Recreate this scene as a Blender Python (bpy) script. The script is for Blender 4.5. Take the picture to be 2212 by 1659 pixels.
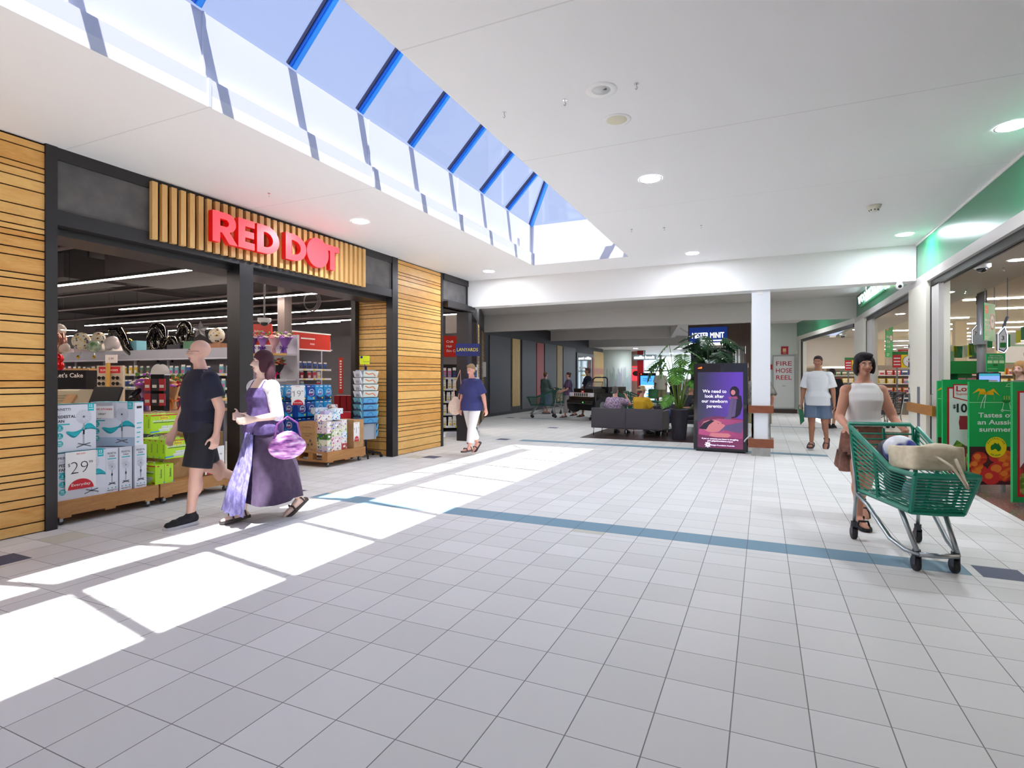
import bpy, bmesh, math, random
from mathutils import Vector as V, Matrix, Euler
random.seed(7)
PI = math.pi
for o in list(bpy.data.objects): bpy.data.objects.remove(o)
SC = bpy.context.scene
COL = SC.collection
R = math.radians
# ---------------------------------------------------------------- camera
cam = bpy.data.cameras.new('camera'); co = bpy.data.objects.new('camera', cam); COL.objects.link(co)
co.location = (0, 0, 1.4287); co.rotation_euler = (PI/2, 0, 0.425841)
cam.sensor_width = 36; cam.lens = 1194.03/2212*36; cam.shift_y = -14.17/2212; cam.clip_end = 300; cam.clip_start = .05
SC.camera = co
# ---------------------------------------------------------------- world, sun, exposure
SC.view_settings.view_transform = 'Standard'; SC.view_settings.look = 'None'
SC.view_settings.gamma = 1; SC.view_settings.exposure = 1.5
try: SC.view_settings.use_curve_mapping = False
except Exception: pass
W = bpy.data.worlds.new('sky'); SC.world = W; W.use_nodes = True
nt = W.node_tree; bg = nt.nodes['Background']
tc = nt.nodes.new('ShaderNodeTexCoord'); sp = nt.nodes.new('ShaderNodeSeparateXYZ'); nt.links.new(tc.outputs['Generated'], sp.inputs[0])
rp = nt.nodes.new('ShaderNodeValToRGB'); nt.links.new(sp.outputs['Z'], rp.inputs[0])
rp.color_ramp.elements[0].position = 0.0; rp.color_ramp.elements[0].color = (.30, .36, .50, 1)
rp.color_ramp.elements[1].position = 0.95; rp.color_ramp.elements[1].color = (.17, .22, .42, 1)
nt.links.new(rp.outputs[0], bg.inputs[0]); bg.inputs[1].default_value = .72
sl = bpy.data.lights.new('sun', 'SUN'); sl.energy = 5.4; sl.angle = R(.6); sl.color = (1, .985, .96)
so = bpy.data.objects.new('sun', sl); COL.objects.link(so)
so.rotation_euler = V((-.78, .78, -3.6)).to_track_quat('-Z', 'Y').to_euler(); so.location = (3, -3, 14)
# ---------------------------------------------------------------- helpers
def s2l(c):
    c = c/255.0
    return c/12.92 if c <= .04045 else ((c+.055)/1.055)**2.4
def lin(c): return (s2l(c[0]), s2l(c[1]), s2l(c[2]), 1)
MATS = {}
def mat(name, c=(200, 200, 200), rough=.5, metal=0., emit=None, es=0., spec=.5, alpha=1., coat=0.):
    if name in MATS: return MATS[name]
    m = bpy.data.materials.new(name); m.use_nodes = True
    b = m.node_tree.nodes['Principled BSDF']
    b.inputs['Base Color'].default_value = lin(c); b.inputs['Roughness'].default_value = rough
    b.inputs['Metallic'].default_value = metal; b.inputs['Specular IOR Level'].default_value = spec
    if alpha < 1: b.inputs['Alpha'].default_value = alpha
    if coat: b.inputs['Coat Weight'].default_value = coat
    if emit is not None:
        b.inputs['Emission Color'].default_value = lin(emit); b.inputs['Emission Strength'].default_value = es
    m.diffuse_color = lin(c)
    MATS[name] = m
    return m
class NT:
    """small node-graph writer"""
    def __init__(s, m): s.t = m.node_tree; s.b = s.t.nodes['Principled BSDF']
    def new(s, typ, **kw):
        n = s.t.nodes.new(typ)
        for k, v in kw.items(): setattr(n, k, v)
        return n
    def put(s, inp, v):
        if hasattr(v, 'links'): s.t.links.new(v, inp)
        else: inp.default_value = v
    def m(s, op, a, b=0.0, c=None):
        n = s.new('ShaderNodeMath', operation=op); s.put(n.inputs[0], a); s.put(n.inputs[1], b)
        if c is not None: s.put(n.inputs[2], c)
        return n.outputs[0]
    def mix(s, f, a, b):
        n = s.new('ShaderNodeMix', data_type='RGBA'); s.put(n.inputs[0], f); s.put(n.inputs[6], a); s.put(n.inputs[7], b)
        return n.outputs[2]
    def pos(s):
        g = s.new('ShaderNodeNewGeometry'); x = s.new('ShaderNodeSeparateXYZ'); s.t.links.new(g.outputs['Position'], x.inputs[0])
        return g, x.outputs[0], x.outputs[1], x.outputs[2]
    def noise(s, scale, detail=3, vec=None, rough=.5, dist=0):
        n = s.new('ShaderNodeTexNoise'); n.inputs['Scale'].default_value = scale; n.inputs['Detail'].default_value = detail
        n.inputs['Roughness'].default_value = rough; n.inputs['Distortion'].default_value = dist
        if vec is not None: s.t.links.new(vec, n.inputs['Vector'])
        return n.outputs[0]
    def ramp(s, f, stops):
        n = s.new('ShaderNodeValToRGB'); s.t.links.new(f, n.inputs[0]); e = n.color_ramp.elements
        while len(e) < len(stops): e.new(.5)
        for i, (p, c) in enumerate(stops): e[i].position = p; e[i].color = c if len(c) == 4 else lin(c)
        return n.outputs[0]
    def vec(s, kind='Object', scale=(1, 1, 1)):
        t = s.new('ShaderNodeTexCoord'); mp = s.new('ShaderNodeMapping'); mp.inputs['Scale'].default_value = scale
        s.t.links.new(t.outputs[kind], mp.inputs[0]); return mp.outputs[0]
    def base(s, v): s.put(s.b.inputs['Base Color'], v)
    def bump(s, h, strength=.2, dist=.01):
        n = s.new('ShaderNodeBump'); n.inputs['Strength'].default_value = strength; n.inputs['Distance'].default_value = dist
        s.t.links.new(h, n.inputs['Height']); s.t.links.new(n.outputs[0], s.b.inputs['Normal'])
def wood(name, light, dark, scale=(1, 1, 1), rough=.45, var=.35):
    m = mat(name, light, rough); g = NT(m)
    vv = g.vec('Object', scale)
    n1 = g.noise(2.2, 5, vv, .6, 1.4); n2 = g.noise(14, 3, vv, .6, .3)
    f = g.m('ADD', g.m('MULTIPLY', n1, .75), g.m('MULTIPLY', n2, .35))
    geo = g.new('ShaderNodeNewGeometry')
    f = g.m('ADD', f, g.m('MULTIPLY', g.m('SUBTRACT', geo.outputs['Random Per Island'], .5), var))
    g.base(g.ramp(f, [(.3, light), (.62, tuple((a+b)/2 for a, b in zip(light, dark))), (.85, dark)]))
    return m
def noisy(name, c1, c2, scale=8, rough=.6, detail=4, lo=.35, hi=.65, bump=0, metal=0, vs=(1, 1, 1)):
    if name in MATS: return MATS[name]
    m = mat(name, c1, rough, metal); g = NT(m)
    n = g.noise(scale, detail, g.vec('Object', vs))
    g.base(g.ramp(n, [(lo, c1), (hi, c2)]))
    if bump: g.bump(n, bump)
    return m
_tc = {}
def text_mesh(s, bold=0.0):
    k = (s, round(bold, 4))
    if k in _tc: return _tc[k]
    cu = bpy.data.curves.new('t', 'FONT'); cu.body = s; cu.size = 1; cu.resolution_u = 3; cu.offset = bold
    cu.align_x = 'LEFT'
    ob = bpy.data.objects.new('t', cu)
    me = bpy.data.meshes.new_from_object(ob)
    vs = [tuple(v.co) for v in me.vertices]; fs = [tuple(p.vertices) for p in me.polygons]
    bpy.data.objects.remove(ob); bpy.data.curves.remove(cu); bpy.data.meshes.remove(me)
    x0 = min((v[0] for v in vs), default=0); x1 = max((v[0] for v in vs), default=1)
    _tc[k] = (vs, fs, x0, x1); return _tc[k]
class MB:
    def __init__(s): s.v = []; s.f = []; s.m = []
    def add(s, vs, fs, m=0):
        o = len(s.v); s.v += [tuple(p) for p in vs]; s.f += [tuple(i+o for i in f) for f in fs]; s.m += [m]*len(fs)
        return s
    def box(s, a, b, m=0):
        x0, y0, z0 = a; x1, y1, z1 = b
        if x0 > x1: x0, x1 = x1, x0
        if y0 > y1: y0, y1 = y1, y0
        if z0 > z1: z0, z1 = z1, z0
        return s.add([(x0,y0,z0),(x1,y0,z0),(x1,y1,z0),(x0,y1,z0),(x0,y0,z1),(x1,y0,z1),(x1,y1,z1),(x0,y1,z1)],
            [(0,3,2,1),(4,5,6,7),(0,1,5,4),(1,2,6,5),(2,3,7,6),(3,0,4,7)], m)
    def cbox(s, c, d, m=0, rot=None):
        hx, hy, hz = d[0]/2, d[1]/2, d[2]/2
        vs = [V(p) for p in [(-hx,-hy,-hz),(hx,-hy,-hz),(hx,hy,-hz),(-hx,hy,-hz),(-hx,-hy,hz),(hx,-hy,hz),(hx,hy,hz),(-hx,hy,hz)]]
        if rot is not None:
            M = Euler(rot).to_matrix(); vs = [M @ v for v in vs]
        return s.add([v+V(c) for v in vs], [(0,3,2,1),(4,5,6,7),(0,1,5,4),(1,2,6,5),(2,3,7,6),(3,0,4,7)], m)
    def rbox(s, a, b, r=.01, m=0, ax=2, n=3):
        """box with edges along ax rounded"""
        i, j = [k for k in range(3) if k != ax]
        pts = []
        r = min(r, abs(b[i]-a[i])/2-1e-4, abs(b[j]-a[j])/2-1e-4)
        for (cx, cy, a0) in ((b[i]-r, b[j]-r, 0), (a[i]+r, b[j]-r, 90), (a[i]+r, a[j]+r, 180), (b[i]-r, a[j]+r, 270)):
            for k in range(n+1):
                t = R(a0+90*k/n); pts.append((cx+r*math.cos(t), cy+r*math.sin(t)))
        N = len(pts); vs = []
        for w in (a[ax], b[ax]):
            for p in pts:
                q = [0, 0, 0]; q[i] = p[0]; q[j] = p[1]; q[ax] = w; vs.append(q)
        fs = [tuple(range(N))[::-1], tuple(range(N, 2*N))]+[(k, (k+1) % N, N+(k+1) % N, N+k) for k in range(N)]
        if ax == 1: fs = [f[::-1] for f in fs]
        return s.add(vs, fs, m)
    def poly(s, pts, m=0): return s.add(pts, [tuple(range(len(pts)))], m)
    def prism(s, pts, o, u, v, d, m=0, mside=None):
        """2-D outline extruded by vector d"""
        o, u, v, d = V(o), V(u), V(v), V(d); n = len(pts)
        a = [o+u*p[0]+v*p[1] for p in pts]; b = [p+d for p in a]
        s.add(a+b, [tuple(range(n))[::-1], tuple(range(n, 2*n))], m)
        o0 = len(s.v)-2*n
        for k in range(n):
            s.f.append((o0+k, o0+(k+1) % n, o0+n+(k+1) % n, o0+n+k)); s.m.append(m if mside is None else mside)
        return s
    def cyl(s, p0, p1, r0, r1=None, n=12, m=0, caps=True):
        r1 = r0 if r1 is None else r1
        p0, p1 = V(p0), V(p1); d = (p1-p0)
        if d.length < 1e-7: return s
        q = d.to_track_quat('Z', 'Y'); a = q @ V((1, 0, 0)); b = q @ V((0, 1, 0))
        vs = []
        for p, r in ((p0, r0), (p1, r1)):
            for k in range(n):
                t = 2*PI*k/n; vs.append(p+a*(r*math.cos(t))+b*(r*math.sin(t)))
        fs = [(k, (k+1) % n, n+(k+1) % n, n+k) for k in range(n)]
        if caps: fs += [tuple(range(n))[::-1], tuple(range(n, 2*n))]
        return s.add(vs, fs, m)
    def tube(s, pts, r, n=8, m=0, closed=False, flat=1.0):
        pts = [V(p) for p in pts]; N = len(pts); vs = []
        prev = None
        for i, p in enumerate(pts):
            t = (pts[(i+1) % N]-pts[i-1]) if closed else (pts[min(i+1, N-1)]-pts[max(i-1, 0)])
            t.normalize()
            if prev is None:
                a = t.cross(V((0, 0, 1)))
                if a.length < .1: a = t.cross(V((1, 0, 0)))
            else: a = prev - t*prev.dot(t)
            a.normalize(); prev = a; b = t.cross(a)
            rr = r[i] if isinstance(r, (list, tuple)) else r
            for k in range(n):
                w = 2*PI*k/n; vs.append(p+a*(rr*math.cos(w))+b*(rr*flat*math.sin(w)))
        fs = []
        for i in range(N if closed else N-1):
            j = (i+1) % N
            for k in range(n): fs.append((i*n+k, i*n+(k+1) % n, j*n+(k+1) % n, j*n+k))
        if not closed: fs += [tuple(range(n))[::-1], tuple((N-1)*n+k for k in range(n))]
        return s.add(vs, fs, m)
    def ell(s, c, r, nu=12, nv=8, m=0, rot=None):
        if not isinstance(r, (tuple, list)): r = (r, r, r)
        vs = [(0, 0, r[2])]
        for j in range(1, nv):
            t = PI*j/nv
            for i in range(nu):
                w = 2*PI*i/nu; vs.append((r[0]*math.sin(t)*math.cos(w), r[1]*math.sin(t)*math.sin(w), r[2]*math.cos(t)))
        vs.append((0, 0, -r[2])); L = len(vs)-1
        fs = [(0, 1+i, 1+(i+1) % nu) for i in range(nu)]
        for j in range(nv-2):
            a = 1+j*nu; b = a+nu
            fs += [(a+i, b+i, b+(i+1) % nu, a+(i+1) % nu) for i in range(nu)]
        a = 1+(nv-2)*nu; fs += [(a+i, L, a+(i+1) % nu) for i in range(nu)]
        M = Euler(rot).to_matrix() if rot is not None else Matrix.Identity(3)
        return s.add([M @ V(p)+V(c) for p in vs], fs, m)
    def lathe(s, prof, c=(0, 0, 0), n=16, m=0, cap=True):
        vs = []
        for (r, z) in prof:
            for k in range(n): vs.append((c[0]+r*math.cos(2*PI*k/n), c[1]+r*math.sin(2*PI*k/n), c[2]+z))
        fs = []
        for i in range(len(prof)-1):
            for k in range(n): fs.append((i*n+k, i*n+(k+1) % n, (i+1)*n+(k+1) % n, (i+1)*n+k))
        if cap: fs += [tuple(range(n))[::-1], tuple((len(prof)-1)*n+k for k in range(n))]
        return s.add(vs, fs, m)
    def disc(s, c, u, v, r, m=0, n=20, ry=None, a0=0, a1=360):
        c, u, v = V(c), V(u), V(v); ry = r if ry is None else ry
        full = abs(a1-a0) >= 360
        pts = [c+u*(r*math.cos(R(a0+(a1-a0)*k/n)))+v*(ry*math.sin(R(a0+(a1-a0)*k/n))) for k in range(n if full else n+1)]
        return s.poly(pts, m)
    def ring(s, c, u, v, r0, r1, m=0, n=24, a0=0, a1=360, ky=1.):
        c, u, v = V(c), V(u), V(v); full = abs(a1-a0) >= 360; N = n if full else n+1
        vs = []
        for r in (r0, r1):
            for k in range(N):
                t = R(a0+(a1-a0)*k/n); vs.append(c+u*(r*math.cos(t))+v*(r*ky*math.sin(t)))
        return s.add(vs, [(k, (k+1) % N, N+(k+1) % N, N+k) for k in range(n)], m)
    def line(s, p0, p1, w, u, v, o, m=0):
        """flat stroke in plane (o,u,v) between 2-D points"""
        d = V((p1[0]-p0[0], p1[1]-p0[1])); L = d.length
        if L < 1e-6: return s
        nx, ny = -d[1]/L*w/2, d[0]/L*w/2
        o, u, v = V(o), V(u), V(v)
        return s.poly([o+u*(x)+v*(y) for x, y in ((p0[0]+nx, p0[1]+ny), (p0[0]-nx, p0[1]-ny), (p1[0]-nx, p1[1]-ny), (p1[0]+nx, p1[1]+ny))], m)
    def stroke(s, pts, w, u, v, o, m=0):
        for a, b in zip(pts, pts[1:]): s.line(a, b, w, u, v, o, m)
        return s
    def flat(s, pts, u, v, o, m=0):
        o, u, v = V(o), V(u), V(v); return s.poly([o+u*x+v*y for x, y in pts], m)
    def rect(s, x0, y0, x1, y1, u, v, o, m=0): return s.flat([(x0, y0), (x1, y0), (x1, y1), (x0, y1)], u, v, o, m)
    def text(s, t, x, y, size, u, v, o, m=0, bold=0.0, align='L', width=None):
        vs, fs, a, b = text_mesh(t, bold); w = (b-a)*size; kx = 1.
        if width: kx = width/w; w = width
        sx = {'L': 0, 'C': -w/2, 'R': -w}[align]
        o, u, v = V(o), V(u), V(v)
        return s.add([o+u*(x+sx+(p[0]-a)*size*kx)+v*(y+p[1]*size) for p in vs], fs, m)
    def xf(s, M):
        s.v = [tuple(M @ V(p)) for p in s.v]; return s
    def merge(s, o, M=None, mo=0):
        k = len(s.v); s.v += [tuple(M @ V(p)) if M is not None else p for p in o.v]
        s.f += [tuple(i+k for i in f) for f in o.f]; s.m += [i+mo for i in o.m]; return s
    def build(s, name, mats, parent=None, smooth=False, loc=None, rz=None, rot=None):
        me = bpy.data.meshes.new(name); me.from_pydata(s.v, [], s.f)
        if not isinstance(mats, (list, tuple)): mats = [mats]
        for q in mats: me.materials.append(q)
        me.polygons.foreach_set('material_index', [min(i, len(mats)-1) for i in s.m])
        if smooth: me.polygons.foreach_set('use_smooth', [True]*len(s.f))
        me.update()
        o = bpy.data.objects.new(name, me); COL.objects.link(o)
        if parent is not None: o.parent = parent
        if loc is not None: o.location = loc
        if rz is not None: o.rotation_euler = (0, 0, rz)
        if rot is not None: o.rotation_euler = rot
        if smooth == 'auto':
            md = o.modifiers.new('s', 'EDGE_SPLIT'); md.split_angle = R(35)
        return o
def thing(name, label, cat, loc=(0, 0, 0), rz=0, group=None, rot=None):
    o = bpy.data.objects.new(name, None); COL.objects.link(o); o.empty_display_size = .1
    o.location = loc; o.rotation_euler = rot if rot else (0, 0, rz); return tag(o, label, cat, group)
def tag(o, label, cat, group=None, kind=None):
    o['label'] = label; o['category'] = cat
    if group: o['group'] = group
    if kind: o['kind'] = kind
    return o
def struct(o): o['kind'] = 'structure'; return o
KIDS = {}
def dup(root, loc, rz=None, label=None, group=None, rot=None):
    def cp(o, par):
        c = o.copy(); COL.objects.link(c)
        if par is not None: c.parent = par
        for ch in [x for x in KIDS.get(o.name, ())]: cp(ch, c)
        return c
    if root.name not in KIDS: index_kids(root)
    r = cp(root, None); r.location = loc
    if rz is not None: r.rotation_euler = (0, 0, rz)
    if rot is not None: r.rotation_euler = rot
    if label: r['label'] = label
    if group: r['group'] = group
    return r
def index_kids(root):
    ch = [o for o in bpy.data.objects if o.parent == root]; KIDS[root.name] = ch
    for c in ch: index_kids(c)
X3, Y3, Z3 = V((1, 0, 0)), V((0, 1, 0)), V((0, 0, 1))
FU, FV, FN = X3, Z3, -Y3      # local front face: right = +X, up = +Z, facing -Y
# ================================================================ MATERIALS
white = mat('white_paint', (236, 235, 234), .55)
wallw = mat('wall_white', (232, 233, 232), .5)
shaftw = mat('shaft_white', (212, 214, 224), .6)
blk = mat('black_powdercoat', (38, 35, 37), .38)
blk2 = mat('black_matt', (24, 23, 24), .7)
chrome = mat('chrome', (205, 208, 212), .22, 1.)
steel = mat('galvanised_steel', (170, 178, 182), .35, .85)
rubber = mat('black_rubber', (35, 35, 38), .6)
greyp = mat('grey_plastic', (120, 122, 126), .5)
cream = mat('cream_paint', (226, 222, 208), .5)
lamp_m = mat('lamp_diffuser', (255, 255, 255), .5, emit=(255, 250, 244), es=14)
led_m = mat('led_tube', (255, 255, 255), .5, emit=(255, 240, 228), es=16)
# floor tiles
fm = mat('floor_tiles', (214, 209, 205), .3); g = NT(fm)
geo, px, py, pz = g.pos()
ux = g.m('FRACT', g.m('DIVIDE', g.m('ADD', px, 30.1206), .3))
# row coordinate: the 30 cm module shifts at the two coloured strips
y1 = g.m('DIVIDE', g.m('ADD', py, 30.0043), .3)
y2 = g.m('DIVIDE', g.m('ADD', py, 24.5), .3)
far = g.m('GREATER_THAN', py, 4.9)
vy = g.m('FRACT', g.m('ADD', g.m('MULTIPLY', y1, g.m('SUBTRACT', 1, far)), g.m('MULTIPLY', y2, far)))
def near0(x, w): return g.m('GREATER_THAN', g.m('ABSOLUTE', g.m('SUBTRACT', x, .5)), .5-w)
def band(x, a, b): return g.m('MULTIPLY', g.m('GREATER_THAN', x, a), g.m('LESS_THAN', x, b))
gx = near0(ux, .0085); gy = near0(vy, .007)
notband = g.m('SUBTRACT', 1, band(py, 4.99, 5.30))
gy = g.m('MULTIPLY', gy, notband)
gy = g.m('MAXIMUM', gy, g.m('ADD', band(py, 4.998, 5.002), band(py, 5.288, 5.292)))
grout = g.m('MAXIMUM', gx, gy)
# per tile variation
cell = g.new('ShaderNodeCombineXYZ')
g.put(cell.inputs[0], g.m('FLOOR', g.m('DIVIDE', g.m('ADD', px, 30.1206), .3)))
g.put(cell.inputs[1], g.m('FLOOR', g.m('ADD', g.m('MULTIPLY', y1, g.m('SUBTRACT', 1, far)), g.m('MULTIPLY', y2, far))))
wn = g.new('ShaderNodeTexWhiteNoise'); g.t.links.new(cell.outputs[0], wn.inputs['Vector'])
nz = g.noise(1.3, 4)
f = g.m('ADD', g.m('MULTIPLY', wn.outputs[0], .45), g.m('MULTIPLY', nz, .55))
tile = g.ramp(f, [(.2, (220, 219, 216)), (.8, (233, 232, 230))])
odd = g.m('GREATER_THAN', wn.outputs[0], .9993)
tile = g.mix(odd, tile, lin((206, 204, 190)))
blue = g.mix(nz, lin((112, 146, 166)), lin((134, 168, 186)))
b1 = g.m('MULTIPLY', band(py, 5.0, 5.29), band(px, -4.92, 1.38))
b1 = g.m('MULTIPLY', b1, g.m('SUBTRACT', 1, g.m('GREATER_THAN', g.m('ABSOLUTE', g.m('SUBTRACT', px, 1.2)), 90)))
b2 = g.m('MULTIPLY', band(py, 11.40, 11.69), band(px, -5.02, 1.08))
b3 = g.m('MULTIPLY', band(py, 17.72, 17.95), g.m('ADD', band(px, -7.8, -5.6), band(px, .2, 2.0)))
bb = g.m('MAXIMUM', b1, g.m('MAXIMUM', b2, g.m('MULTIPLY', b3, .8)))
col = g.mix(bb, tile, blue)
dk = None
for (dx, dy) in ((-5.55, 2.14), (-5.53, 5.03), (-5.55, 8.3), (-5.6, 11.41), (-5.57, 14.65), (-8.3, 17.7), (1.44, 5.0), (1.44, 11.41)):
    t = g.m('MULTIPLY', band(px, dx, dx+.28), band(py, dy, dy+.28)); dk = t if dk is None else g.m('MAXIMUM', dk, t)
col = g.mix(dk, col, lin((84, 92, 118)))
col = g.mix(g.m('MULTIPLY', grout, .82), col, lin((96, 93, 94)))
g.base(col)
g.put(g.b.inputs['Roughness'], g.m('ADD', g.m('MULTIPLY', nz, .14), .5))
g.b.inputs['Specular IOR Level'].default_value = .24
# ceiling with set joints
cm = mat('ceiling_paint', (232, 231, 232), .6); g = NT(cm)
geo, px, py, pz = g.pos()
jt = None
for yy in (-3.08, -1.04, 1.0, 3.04, 5.1, 7.14):
    t = g.m('MULTIPLY', band(py, yy-.006, yy+.006), .22 if yy < 6 else .12); jt = t if jt is None else g.m('ADD', jt, t)
g.base(g.mix(jt, lin((232, 231, 232)), lin((120, 116, 114))))
oak = wood('timber_cladding', (244, 198, 120), (212, 146, 66), (7, 1.0, 5), .42, .34)
oakv = wood('timber_batten', (240, 196, 128), (214, 160, 92), (6, 6, .8), .42, .3)
slate = noisy('slate_panel', (84, 82, 83), (108, 104, 103), 5, .6, 8, .3, .7, .25)
pallet_w = wood('pallet_pine', (205, 152, 92), (158, 104, 56), (1.2, 1.2, 7), .55, .3)
# ================================================================ SHELL
def plane(name, x0, y0, x1, y1, z, m, th=.05, up=True):
    b = MB(); b.box((x0, y0, z-(th if up else 0)), (x1, y1, z+(0 if up else th)))
    return struct(b.build(name, m))
plane('floor', -34, -14, 30, 66, 0, fm)
# brown granite apron in the supermarket entrance and dark floor under the lounge seats
gran = noisy('brown_granite', (146, 112, 102), (112, 84, 78), 40, .22, 6, .4, .6)
b = MB(); b.box((2.36, -4, 0), (9.5, 17.3, .004)); struct(b.build('floor_granite_apron', gran))
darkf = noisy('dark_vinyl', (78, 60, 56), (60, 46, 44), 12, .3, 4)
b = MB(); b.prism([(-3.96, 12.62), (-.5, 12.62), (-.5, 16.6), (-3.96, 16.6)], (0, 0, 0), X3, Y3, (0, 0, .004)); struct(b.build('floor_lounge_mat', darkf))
ZC = 3.6
SX0, SX1, SY1 = -4.05, -2.2, 9.92
b = MB()
b.box((-6.16, -14, ZC), (SX0, 10.95, ZC+.1)); b.box((SX1, -14, ZC), (2.30, 10.95, ZC+.1)); b.box((SX0, SY1, ZC), (SX1, 10.95, ZC+.1))
b.box((SX0, -14, ZC), (SX1, -9, ZC+.1))
struct(b.build('ceiling', cm))
# skylight shaft: lower fascia band, ledge, upper band
b = MB()
z1, z2 = 3.83, 4.385
def shaft(x0, y0, x1, y1, za, zb, t=.06):
    b.box((x0-t, y0-t, za), (x0, y1+t, zb)); b.box((x1, y0-t, za), (x1+t, y1+t, zb))
    b.box((x0, y1, za), (x1, y1+t, zb)); b.box((x0, y0-t, za), (x1, y0, zb))
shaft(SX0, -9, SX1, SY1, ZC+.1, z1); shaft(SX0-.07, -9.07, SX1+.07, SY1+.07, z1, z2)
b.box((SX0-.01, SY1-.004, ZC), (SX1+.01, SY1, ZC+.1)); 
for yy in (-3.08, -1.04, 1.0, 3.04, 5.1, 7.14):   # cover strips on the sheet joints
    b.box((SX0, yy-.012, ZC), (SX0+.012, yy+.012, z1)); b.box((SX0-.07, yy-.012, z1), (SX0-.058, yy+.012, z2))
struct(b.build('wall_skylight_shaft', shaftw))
# skylight: blue aluminium bars on a 45 degree gable with hipped end
bluem = mat('blue_anodised', (40, 150, 250), .4, 0); blued = mat('blue_anodised_dark', (24, 96, 205), .4, 0)
navy = mat('navy_gasket', (30, 34, 66), .5)
glz = bpy.data.materials.new('skylight_glass'); glz.use_nodes = True
_n = glz.node_tree; _n.nodes.remove(_n.nodes['Principled BSDF']); _o = _n.nodes['Material Output']
_t = _n.nodes.new('ShaderNodeBsdfTransparent'); _t.inputs[0].default_value = (.97, .98, 1, 1)
_g = _n.nodes.new('ShaderNodeBsdfGlossy'); _g.inputs['Roughness'].default_value = .05
_f = _n.nodes.new('ShaderNodeFresnel'); _f.inputs[0].default_value = 1.45
_x = _n.nodes.new('ShaderNodeMixShader'); _n.links.new(_f.outputs[0], _x.inputs[0]); _n.links.new(_t.outputs[0], _x.inputs[1]); _n.links.new(_g.outputs[0], _x.inputs[2]); _n.links.new(_x.outputs[0], _o.inputs[0])
glass = glz
EX0, EX1 = -4.12, -2.13; XM = (EX0+EX1)/2; ZR = z2+(XM-EX0); YE = 9.99
sk = struct(thing('window_1', 'gabled glass skylight with blue aluminium bars above the mall', 'skylight', (0, 0, 0)))
del sk['category']; del sk['label']
def bar(p0, p1, name='glazing_bar'):
    p0, p1 = V(p0), V(p1); d = (p1-p0).normalized()
    side = d.cross(Z3); side = side.normalized() if side.length > .05 else X3.copy()
    up = side.cross(d).normalized()
    q = MB()
    def beam(w0, w1, h0, h1, m):
        vs = [p+side*w+up*h for p in (p0, p1) for (w, h) in ((w0, h0), (w1, h0), (w1, h1), (w0, h1))]
        q.add(vs, [(3, 2, 1, 0), (4, 5, 6, 7), (0, 1, 5, 4), (1, 2, 6, 5), (2, 3, 7, 6), (3, 0, 4, 7)], m)
    beam(-.045, .045, -.01, .03, 2); beam(-.035, .035, -.04, -.01, 1); beam(-.022, .022, -.055, -.04, 0)
    return q.build(name, [bluem, blued, navy], sk)
ys = [9.93-1.0*k-.0 for k in range(1, 19)]
ys = [8.88-.985*k for k in range(18)]
for y in ys:
    bar((EX0, y, z2+.03), (XM, y, ZR+.03)); bar((EX1, y, z2+.03), (XM, y, ZR+.03))
bar((EX0, YE, z2+.03), (XM, ys[0], ZR+.03), 'hip_bar'); bar((EX1, YE, z2+.03), (XM, ys[0], ZR+.03), 'hip_bar')
q = MB(); q.box((XM-.135, ys[-1]-.6, ZR-.02), (XM+.135, ys[0]+.1, ZR+.16)); q.build('ridge_beam', bluem, sk)
q = MB(); q.add([(EX0, -9.3, z2), (EX0, YE, z2), (XM, ys[0], ZR), (XM, -9.3, ZR), (EX1, -9.3, z2), (EX1, YE, z2)], [(0, 1, 2, 3), (2, 5, 4, 3), (1, 5, 2)])
q.v = [(x, y, z+.05) for x, y, z in q.v]
q.build('glass_pane', glass, sk)
# beam across the mall, and the bulkheads beyond
b = MB(); b.box((-6.3, 10.95, 3.01), (2.285, 11.32, 3.75)); struct(b.build('wall_beam', white))
soff = mat('far_ceiling_paint', (214, 209, 204), .6)
b = MB(); b.prism([(-6.22, 11.32), (2.4, 11.32), (2.4, 24.3), (-9.1, 24.3), (-9.1, 17.3)], (0, 0, ZC), X3, Y3, (0, 0, .08)); struct(b.build('ceiling_middle', soff))
b = MB(); b.box((-10.5, 17.30, 3.03), (2.5, 17.5, 3.68)); struct(b.build('wall_bulkhead_front', soff))
b = MB(); b.prism([(-9.0, 24.2), (-3.56, 24.2), (-2.3, 17.5), (-2.2, 17.5), (-3.4, 24.35), (-9.0, 24.35)], (0, 0, 3.13), X3, Y3, (0, 0, .5)); struct(b.build('wall_bulkhead_middle', soff))
b = MB(); b.box((-9.0, 30.4, 3.13), (2.5, 30.6, 3.7)); struct(b.build('wall_bulkhead_rear', soff))
b = MB(); b.box((-9.2, 24.3, 3.68), (2.5, 30.5, 3.76)); b.box((-9.0, 24.3, 3.62), (-3.4, 30.4, 3.68)); struct(b.build('ceiling_rear', soff))
b = MB(); b.box((-30, 30.5, 3.18), (30, 70, 3.26)); struct(b.build('ceiling_far', mat('far_ceiling_white', (228, 226, 222), .6)))
# supply-air grille slots in the middle ceiling
gr = tag(MB().build('air_grille', blk2), 'long slotted air grille in the ceiling behind the white beam', 'vent')
q = MB()
for k in range(3): q.box((-2.6, 13.6+k*.1, ZC-.006), (-.3, 13.64+k*.1, ZC-.001))
gr.data = q.build('tmp', mat('grille_grey', (120, 116, 110), .6)).data; bpy.data.objects.remove(bpy.data.objects['tmp'])
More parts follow.
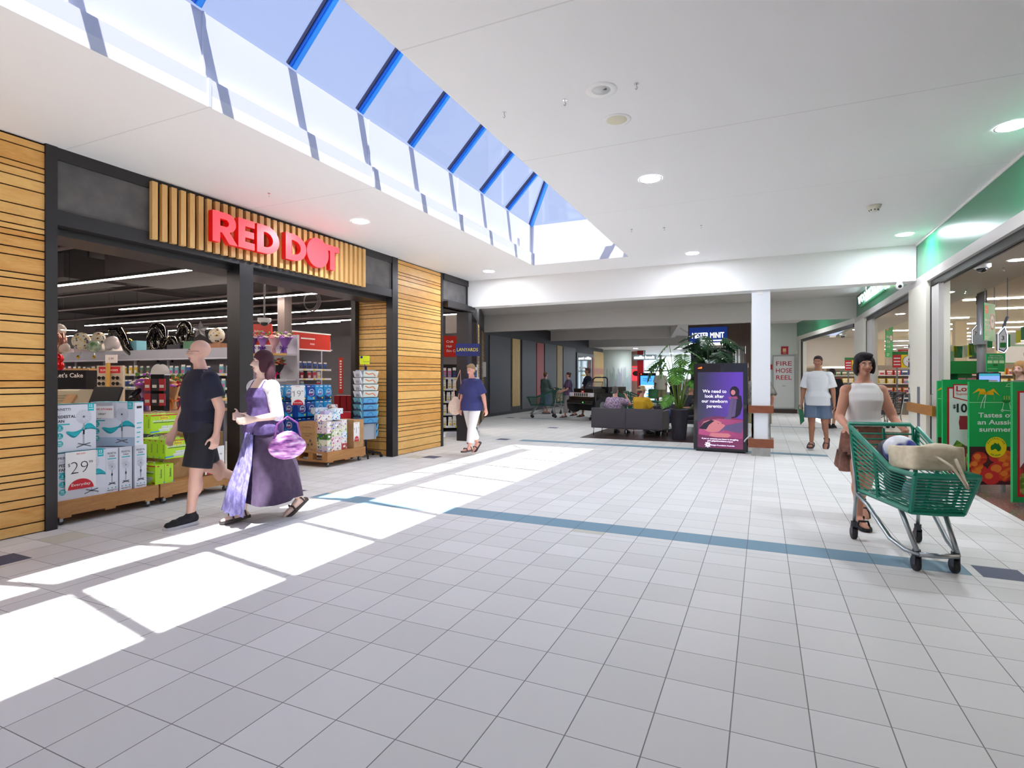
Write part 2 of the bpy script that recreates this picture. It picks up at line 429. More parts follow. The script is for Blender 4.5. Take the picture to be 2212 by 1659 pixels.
# rear (behind the camera): unseen end wall, added with open bays that let sky light in
b = MB(); b.box((-6.2, -14, 3.0), (2.4, -13.8, 3.7)); b.box((-6.2, -14, 0), (-5.9, -13.8, 3.0)); b.box((2.1, -14, 0), (2.4, -13.8, 3.0)); b.box((-2.0, -14, 0), (-1.8, -13.8, 3)); struct(b.build('wall_rear', white))
# ================================================================ LEFT SHOPFRONT
XW = -6.07
zl = [3.585, 3.514, 3.362, 3.308, 3.234, 3.131, 2.98, 2.879, 2.8, 2.748, 2.694, 2.594, 2.52, 2.368, 2.313, 2.237, 2.139, 1.987,
      1.93, 1.83, 1.69, 1.635, 1.56, 1.40, 1.335, 1.28, 1.17, 1.02, .965, .90, .80, .72, .56, .50, .44, .33, .25, .10, .004]
def cladding(name, axis, c, a0, a1, z0=0., z1=3.6, out=1, th=.022, joints=()):
    """horizontal timber boards with shadow gaps; axis 'x': face normal to x at x=c"""
    q = MB(); k = MB()
    for i in range(len(zl)-1):
        zt, zb = zl[i]-.006, zl[i+1]+.006
        if zb < z0 or zt > z1: continue
        cuts = [a0, a1]
        if a1-a0 > 3: cuts = sorted([a0, a1]+[a0+(a1-a0)*random.uniform(.25, .8)])
        for s0, s1 in zip(cuts, cuts[1:]):
            if axis == 'x': q.box((c-th*out, s0, zb), (c, s1-.001, zt))
            else: q.box((s0, c, zb), (s1-.001, c+th*out, zt))
    if axis == 'x': k.box((c-.16*out, a0, z0), (c-(th+.004)*out, a1, z1))
    else: k.box((a0, c+(th+.004)*out, z0), (a1, c+.16*out, z1))
    q.merge(k, mo=1)
    return struct(q.build(name, [oak, blk2]))
cladding('wall_left_timber', 'x', XW, -13.8, 2.88)
cladding('wall_left_timber_middle', 'x', XW, 8.31, 9.81)
# black portal frame around the shop entrance
sf = struct(MB().build('wall_left_portal', blk))
q = MB()
q.box((XW-.12, 2.88, 0), (XW+.02, 2.975, 3.6)); q.box((XW-.12, 8.15, 0), (XW+.02, 8.31, 3.6))
q.box((XW-.12, 2.975, 3.485), (XW+.01, 8.15, 3.6)); q.box((XW-.12, 2.975, 2.87), (XW+.01, 8.15, 3.01))
q.box((XW-.12, 3.86, 2.9), (XW+.004, 7.42, 3.55)); q.box((XW-.12, 9.81, 0), (XW+.01, 9.9, 3.6)); q.box((XW-.12, 9.9, 3.47), (XW+.03, 11.02, 3.6))
q.box((XW-.12, 9.9, 2.9), (XW+.01, 11.0, 3.07)); q.box((XW-.12, 10.9, 3.0), (XW+.01, 11.0, 3.5))
q.box((XW-.12, 2.975, 2.8), (XW-.6, 8.15, 2.95))
sf.data = q.build('tmp', blk).data; bpy.data.objects.remove(bpy.data.objects['tmp'])
q = MB(); q.box((XW-.1, 2.975, 3.01), (XW-.012, 3.86, 3.485)); q.box((XW-.1, 7.42, 3.01), (XW-.012, 8.15, 3.485)); q.box((XW-.1, 9.9, 3.07), (XW-.012, 10.9, 3.47)); struct(q.build('wall_left_slate', slate))
# soffit behind the header with a recessed LED line
q = MB(); q.box((XW-.62, 2.9, 2.875), (XW-.13, 8.3, 2.97)); struct(q.build('ceiling_shop_soffit', mat('soffit_taupe', (108, 96, 90), .6)))
o = MB().box((XW-.30, 2.98, 2.865), (XW-.28, 8.1, 2.874)).build('recessed_light_strip', mat('thin_led', (255, 255, 255), .5, emit=(255, 250, 240), es=5)); tag(o, 'thin recessed light strip under the shop header', 'light')
q = MB(); q.box((XW-.21, 4.965, 0), (XW+.02, 5.17, 2.88)); struct(q.build('wall_left_post', blk))
# right jamb, clad in timber and turned into the shop
q = MB(); q.box((-6.98, 8.13, 0), (-6.88, 8.25, 2.87)); q.box((-6.9, 8.27, 0), (XW-.1, 8.4, 3.6)); struct(q.build('wall_shop_jamb', blk))
cladding('wall_shop_jamb_timber', 'y', 8.24, -6.88, -6.2, 0, 2.88, out=1)
# shop interior shell
dkc = mat('shop_black_ceiling', (34, 30, 31), .8); shopw = mat('shop_wall_grey', (176, 176, 182), .6)
struct(MB().box((-27, -13, 4.2), (XW-.13, 17.4, 4.3)).build('ceiling_shop', dkc))
struct(MB().box((-27.1, -13, 0), (-27, 17.4, 4.2)).build('wall_shop_rear', mat('shop_rear_grey', (92, 90, 94), .7)))
struct(MB().box((-27, 17.38, 0), (-9.05, 17.48, 4.2)).build('wall_shop_side', mat('shop_rear_grey', (92, 90, 94), .7)))
struct(MB().box((-27, -13.1, 0), (XW-.13, -13, 4.2)).build('wall_shop_near', shopw))
struct(MB().box((XW-.4, -13, 3.6), (XW-.13, 11.0, 4.25)).build('wall_shop_upstand', dkc))
# diagonal return of the shopfront beyond the corner, with a second doorway and a timber pier at its end
def wbox(q, p0, p1, z0, z1, th, m=0):
    p0, p1 = V((p0[0], p0[1], 0)), V((p1[0], p1[1], 0)); d = (p1-p0).normalized(); n = V((-d.y, d.x, 0))*th
    q.add([(a.x, a.y, z) for z in (z0, z1) for a in (p0, p1, p1+n, p0+n)], [(0, 3, 2, 1), (4, 5, 6, 7), (0, 1, 5, 4), (1, 2, 6, 5), (2, 3, 7, 6), (3, 0, 4, 7)], m)
P0, P1 = V((-6.07, 11.0)), V((-8.95, 17.35))
L2 = lambda t: (P0.x+(P1.x-P0.x)*t, P0.y+(P1.y-P0.y)*t)
q = MB()
wbox(q, L2(0), L2(1), 3.0, 3.6, .15); wbox(q, L2(0), L2(.02), 0, 3.6, .15); wbox(q, L2(.42), L2(.50), 0, 3.1, .2); wbox(q, L2(.60), L2(.66), 0, 3.1, .2); 
q.box((-6.3, 10.86, 0), (-6.0, 11.02, 3.0)); q.box((XW-.12, 9.9, 2.9), (XW+.12, 11.1, 3.02))
struct(q.build('wall_left_return', blk))
q = MB()
for i in range(len(zl)-1):
    zt, zb = zl[i]-.006, zl[i+1]+.006
    if zt > 3.12: continue
    wbox(q, L2(.78), L2(1.0), zb, zt, .03); wbox(q, L2(.51), L2(.59), zb, zt, .03)
wbox(q, L2(.50), L2(1.0), 0, 3.1, .028, 1)
q.v = [(x, y, z) for x, y, z in q.v]
struct(q.build('wall_left_return_timber', [oak, blk2]))
# hoarding wall further on
q = MB(); q.box((-9.3, 17.5, 0), (-9.03, 33.6, 3.9)); struct(q.build('wall_hoarding', mat('hoarding_black', (48, 46, 50), .55)))
ply = wood('plywood', (214, 184, 120), (176, 142, 84), (3, 3, .8), .5, .1)
dpan = mat('hoarding_panel', (66, 66, 72), .45); redp = mat('hoarding_red', (176, 44, 44), .45)
for (a, c, mm, nm) in ((17.9, 19.7, dpan, 0), (19.9, 20.64, ply, 1), (20.85, 22.4, dpan, 0), (22.5, 23.34, redp, 1), (23.45, 25.0, dpan, 0), (25.13, 25.89, ply, 1), (26.0, 28.0, dpan, 0), (31.4, 33.6, ply, 1)):
    struct(MB().box((-9.03, a, .12 if mm is dpan else .28), (-9.0, c, 2.97 if mm is not redp else 2.95)).build('wall_hoarding_panel', mm))
# ================================================================ RIGHT SHOPFRONT
XR = 2.29
grn = mat('supermarket_green', (30, 138, 92), .28, coat=.3)
q = MB(); q.box((XR, -13.8, 3.035), (XR+.12, 17.45, 3.7)); struct(q.build('wall_right_fascia', grn))
q = MB(); q.box((XR-.012, -13.8, 3.57), (XR, 10.95, 3.6)); struct(q.build('trim_1', white))
q = MB(); q.box((XR-.01, -13.8, 2.90), (XR+.3, 17.6, 3.035)); q.box((XR+.12, -13.8, 3.0), (XR+.3, 17.6, 3.7)); struct(q.build('wall_right_header', mat('header_grey', (196, 192, 188), .5)))
q = MB(); q.box((XR+.04, -13.8, 2.80), (XR+.08, 10.3, 2.90)); q.box((XR+.13, -13.8, 2.82), (XR+.16, 10.3, 2.90)); q.box((XR+.04, 11.4, 2.80), (XR+.08, 16.0, 2.90)); q.box((XR+.13, 11.4, 2.82), (XR+.16, 16.0, 2.90)); struct(q.build('trim_2', blk))
pier = cream
q = MB(); q.box((XR-.02, 10.3, 0), (XR+.28, 11.41, 2.9)); struct(q.build('wall_right_pier', pier))
q = MB(); q.box((XR-.02, 16.03, 0), (XR+.28, 17.55, 2.9)); struct(q.build('wall_right_pier_far', pier))
door_w = mat('sliding_door_grey', (186, 182, 178), .45)
for nm, y0, y1 in (('door_1', 9.88, 10.25), ('door_2', 15.3, 15.98)):
    o = struct(MB().box((XR+.04, y0, .02), (XR+.10, y1, 2.82)).build(nm, door_w))
    MB().box((XR+.03, y1+.003, 0), (XR+.10, y1+.045, 2.82)).build('door_track', blk, o)
    k = MB(); k.tube([(XR+.045, y1-.08, 1.0), (XR+.01, y1-.08, 1.02), (XR+.01, y1-.08, 1.16), (XR+.045, y1-.08, 1.18)], .006); k.build('door_handle', chrome, o)
timb = wood('bumper_timber', (150, 84, 52), (112, 60, 38), (1.5, 1.5, 6), .4, .25)
timo = wood('bumper_amber', (178, 118, 38), (140, 88, 24), (1.5, 1.5, 6), .4, .1)
q = MB(); q.box((XR-.04, 9.88, .86), (XR-.0, 11.45, 1.01)); struct(q.build('trim_3', timo))
# angled far part of the supermarket front
A0, A1 = (2.28, 17.55), (1.24, 24.67)
q = MB(); wbox(q, A0, A1, 3.05, 3.6, -.12); struct(q.build('wall_right_fascia_far', grn))
q = MB(); wbox(q, A0, A1, 2.9, 3.05, -.25); wbox(q, (1.30, 24.2), A1, 0, 2.9, -.25); struct(q.build('wall_right_header_far', cream))
q = MB(); wbox(q, (2.25, 17.6), (1.34, 24.1), 2.80, 2.9, -.06); wbox(q, (1.35, 24.05), (1.34, 24.15), 0, 2.8, -.06); struct(q.build('trim_4', blk))
# wall with the fire hose reel cupboard
fw = mat('mint_wall', (206, 214, 204), .55)
q = MB(); q.box((-.6, 24.67, 0), (1.35, 24.9, 3.6)); struct(q.build('wall_hose_reel', fw))
struct(MB().box((-.6, 24.64, 0), (1.26, 24.67, .15)).build('baseboard_hose_reel', mat('skirting_brown', (70, 52, 44), .5)))
# ================================================================ CEILING FITTINGS
def downlight(x, y, z, label, r=.105, grp='round recessed downlights in the mall ceiling', es=1., cat='downlight'):
    t = thing('downlight', label, cat, (x, y, z), group=grp)
    b = MB(); b.lathe([(r, -.002), (r+.018, -.006), (r+.02, 0)], n=28, cap=False); b.build('trim_ring', mat('trim_white', (236, 236, 236), .4), t, True)
    b = MB(); b.disc((0, 0, -.004), X3, -Y3, r, n=28); b.build('diffuser', mat('downlight_diffuser', (255, 255, 255), .5, emit=(238, 244, 255), es=118), t)
    return t
DLN = {(-5.1, 6.09): 'round downlight in the white ceiling right after the red sign lettering', (-5.1, 10.05): 'round downlight in the white ceiling above the second shop doorway',
 (-1.12, 6.14): 'round downlight nearest the middle of the white ceiling, right of the skylight', (-1.12, 10.14): 'small round downlight between the skylight end and the white beam',
 (1.96, 6.17): 'largest round downlight, beside the green fascia at the right edge', (1.96, 10.18): 'round downlight at the far end of the green fascia'}
for x in (-5.1, -1.12, 1.96):
    for y in (10.1, 6.13, 2.13, -1.9, -5.9, -9.9):
        k = [v for (a, c), v in DLN.items() if a == x and abs(c-y) < .1]
        if k: downlight(x, y, ZC-.001, k[0])
for i, (x, y) in enumerate([(-7.4, 14.3), (-4.6, 14.3), (-1.6, 14.3), (1.2, 14.3), (-6.5, 20.5), (-1.2, 20.6), (.9, 20.6)]):
    if i in (0, 1, 2, 3): downlight(x, y, ZC-.001, 'downlight in the dim middle ceiling behind the white beam', grp='downlights of the dim middle ceiling')
    else: downlight(x, y, ZC-.001, 'downlight in the ceiling between the two far bulkheads', grp='downlights between the far bulkheads')
for i, (x, y) in enumerate([(-4.0, 31.3), (-7.0, 33.5), (-4.6, 35), (-1.5, 33), (-6, 41), (-2, 41), (0, 37)]):
    downlight(x, y, 3.179, 'downlight in the bright ceiling at the far end of the mall', grp='downlights at the far end of the mall', r=.12)
# speaker, sensor, smoke detector, hooks
t = thing('ceiling_speaker', 'round ivory flush speaker in the ceiling, nearer the camera than the middle downlight', 'speaker', (-1.12, 4.61, ZC))
MB().lathe([(.085, -.002), (.115, -.006), (.12, 0)], n=28, cap=False).build('trim_ring', white, t, True)
MB().lathe([(.001, -.012), (.06, -.012), (.085, -.003)], n=28, cap=False).build('grille', mat('ivory_grille', (214, 210, 186), .6), t, True)
t = thing('ceiling_sensor', 'round white motion sensor flush in the ceiling with a small eye', 'sensor', (-1.11, 4.08, ZC))
MB().lathe([(.07, -.004), (.115, -.006), (.12, 0)], n=28, cap=False).build('trim_ring', white, t, True)
b = MB(); b.lathe([(.0, -.018), (.03, -.016), (.06, -.004), (.07, -.004)], n=20, cap=False); b.cbox((.03, -.02, -.012), (.03, .012, .008), 1); b.build('eye', [mat('sensor_grey', (196, 196, 196), .4), greyp], t, True)
t = thing('smoke_detector', 'ivory dome smoke detector under the ceiling at the right', 'smoke detector', (1.28, 8.25, ZC))
MB().lathe([(.0, -.075), (.045, -.072), (.055, -.05), (.075, -.035), (.085, 0)], n=22).build('body', mat('ivory', (222, 218, 204), .5), t, True)
b = MB()
for k in range(8): b.cbox((.05*math.cos(k*PI/4), .05*math.sin(k*PI/4), -.06), (.012, .012, .014))
b.build('vents', blk2, t)['kind'] = 'stuff'
for i, (x, y, lb) in enumerate([(-1.93, 4.10, 'leftmost of the three small metal hooks near the ceiling speaker'), (-1.41, 4.11, 'middle one of the three small metal hooks near the ceiling speaker'), (-.85, 4.10, 'rightmost of the three small metal hooks near the ceiling speaker'),
        (-1.75, 8.1, 'left hook of the distant three beside the skylight end'), (-1.3, 8.2, 'middle hook of the distant three beside the skylight end'), (-.8, 8.3, 'right hook of the distant three beside the skylight end'), (-5.3, 4.75, 'small metal hook in the ceiling above the red sign lettering')]):
    b = MB(); b.lathe([(.018, -.004), (.018, 0)], n=10); b.tube([(0, 0, 0), (0, 0, -.02), (.008, 0, -.03), (0, 0, -.045), (-.008, 0, -.035)], .003, 6)
    tag(b.build('ceiling_hook', chrome, loc=(x, y, ZC)), lb, 'hook', 'hooks in the mall ceiling')
b = MB(); b.box((-.04, -.05, 0), (.0, .05, .1)); b.tube([(-.01, 0, 0), (-.01, .01, -.15), (0, 0, -.3)], .008)
tag(b.build('junction_box', white, loc=(-4.06, 9.35, 4.0)), 'small white junction box with a cable inside the skylight shaft', 'junction box')
# ================================================================ SHOP SIGN
for i in range(33):
    y = 3.835+i*.1083
    o = MB().box((XW+.012, y, 2.93), (XW+.062, y+.06, 3.555)).build('timber_batten', oakv)
    tag(o, 'light oak batten of the upright row %s' % ('left of the red lettering' if i < 7 else 'right of the red lettering' if i > 27 else 'behind the red lettering'), 'batten', 'oak battens %s the red lettering' % ('left of' if i < 7 else 'right of' if i > 27 else 'behind'))
redf = mat('sign_red_face', (236, 74, 82), .35, emit=(236, 60, 70), es=.42); reds = mat('sign_red_side', (208, 22, 24), .35, emit=(220, 10, 14), es=.12)
def arc(cx, cy, rx, ry, a0, a1, n=14): return [(cx+rx*math.cos(R(a0+(a1-a0)*k/n)), cy+ry*math.sin(R(a0+(a1-a0)*k/n))) for k in range(n+1)]
def letter_mesh(loops, depth):
    cu = bpy.data.curves.new('l', 'CURVE'); cu.dimensions = '2D'; cu.fill_mode = 'BOTH'; cu.extrude = depth/2
    for L in loops:
        s = cu.splines.new('POLY'); s.points.add(len(L)-1); s.use_cyclic_u = True
        for p, q in zip(s.points, L): p.co = (q[0], q[1], 0, 1)
    ob = bpy.data.objects.new('l', cu); me = bpy.data.meshes.new_from_object(ob); bpy.data.objects.remove(ob)
    return me
H = .366
def stem_bowl(w, h0, h1, th, stem):   # D-like bowl loops
    ry = (h1-h0)/2; rx = min(ry*1.05, w-stem*.2)
    return
def LD(w, th=.105):
    ry = H/2; rx = w*.62
    out = [(0, 0)]+[(w-rx, 0)]+arc(w-rx, ry, rx, ry, -90, 90)[1:-1]+[(w-rx, H), (0, H)]
    inn = [(th, .085), (th, H-.085), (w-rx, H-.085)]+arc(w-rx, ry, rx-th, ry-.085, 90, -90)[1:-1]+[(w-rx, .085)]
    return [out, inn]
LR = [[(0, 0), (.1, 0), (.1, .125), (.125, .125), (.225, 0), (.345, 0), (.228, .143)]+arc(.2, H-.113, .118, .113, -58, 90)+[(0, H)],
      [(.1, .2), (.1, H-.078), (.175, H-.078)]+arc(.175, H-.122, .045, .044, 80, -80, 8)+[(.175, .2)]]
LE = [[(0, 0), (.24, 0), (.24, .085), (.1, .085), (.1, .142), (.23, .142), (.23, .222), (.1, .222), (.1, .281), (.24, .281), (.24, H), (0, H)]]
LT = [[(.1, 0), (.2, 0), (.2, .281), (.292, .281), (.292, H), (0, H), (0, .281), (.1, .281)]]
sg = thing('shop_sign_lettering', 'big red illuminated shop letters with a solid disc in place of the O', 'sign', (XW+.065, 4.49, 3.05))
SIGN = [('R', LR, 0), ('E', LE, .353), ('D', LD(.36), .63), ('D', LD(.375), 1.10), ('T', LT, 1.848)]
MM = Matrix(((0, 0, 1, 0), (1, 0, 0, 0), (0, 1, 0, 0), (0, 0, 0, 1)))
for ch, loops, y in SIGN:
    me = letter_mesh(loops, .075)
    for m_ in (redf, reds): me.materials.append(m_)
    for p in me.polygons: p.material_index = 0 if p.normal.z > .9 else 1
    me.transform(MM)
    o = bpy.data.objects.new('letter', me); COL.objects.link(o); o.parent = sg; o.location = (.045, y, 0)
b = MB(); c = V((.008, 1.70, .2))
vs = [(c.x+dx, c.y+.216*math.cos(2*PI*k/40), c.z+.216*math.sin(2*PI*k/40)) for dx in (0, .075) for k in range(40)]
b.add(vs, [tuple(range(40, 80))], 0); b.add(vs, [(k, (k+1) % 40, 40+(k+1) % 40, 40+k) for k in range(40)]+[tuple(range(40))[::-1]], 1); b.build('disc', [redf, reds], sg)
# ================================================================ SUPERMARKET SHELL
superc = mat('super_ceiling', (196, 186, 164), .7); superw = mat('super_wall', (232, 220, 208), .6); supern = mat('super_soffit', (178, 170, 158), .65)
struct(MB().box((2.58, -13.8, 2.98), (3.62, 24.6, 3.06)).build('ceiling_super_soffit', supern))
struct(MB().box((3.62, -13.8, 3.2), (30, 60, 3.28)).build('ceiling_super', superc))
struct(MB().box((1.3, 24.6, 2.98), (3.62, 26, 3.06)).build('ceiling_super_corner', supern))
struct(MB().box((3.6, -13.8, 3.0), (3.62, 60, 3.22)).build('wall_super_step', supern))
struct(MB().box((1.35, 45, 0), (30, 45.2, 3.3)).build('wall_super_rear', superw))
struct(MB().box((1.3, 24.9, 0), (1.36, 45, 3.3)).build('wall_super_left', superw))
struct(MB().box((29.9, -13.8, 0), (30, 45, 3.3)).build('wall_super_right', superw))
struct(MB().box((2.6, -13.9, 0), (30, -13.8, 3.3)).build('wall_super_near', superw))
struct(MB().box((1.36, 24.95, 1.9), (3.3, 44.9, 3.0)).build('wall_super_box', superw))
led_w = mat('supermarket_tube', (255, 255, 255), .5, emit=(255, 246, 232), es=11)
n = 0
for j in range(16):
    y = 6.5+j*2.3
    for i in range(7):
        x = 4.2+i*3.1+(j % 2)*1.1+random.uniform(-.2, .2)
        if random.random() < .1: continue
        L = random.choice((1.2, 1.2, 1.8, 2.4))
        o = MB().box((x, y-.035, 3.172), (x+L, y+.035, 3.2)).build('ceiling_light_strip', led_w)
        tag(o, 'white linear light strip on the supermarket ceiling', 'light strip', 'light strips on the supermarket ceiling'); n += 1
for x, y, lb in ((3.06, 12.43, 'downlight in the lower supermarket soffit right of the cream pier'), (3.06, 9.39, 'downlight in the lower supermarket soffit at the right edge'), (2.75, 20.9, 'downlight in the soffit above the man in the white T-shirt'), (3.06, 16.2, 'downlight in the soffit above the far supermarket doorway')):
    downlight(x, y, 2.979, lb, grp='downlights of the supermarket soffit', r=.09)
for x, y, lb in ((3.08, 9.93, 'sprinkler head in the supermarket soffit beside the dome camera'), (3.3, 12.3, 'sprinkler head in the soffit right of the tall cream pier'), (2.95, 21.6, 'sprinkler head above the far supermarket doorway')):
    b = MB(); b.cyl((0, 0, 0), (0, 0, -.03), .012, n=8); b.cyl((0, 0, -.05), (0, 0, -.055), .025, n=10); b.cbox((.012, 0, -.04), (.003, .004, .03)); b.cbox((-.012, 0, -.04), (.003, .004, .03))
    tag(b.build('sprinkler', chrome, loc=(x, y, 2.98)), lb, 'sprinkler', 'sprinklers in the soffit')
# ================================================================ CAMERAS
def dome_cam(loc, label, s=1., drop=0):
    t = thing('security_camera', label, 'security camera', loc)
    if drop: MB().cyl((0, 0, 0), (0, 0, drop), .018, n=10).build('drop_pipe', mat('pipe_grey', (150, 146, 142), .5), t, True)
    MB().lathe([(.075*s, -.07*s), (.1*s, -.05*s), (.1*s, 0)], n=22).build('housing', mat('camera_white', (225, 226, 228), .4), t, True)
    MB().lathe([(.0, -.125*s), (.03*s, -.12*s), (.055*s, -.1*s), (.065*s, -.068*s)], n=20).build('dome', mat('smoked_dome', (30, 30, 34), .08, coat=.5), t, True)
    return t
dome_cam((2.72, 9.5, 2.98), 'white dome security camera under the supermarket soffit', 1.)
dome_cam((2.6, 22.8, 2.98), 'dark dome security camera above the far supermarket doorway', 1.1)
dome_cam((-8.6, 7.6, 2.55), 'white dome security camera hanging on a pipe inside the left shop', 1.2, drop=1.65)
t = thing('security_camera', 'white turret security camera on the underside of the white beam', 'security camera', (2.06, 11.0, 3.01))
MB().lathe([(.05, -.03), (.055, 0)], n=18).build('mount', mat('camera_white', (225, 226, 228), .4), t, True)
b = MB(); b.ell((-.0, -.02, -.065), .06, 16, 10); b.build('housing', mat('camera_white', (225, 226, 228), .4), t, True)
b = MB(); b.ell((.0, -.055, -.075), .032, 12, 8); b.build('lens', mat('lens_black', (20, 20, 22), .15), t, True)
# ================================================================ LEFT SHOP LIGHTS AND CEILING SERVICES
def led_line(x0, x1, y, z, label, yd=0):
    t = thing('linear_light', label, 'linear light', ((x0+x1)/2, y, z), group='linear lights in the dark shop ceiling'); L = (x1-x0)/2
    MB().box((-L, -.035, .0), (L, .035, .05)).build('housing', blk2, t)
    MB().box((-L, -.03, -.012), (L, .03, .0)).build('diffuser', mat('shop_led', (255, 255, 255), .5, emit=(255, 238, 226), es=26), t)
    w = MB()
    for sx in (-L*.8, L*.8): w.cyl((sx, 0, .05), (sx, 0, 4.2-z), .003, n=5)
    w.build('hanger_wire', blk2, t)
    if yd: t.rotation_euler = (0, 0, yd)
    return t
led_line(-11.72, -7.62, 5.74, 3.1, 'linear light nearest the entrance, left of the black post')
led_line(-14.36, -7.58, 8.38, 3.1, 'long linear light passing behind the black post')
led_line(-19.9, -7.6, 9.96+.6, 3.1, 'third linear light row inside the shop, behind the dome camera')
led_line(-25.5, -20.6, 9.2, 3.1, 'linear light at the far left running back into the shop', yd=R(70))
led_line(-26.5, -11.5, 12.9, 3.1, 'rearmost linear light row above the balloons')
led_line(-12.5, -7.2, 12.64, 3.1, 'rear linear light above the red number three sign')
led_line(-11.0, -7.4, 3.0, 3.1, 'linear light just inside the left edge of the shop')
led_line(-16.0, -9.0, .2, 3.1, 'linear light in the near part of the shop')
led_line(-20, -13, 3.4, 3.1, 'linear light deep in the near part of the shop')
led_line(-25, -18, 5.6, 3.1, 'linear light deep in the left of the shop')
def duct(a, c, label, m=None, ms=None):
    q = MB(); q.box(a, c); [q.box((x, (a[1]+c[1])/2-.01, c[2]), (x+.02, (a[1]+c[1])/2+.01, 4.19)) for x in (a[0]+.3, c[0]-.3)]; o = q.build('air_duct', m or mat('duct_dark', (62, 56, 58), .7)); tag(o, label, 'duct', 'ducts under the dark shop ceiling')
duct((-11.8, 6.6, 3.35), (-9.3, 7.9, 3.94), 'big black air duct above the second light of the shop')
duct((-22, 6.4, 3.45), (-12.8, 7.6, 3.94), 'long dark air duct at the left of the shop ceiling')
duct((-26, 14.5, 3.3), (-16.6, 15.3, 3.9), 'dark air duct at the back of the shop')
for i, (y, z) in enumerate([(4.6, 3.75), (5.1, 3.5), (8.9, 3.7), (10.0, 3.55), (11.5, 3.5), (14.2, 3.45)]):
    b = MB(); b.cyl((-26, y, z), (-6.8 if y < 10.5 else -9.3, y, z), .035, n=8); [b.cyl((x, y, z), (x, y, 4.19), .006, n=5) for x in (-20, -12)]
    tag(b.build('service_pipe', mat('pipe_dark', (92, 80, 80), .5), smooth=True), 'thin service pipe running across the dark shop ceiling', 'pipe', 'service pipes across the shop ceiling')
for i, x in enumerate((-8.2, -12, -17)):
    b = MB(); b.box((x, -2, 3.97), (x+.12, 17, 4.12)); 
    tag(b.build('ceiling_rafter', mat('duct_dark', (62, 56, 58), .7)), 'dark steel rafter above the shop', 'rafter', 'steel rafters above the shop')
b = MB()
for k in range(3): b.tube([(math.cos(a)*(.22+.02*k), .03*k, math.sin(a)*(.2+.02*k)) for a in [2*PI*i/24 for i in range(24)]], .012, 6, closed=True)
tag(b.build('cable_coil', mat('coil_grey', (128, 120, 120), .5), loc=(-9.8, 10.0, 3.25), smooth=True), 'coiled grey cable hanging from the shop ceiling', 'cable')
# fascia lettering on the green board behind the beam
lit = mat('sign_white_lit', (255, 255, 255), .4, emit=(225, 240, 255), es=2.2); lime = mat('sign_lime_lit', (150, 240, 40), .4, emit=(140, 240, 30), es=2.2)
ws = thing('supermarket_sign', 'illuminated white lettering with a lime apple mark on the green fascia behind the beam', 'sign', (XR-.03, 16.45, 3.28))
b = MB(); b.text('woolworths', 0, 0, .40, -Y3, Z3, (0, 0, 0), 0, .018, width=3.0); k = MB().merge(b); k.v = [(x-.05, y, z) for x, y, z in k.v]
k.build('lettering', lit, ws); 
b = MB(); b.rect(-.02, -.06, 3.05, -.03, -Y3, Z3, (0, 0, 0)); b.box((-.0, -3.05, -.08), (.02, .05, -.06)); b.build('letter_base', mat('green_base', (20, 150, 80), .4), ws)
b = MB(); b.ring((-.05, -3.45, .12), -Y3, Z3, .15, .2, 0, 24, -70, 250); b.ring((-.05, -3.45, .14), -Y3, Z3, .05, .09, 0, 20, 60, 400, 1.6); b.ell((-.05, -3.42, .36), (.015, .05, .03)); b.build('apple_mark', lime, ws)
for y in (10.6, 8.0, 5.4):   # small spotlights washing the fascia
    pass
# ================================================================ MERCHANDISE AT THE LEFT SHOP ENTRANCE
ctn_w = mat('carton_white', (226, 230, 242), .45); ctn_g = mat('carton_grey_blue', (176, 196, 218), .45)
teal = mat('print_teal', (34, 186, 196), .45); teal2 = mat('print_teal_dark', (20, 140, 158), .45); ink = mat('print_black', (36, 34, 44), .5)
pgrey = mat('print_grey', (170, 176, 188), .5); pdark = mat('print_mid_grey', (104, 108, 120), .5); redi = mat('print_red', (206, 32, 48), .5); paper = mat('paper_white', (244, 243, 242), .6)
kraft = noisy('kraft_cardboard', (196, 154, 106), (182, 138, 90), 9, .75); kraftd = mat('kraft_print', (84, 64, 50), .7)
FM = [ctn_w, teal, teal2, ink, pgrey, pdark, redi, paper, ctn_g]
def wave(b, x0, x1, y, h, o, mt=1, md=2, n=16):
    up = []; lo = []
    for i in range(n+1):
        t = i/n; x = x0+(x1-x0)*t
        c = y+h*(.1*t+.32*math.sin(2*PI*t+PI)); th = h*(.16+.30*abs(math.sin(2*PI*t)))*(1 if t > .04 else .2)
        up.append((x, c+th*.6)); lo.append((x, c-th*.6))
    for i in range(n): b.flat([lo[i], lo[i+1], up[i+1], up[i]], FU, FV, o, mt)
    o2 = (o[0], o[1]-.0004, o[2])
    for i in range(n):
        m0 = (up[i][1]+lo[i][1])/2+h*.08*math.sin(i*.9); m1 = (up[i+1][1]+lo[i+1][1])/2+h*.08*math.sin(i*.9+.9)
        b.flat([lo[i], lo[i+1], (up[i+1][0], m1-h*.1), (up[i][0], m0-h*.1)], FU, FV, o2, md)
    b.stroke([(u[0], (u[1]*.75+l[1]*.25)) for u, l in zip(up, lo)], .003, FU, FV, o2, md)
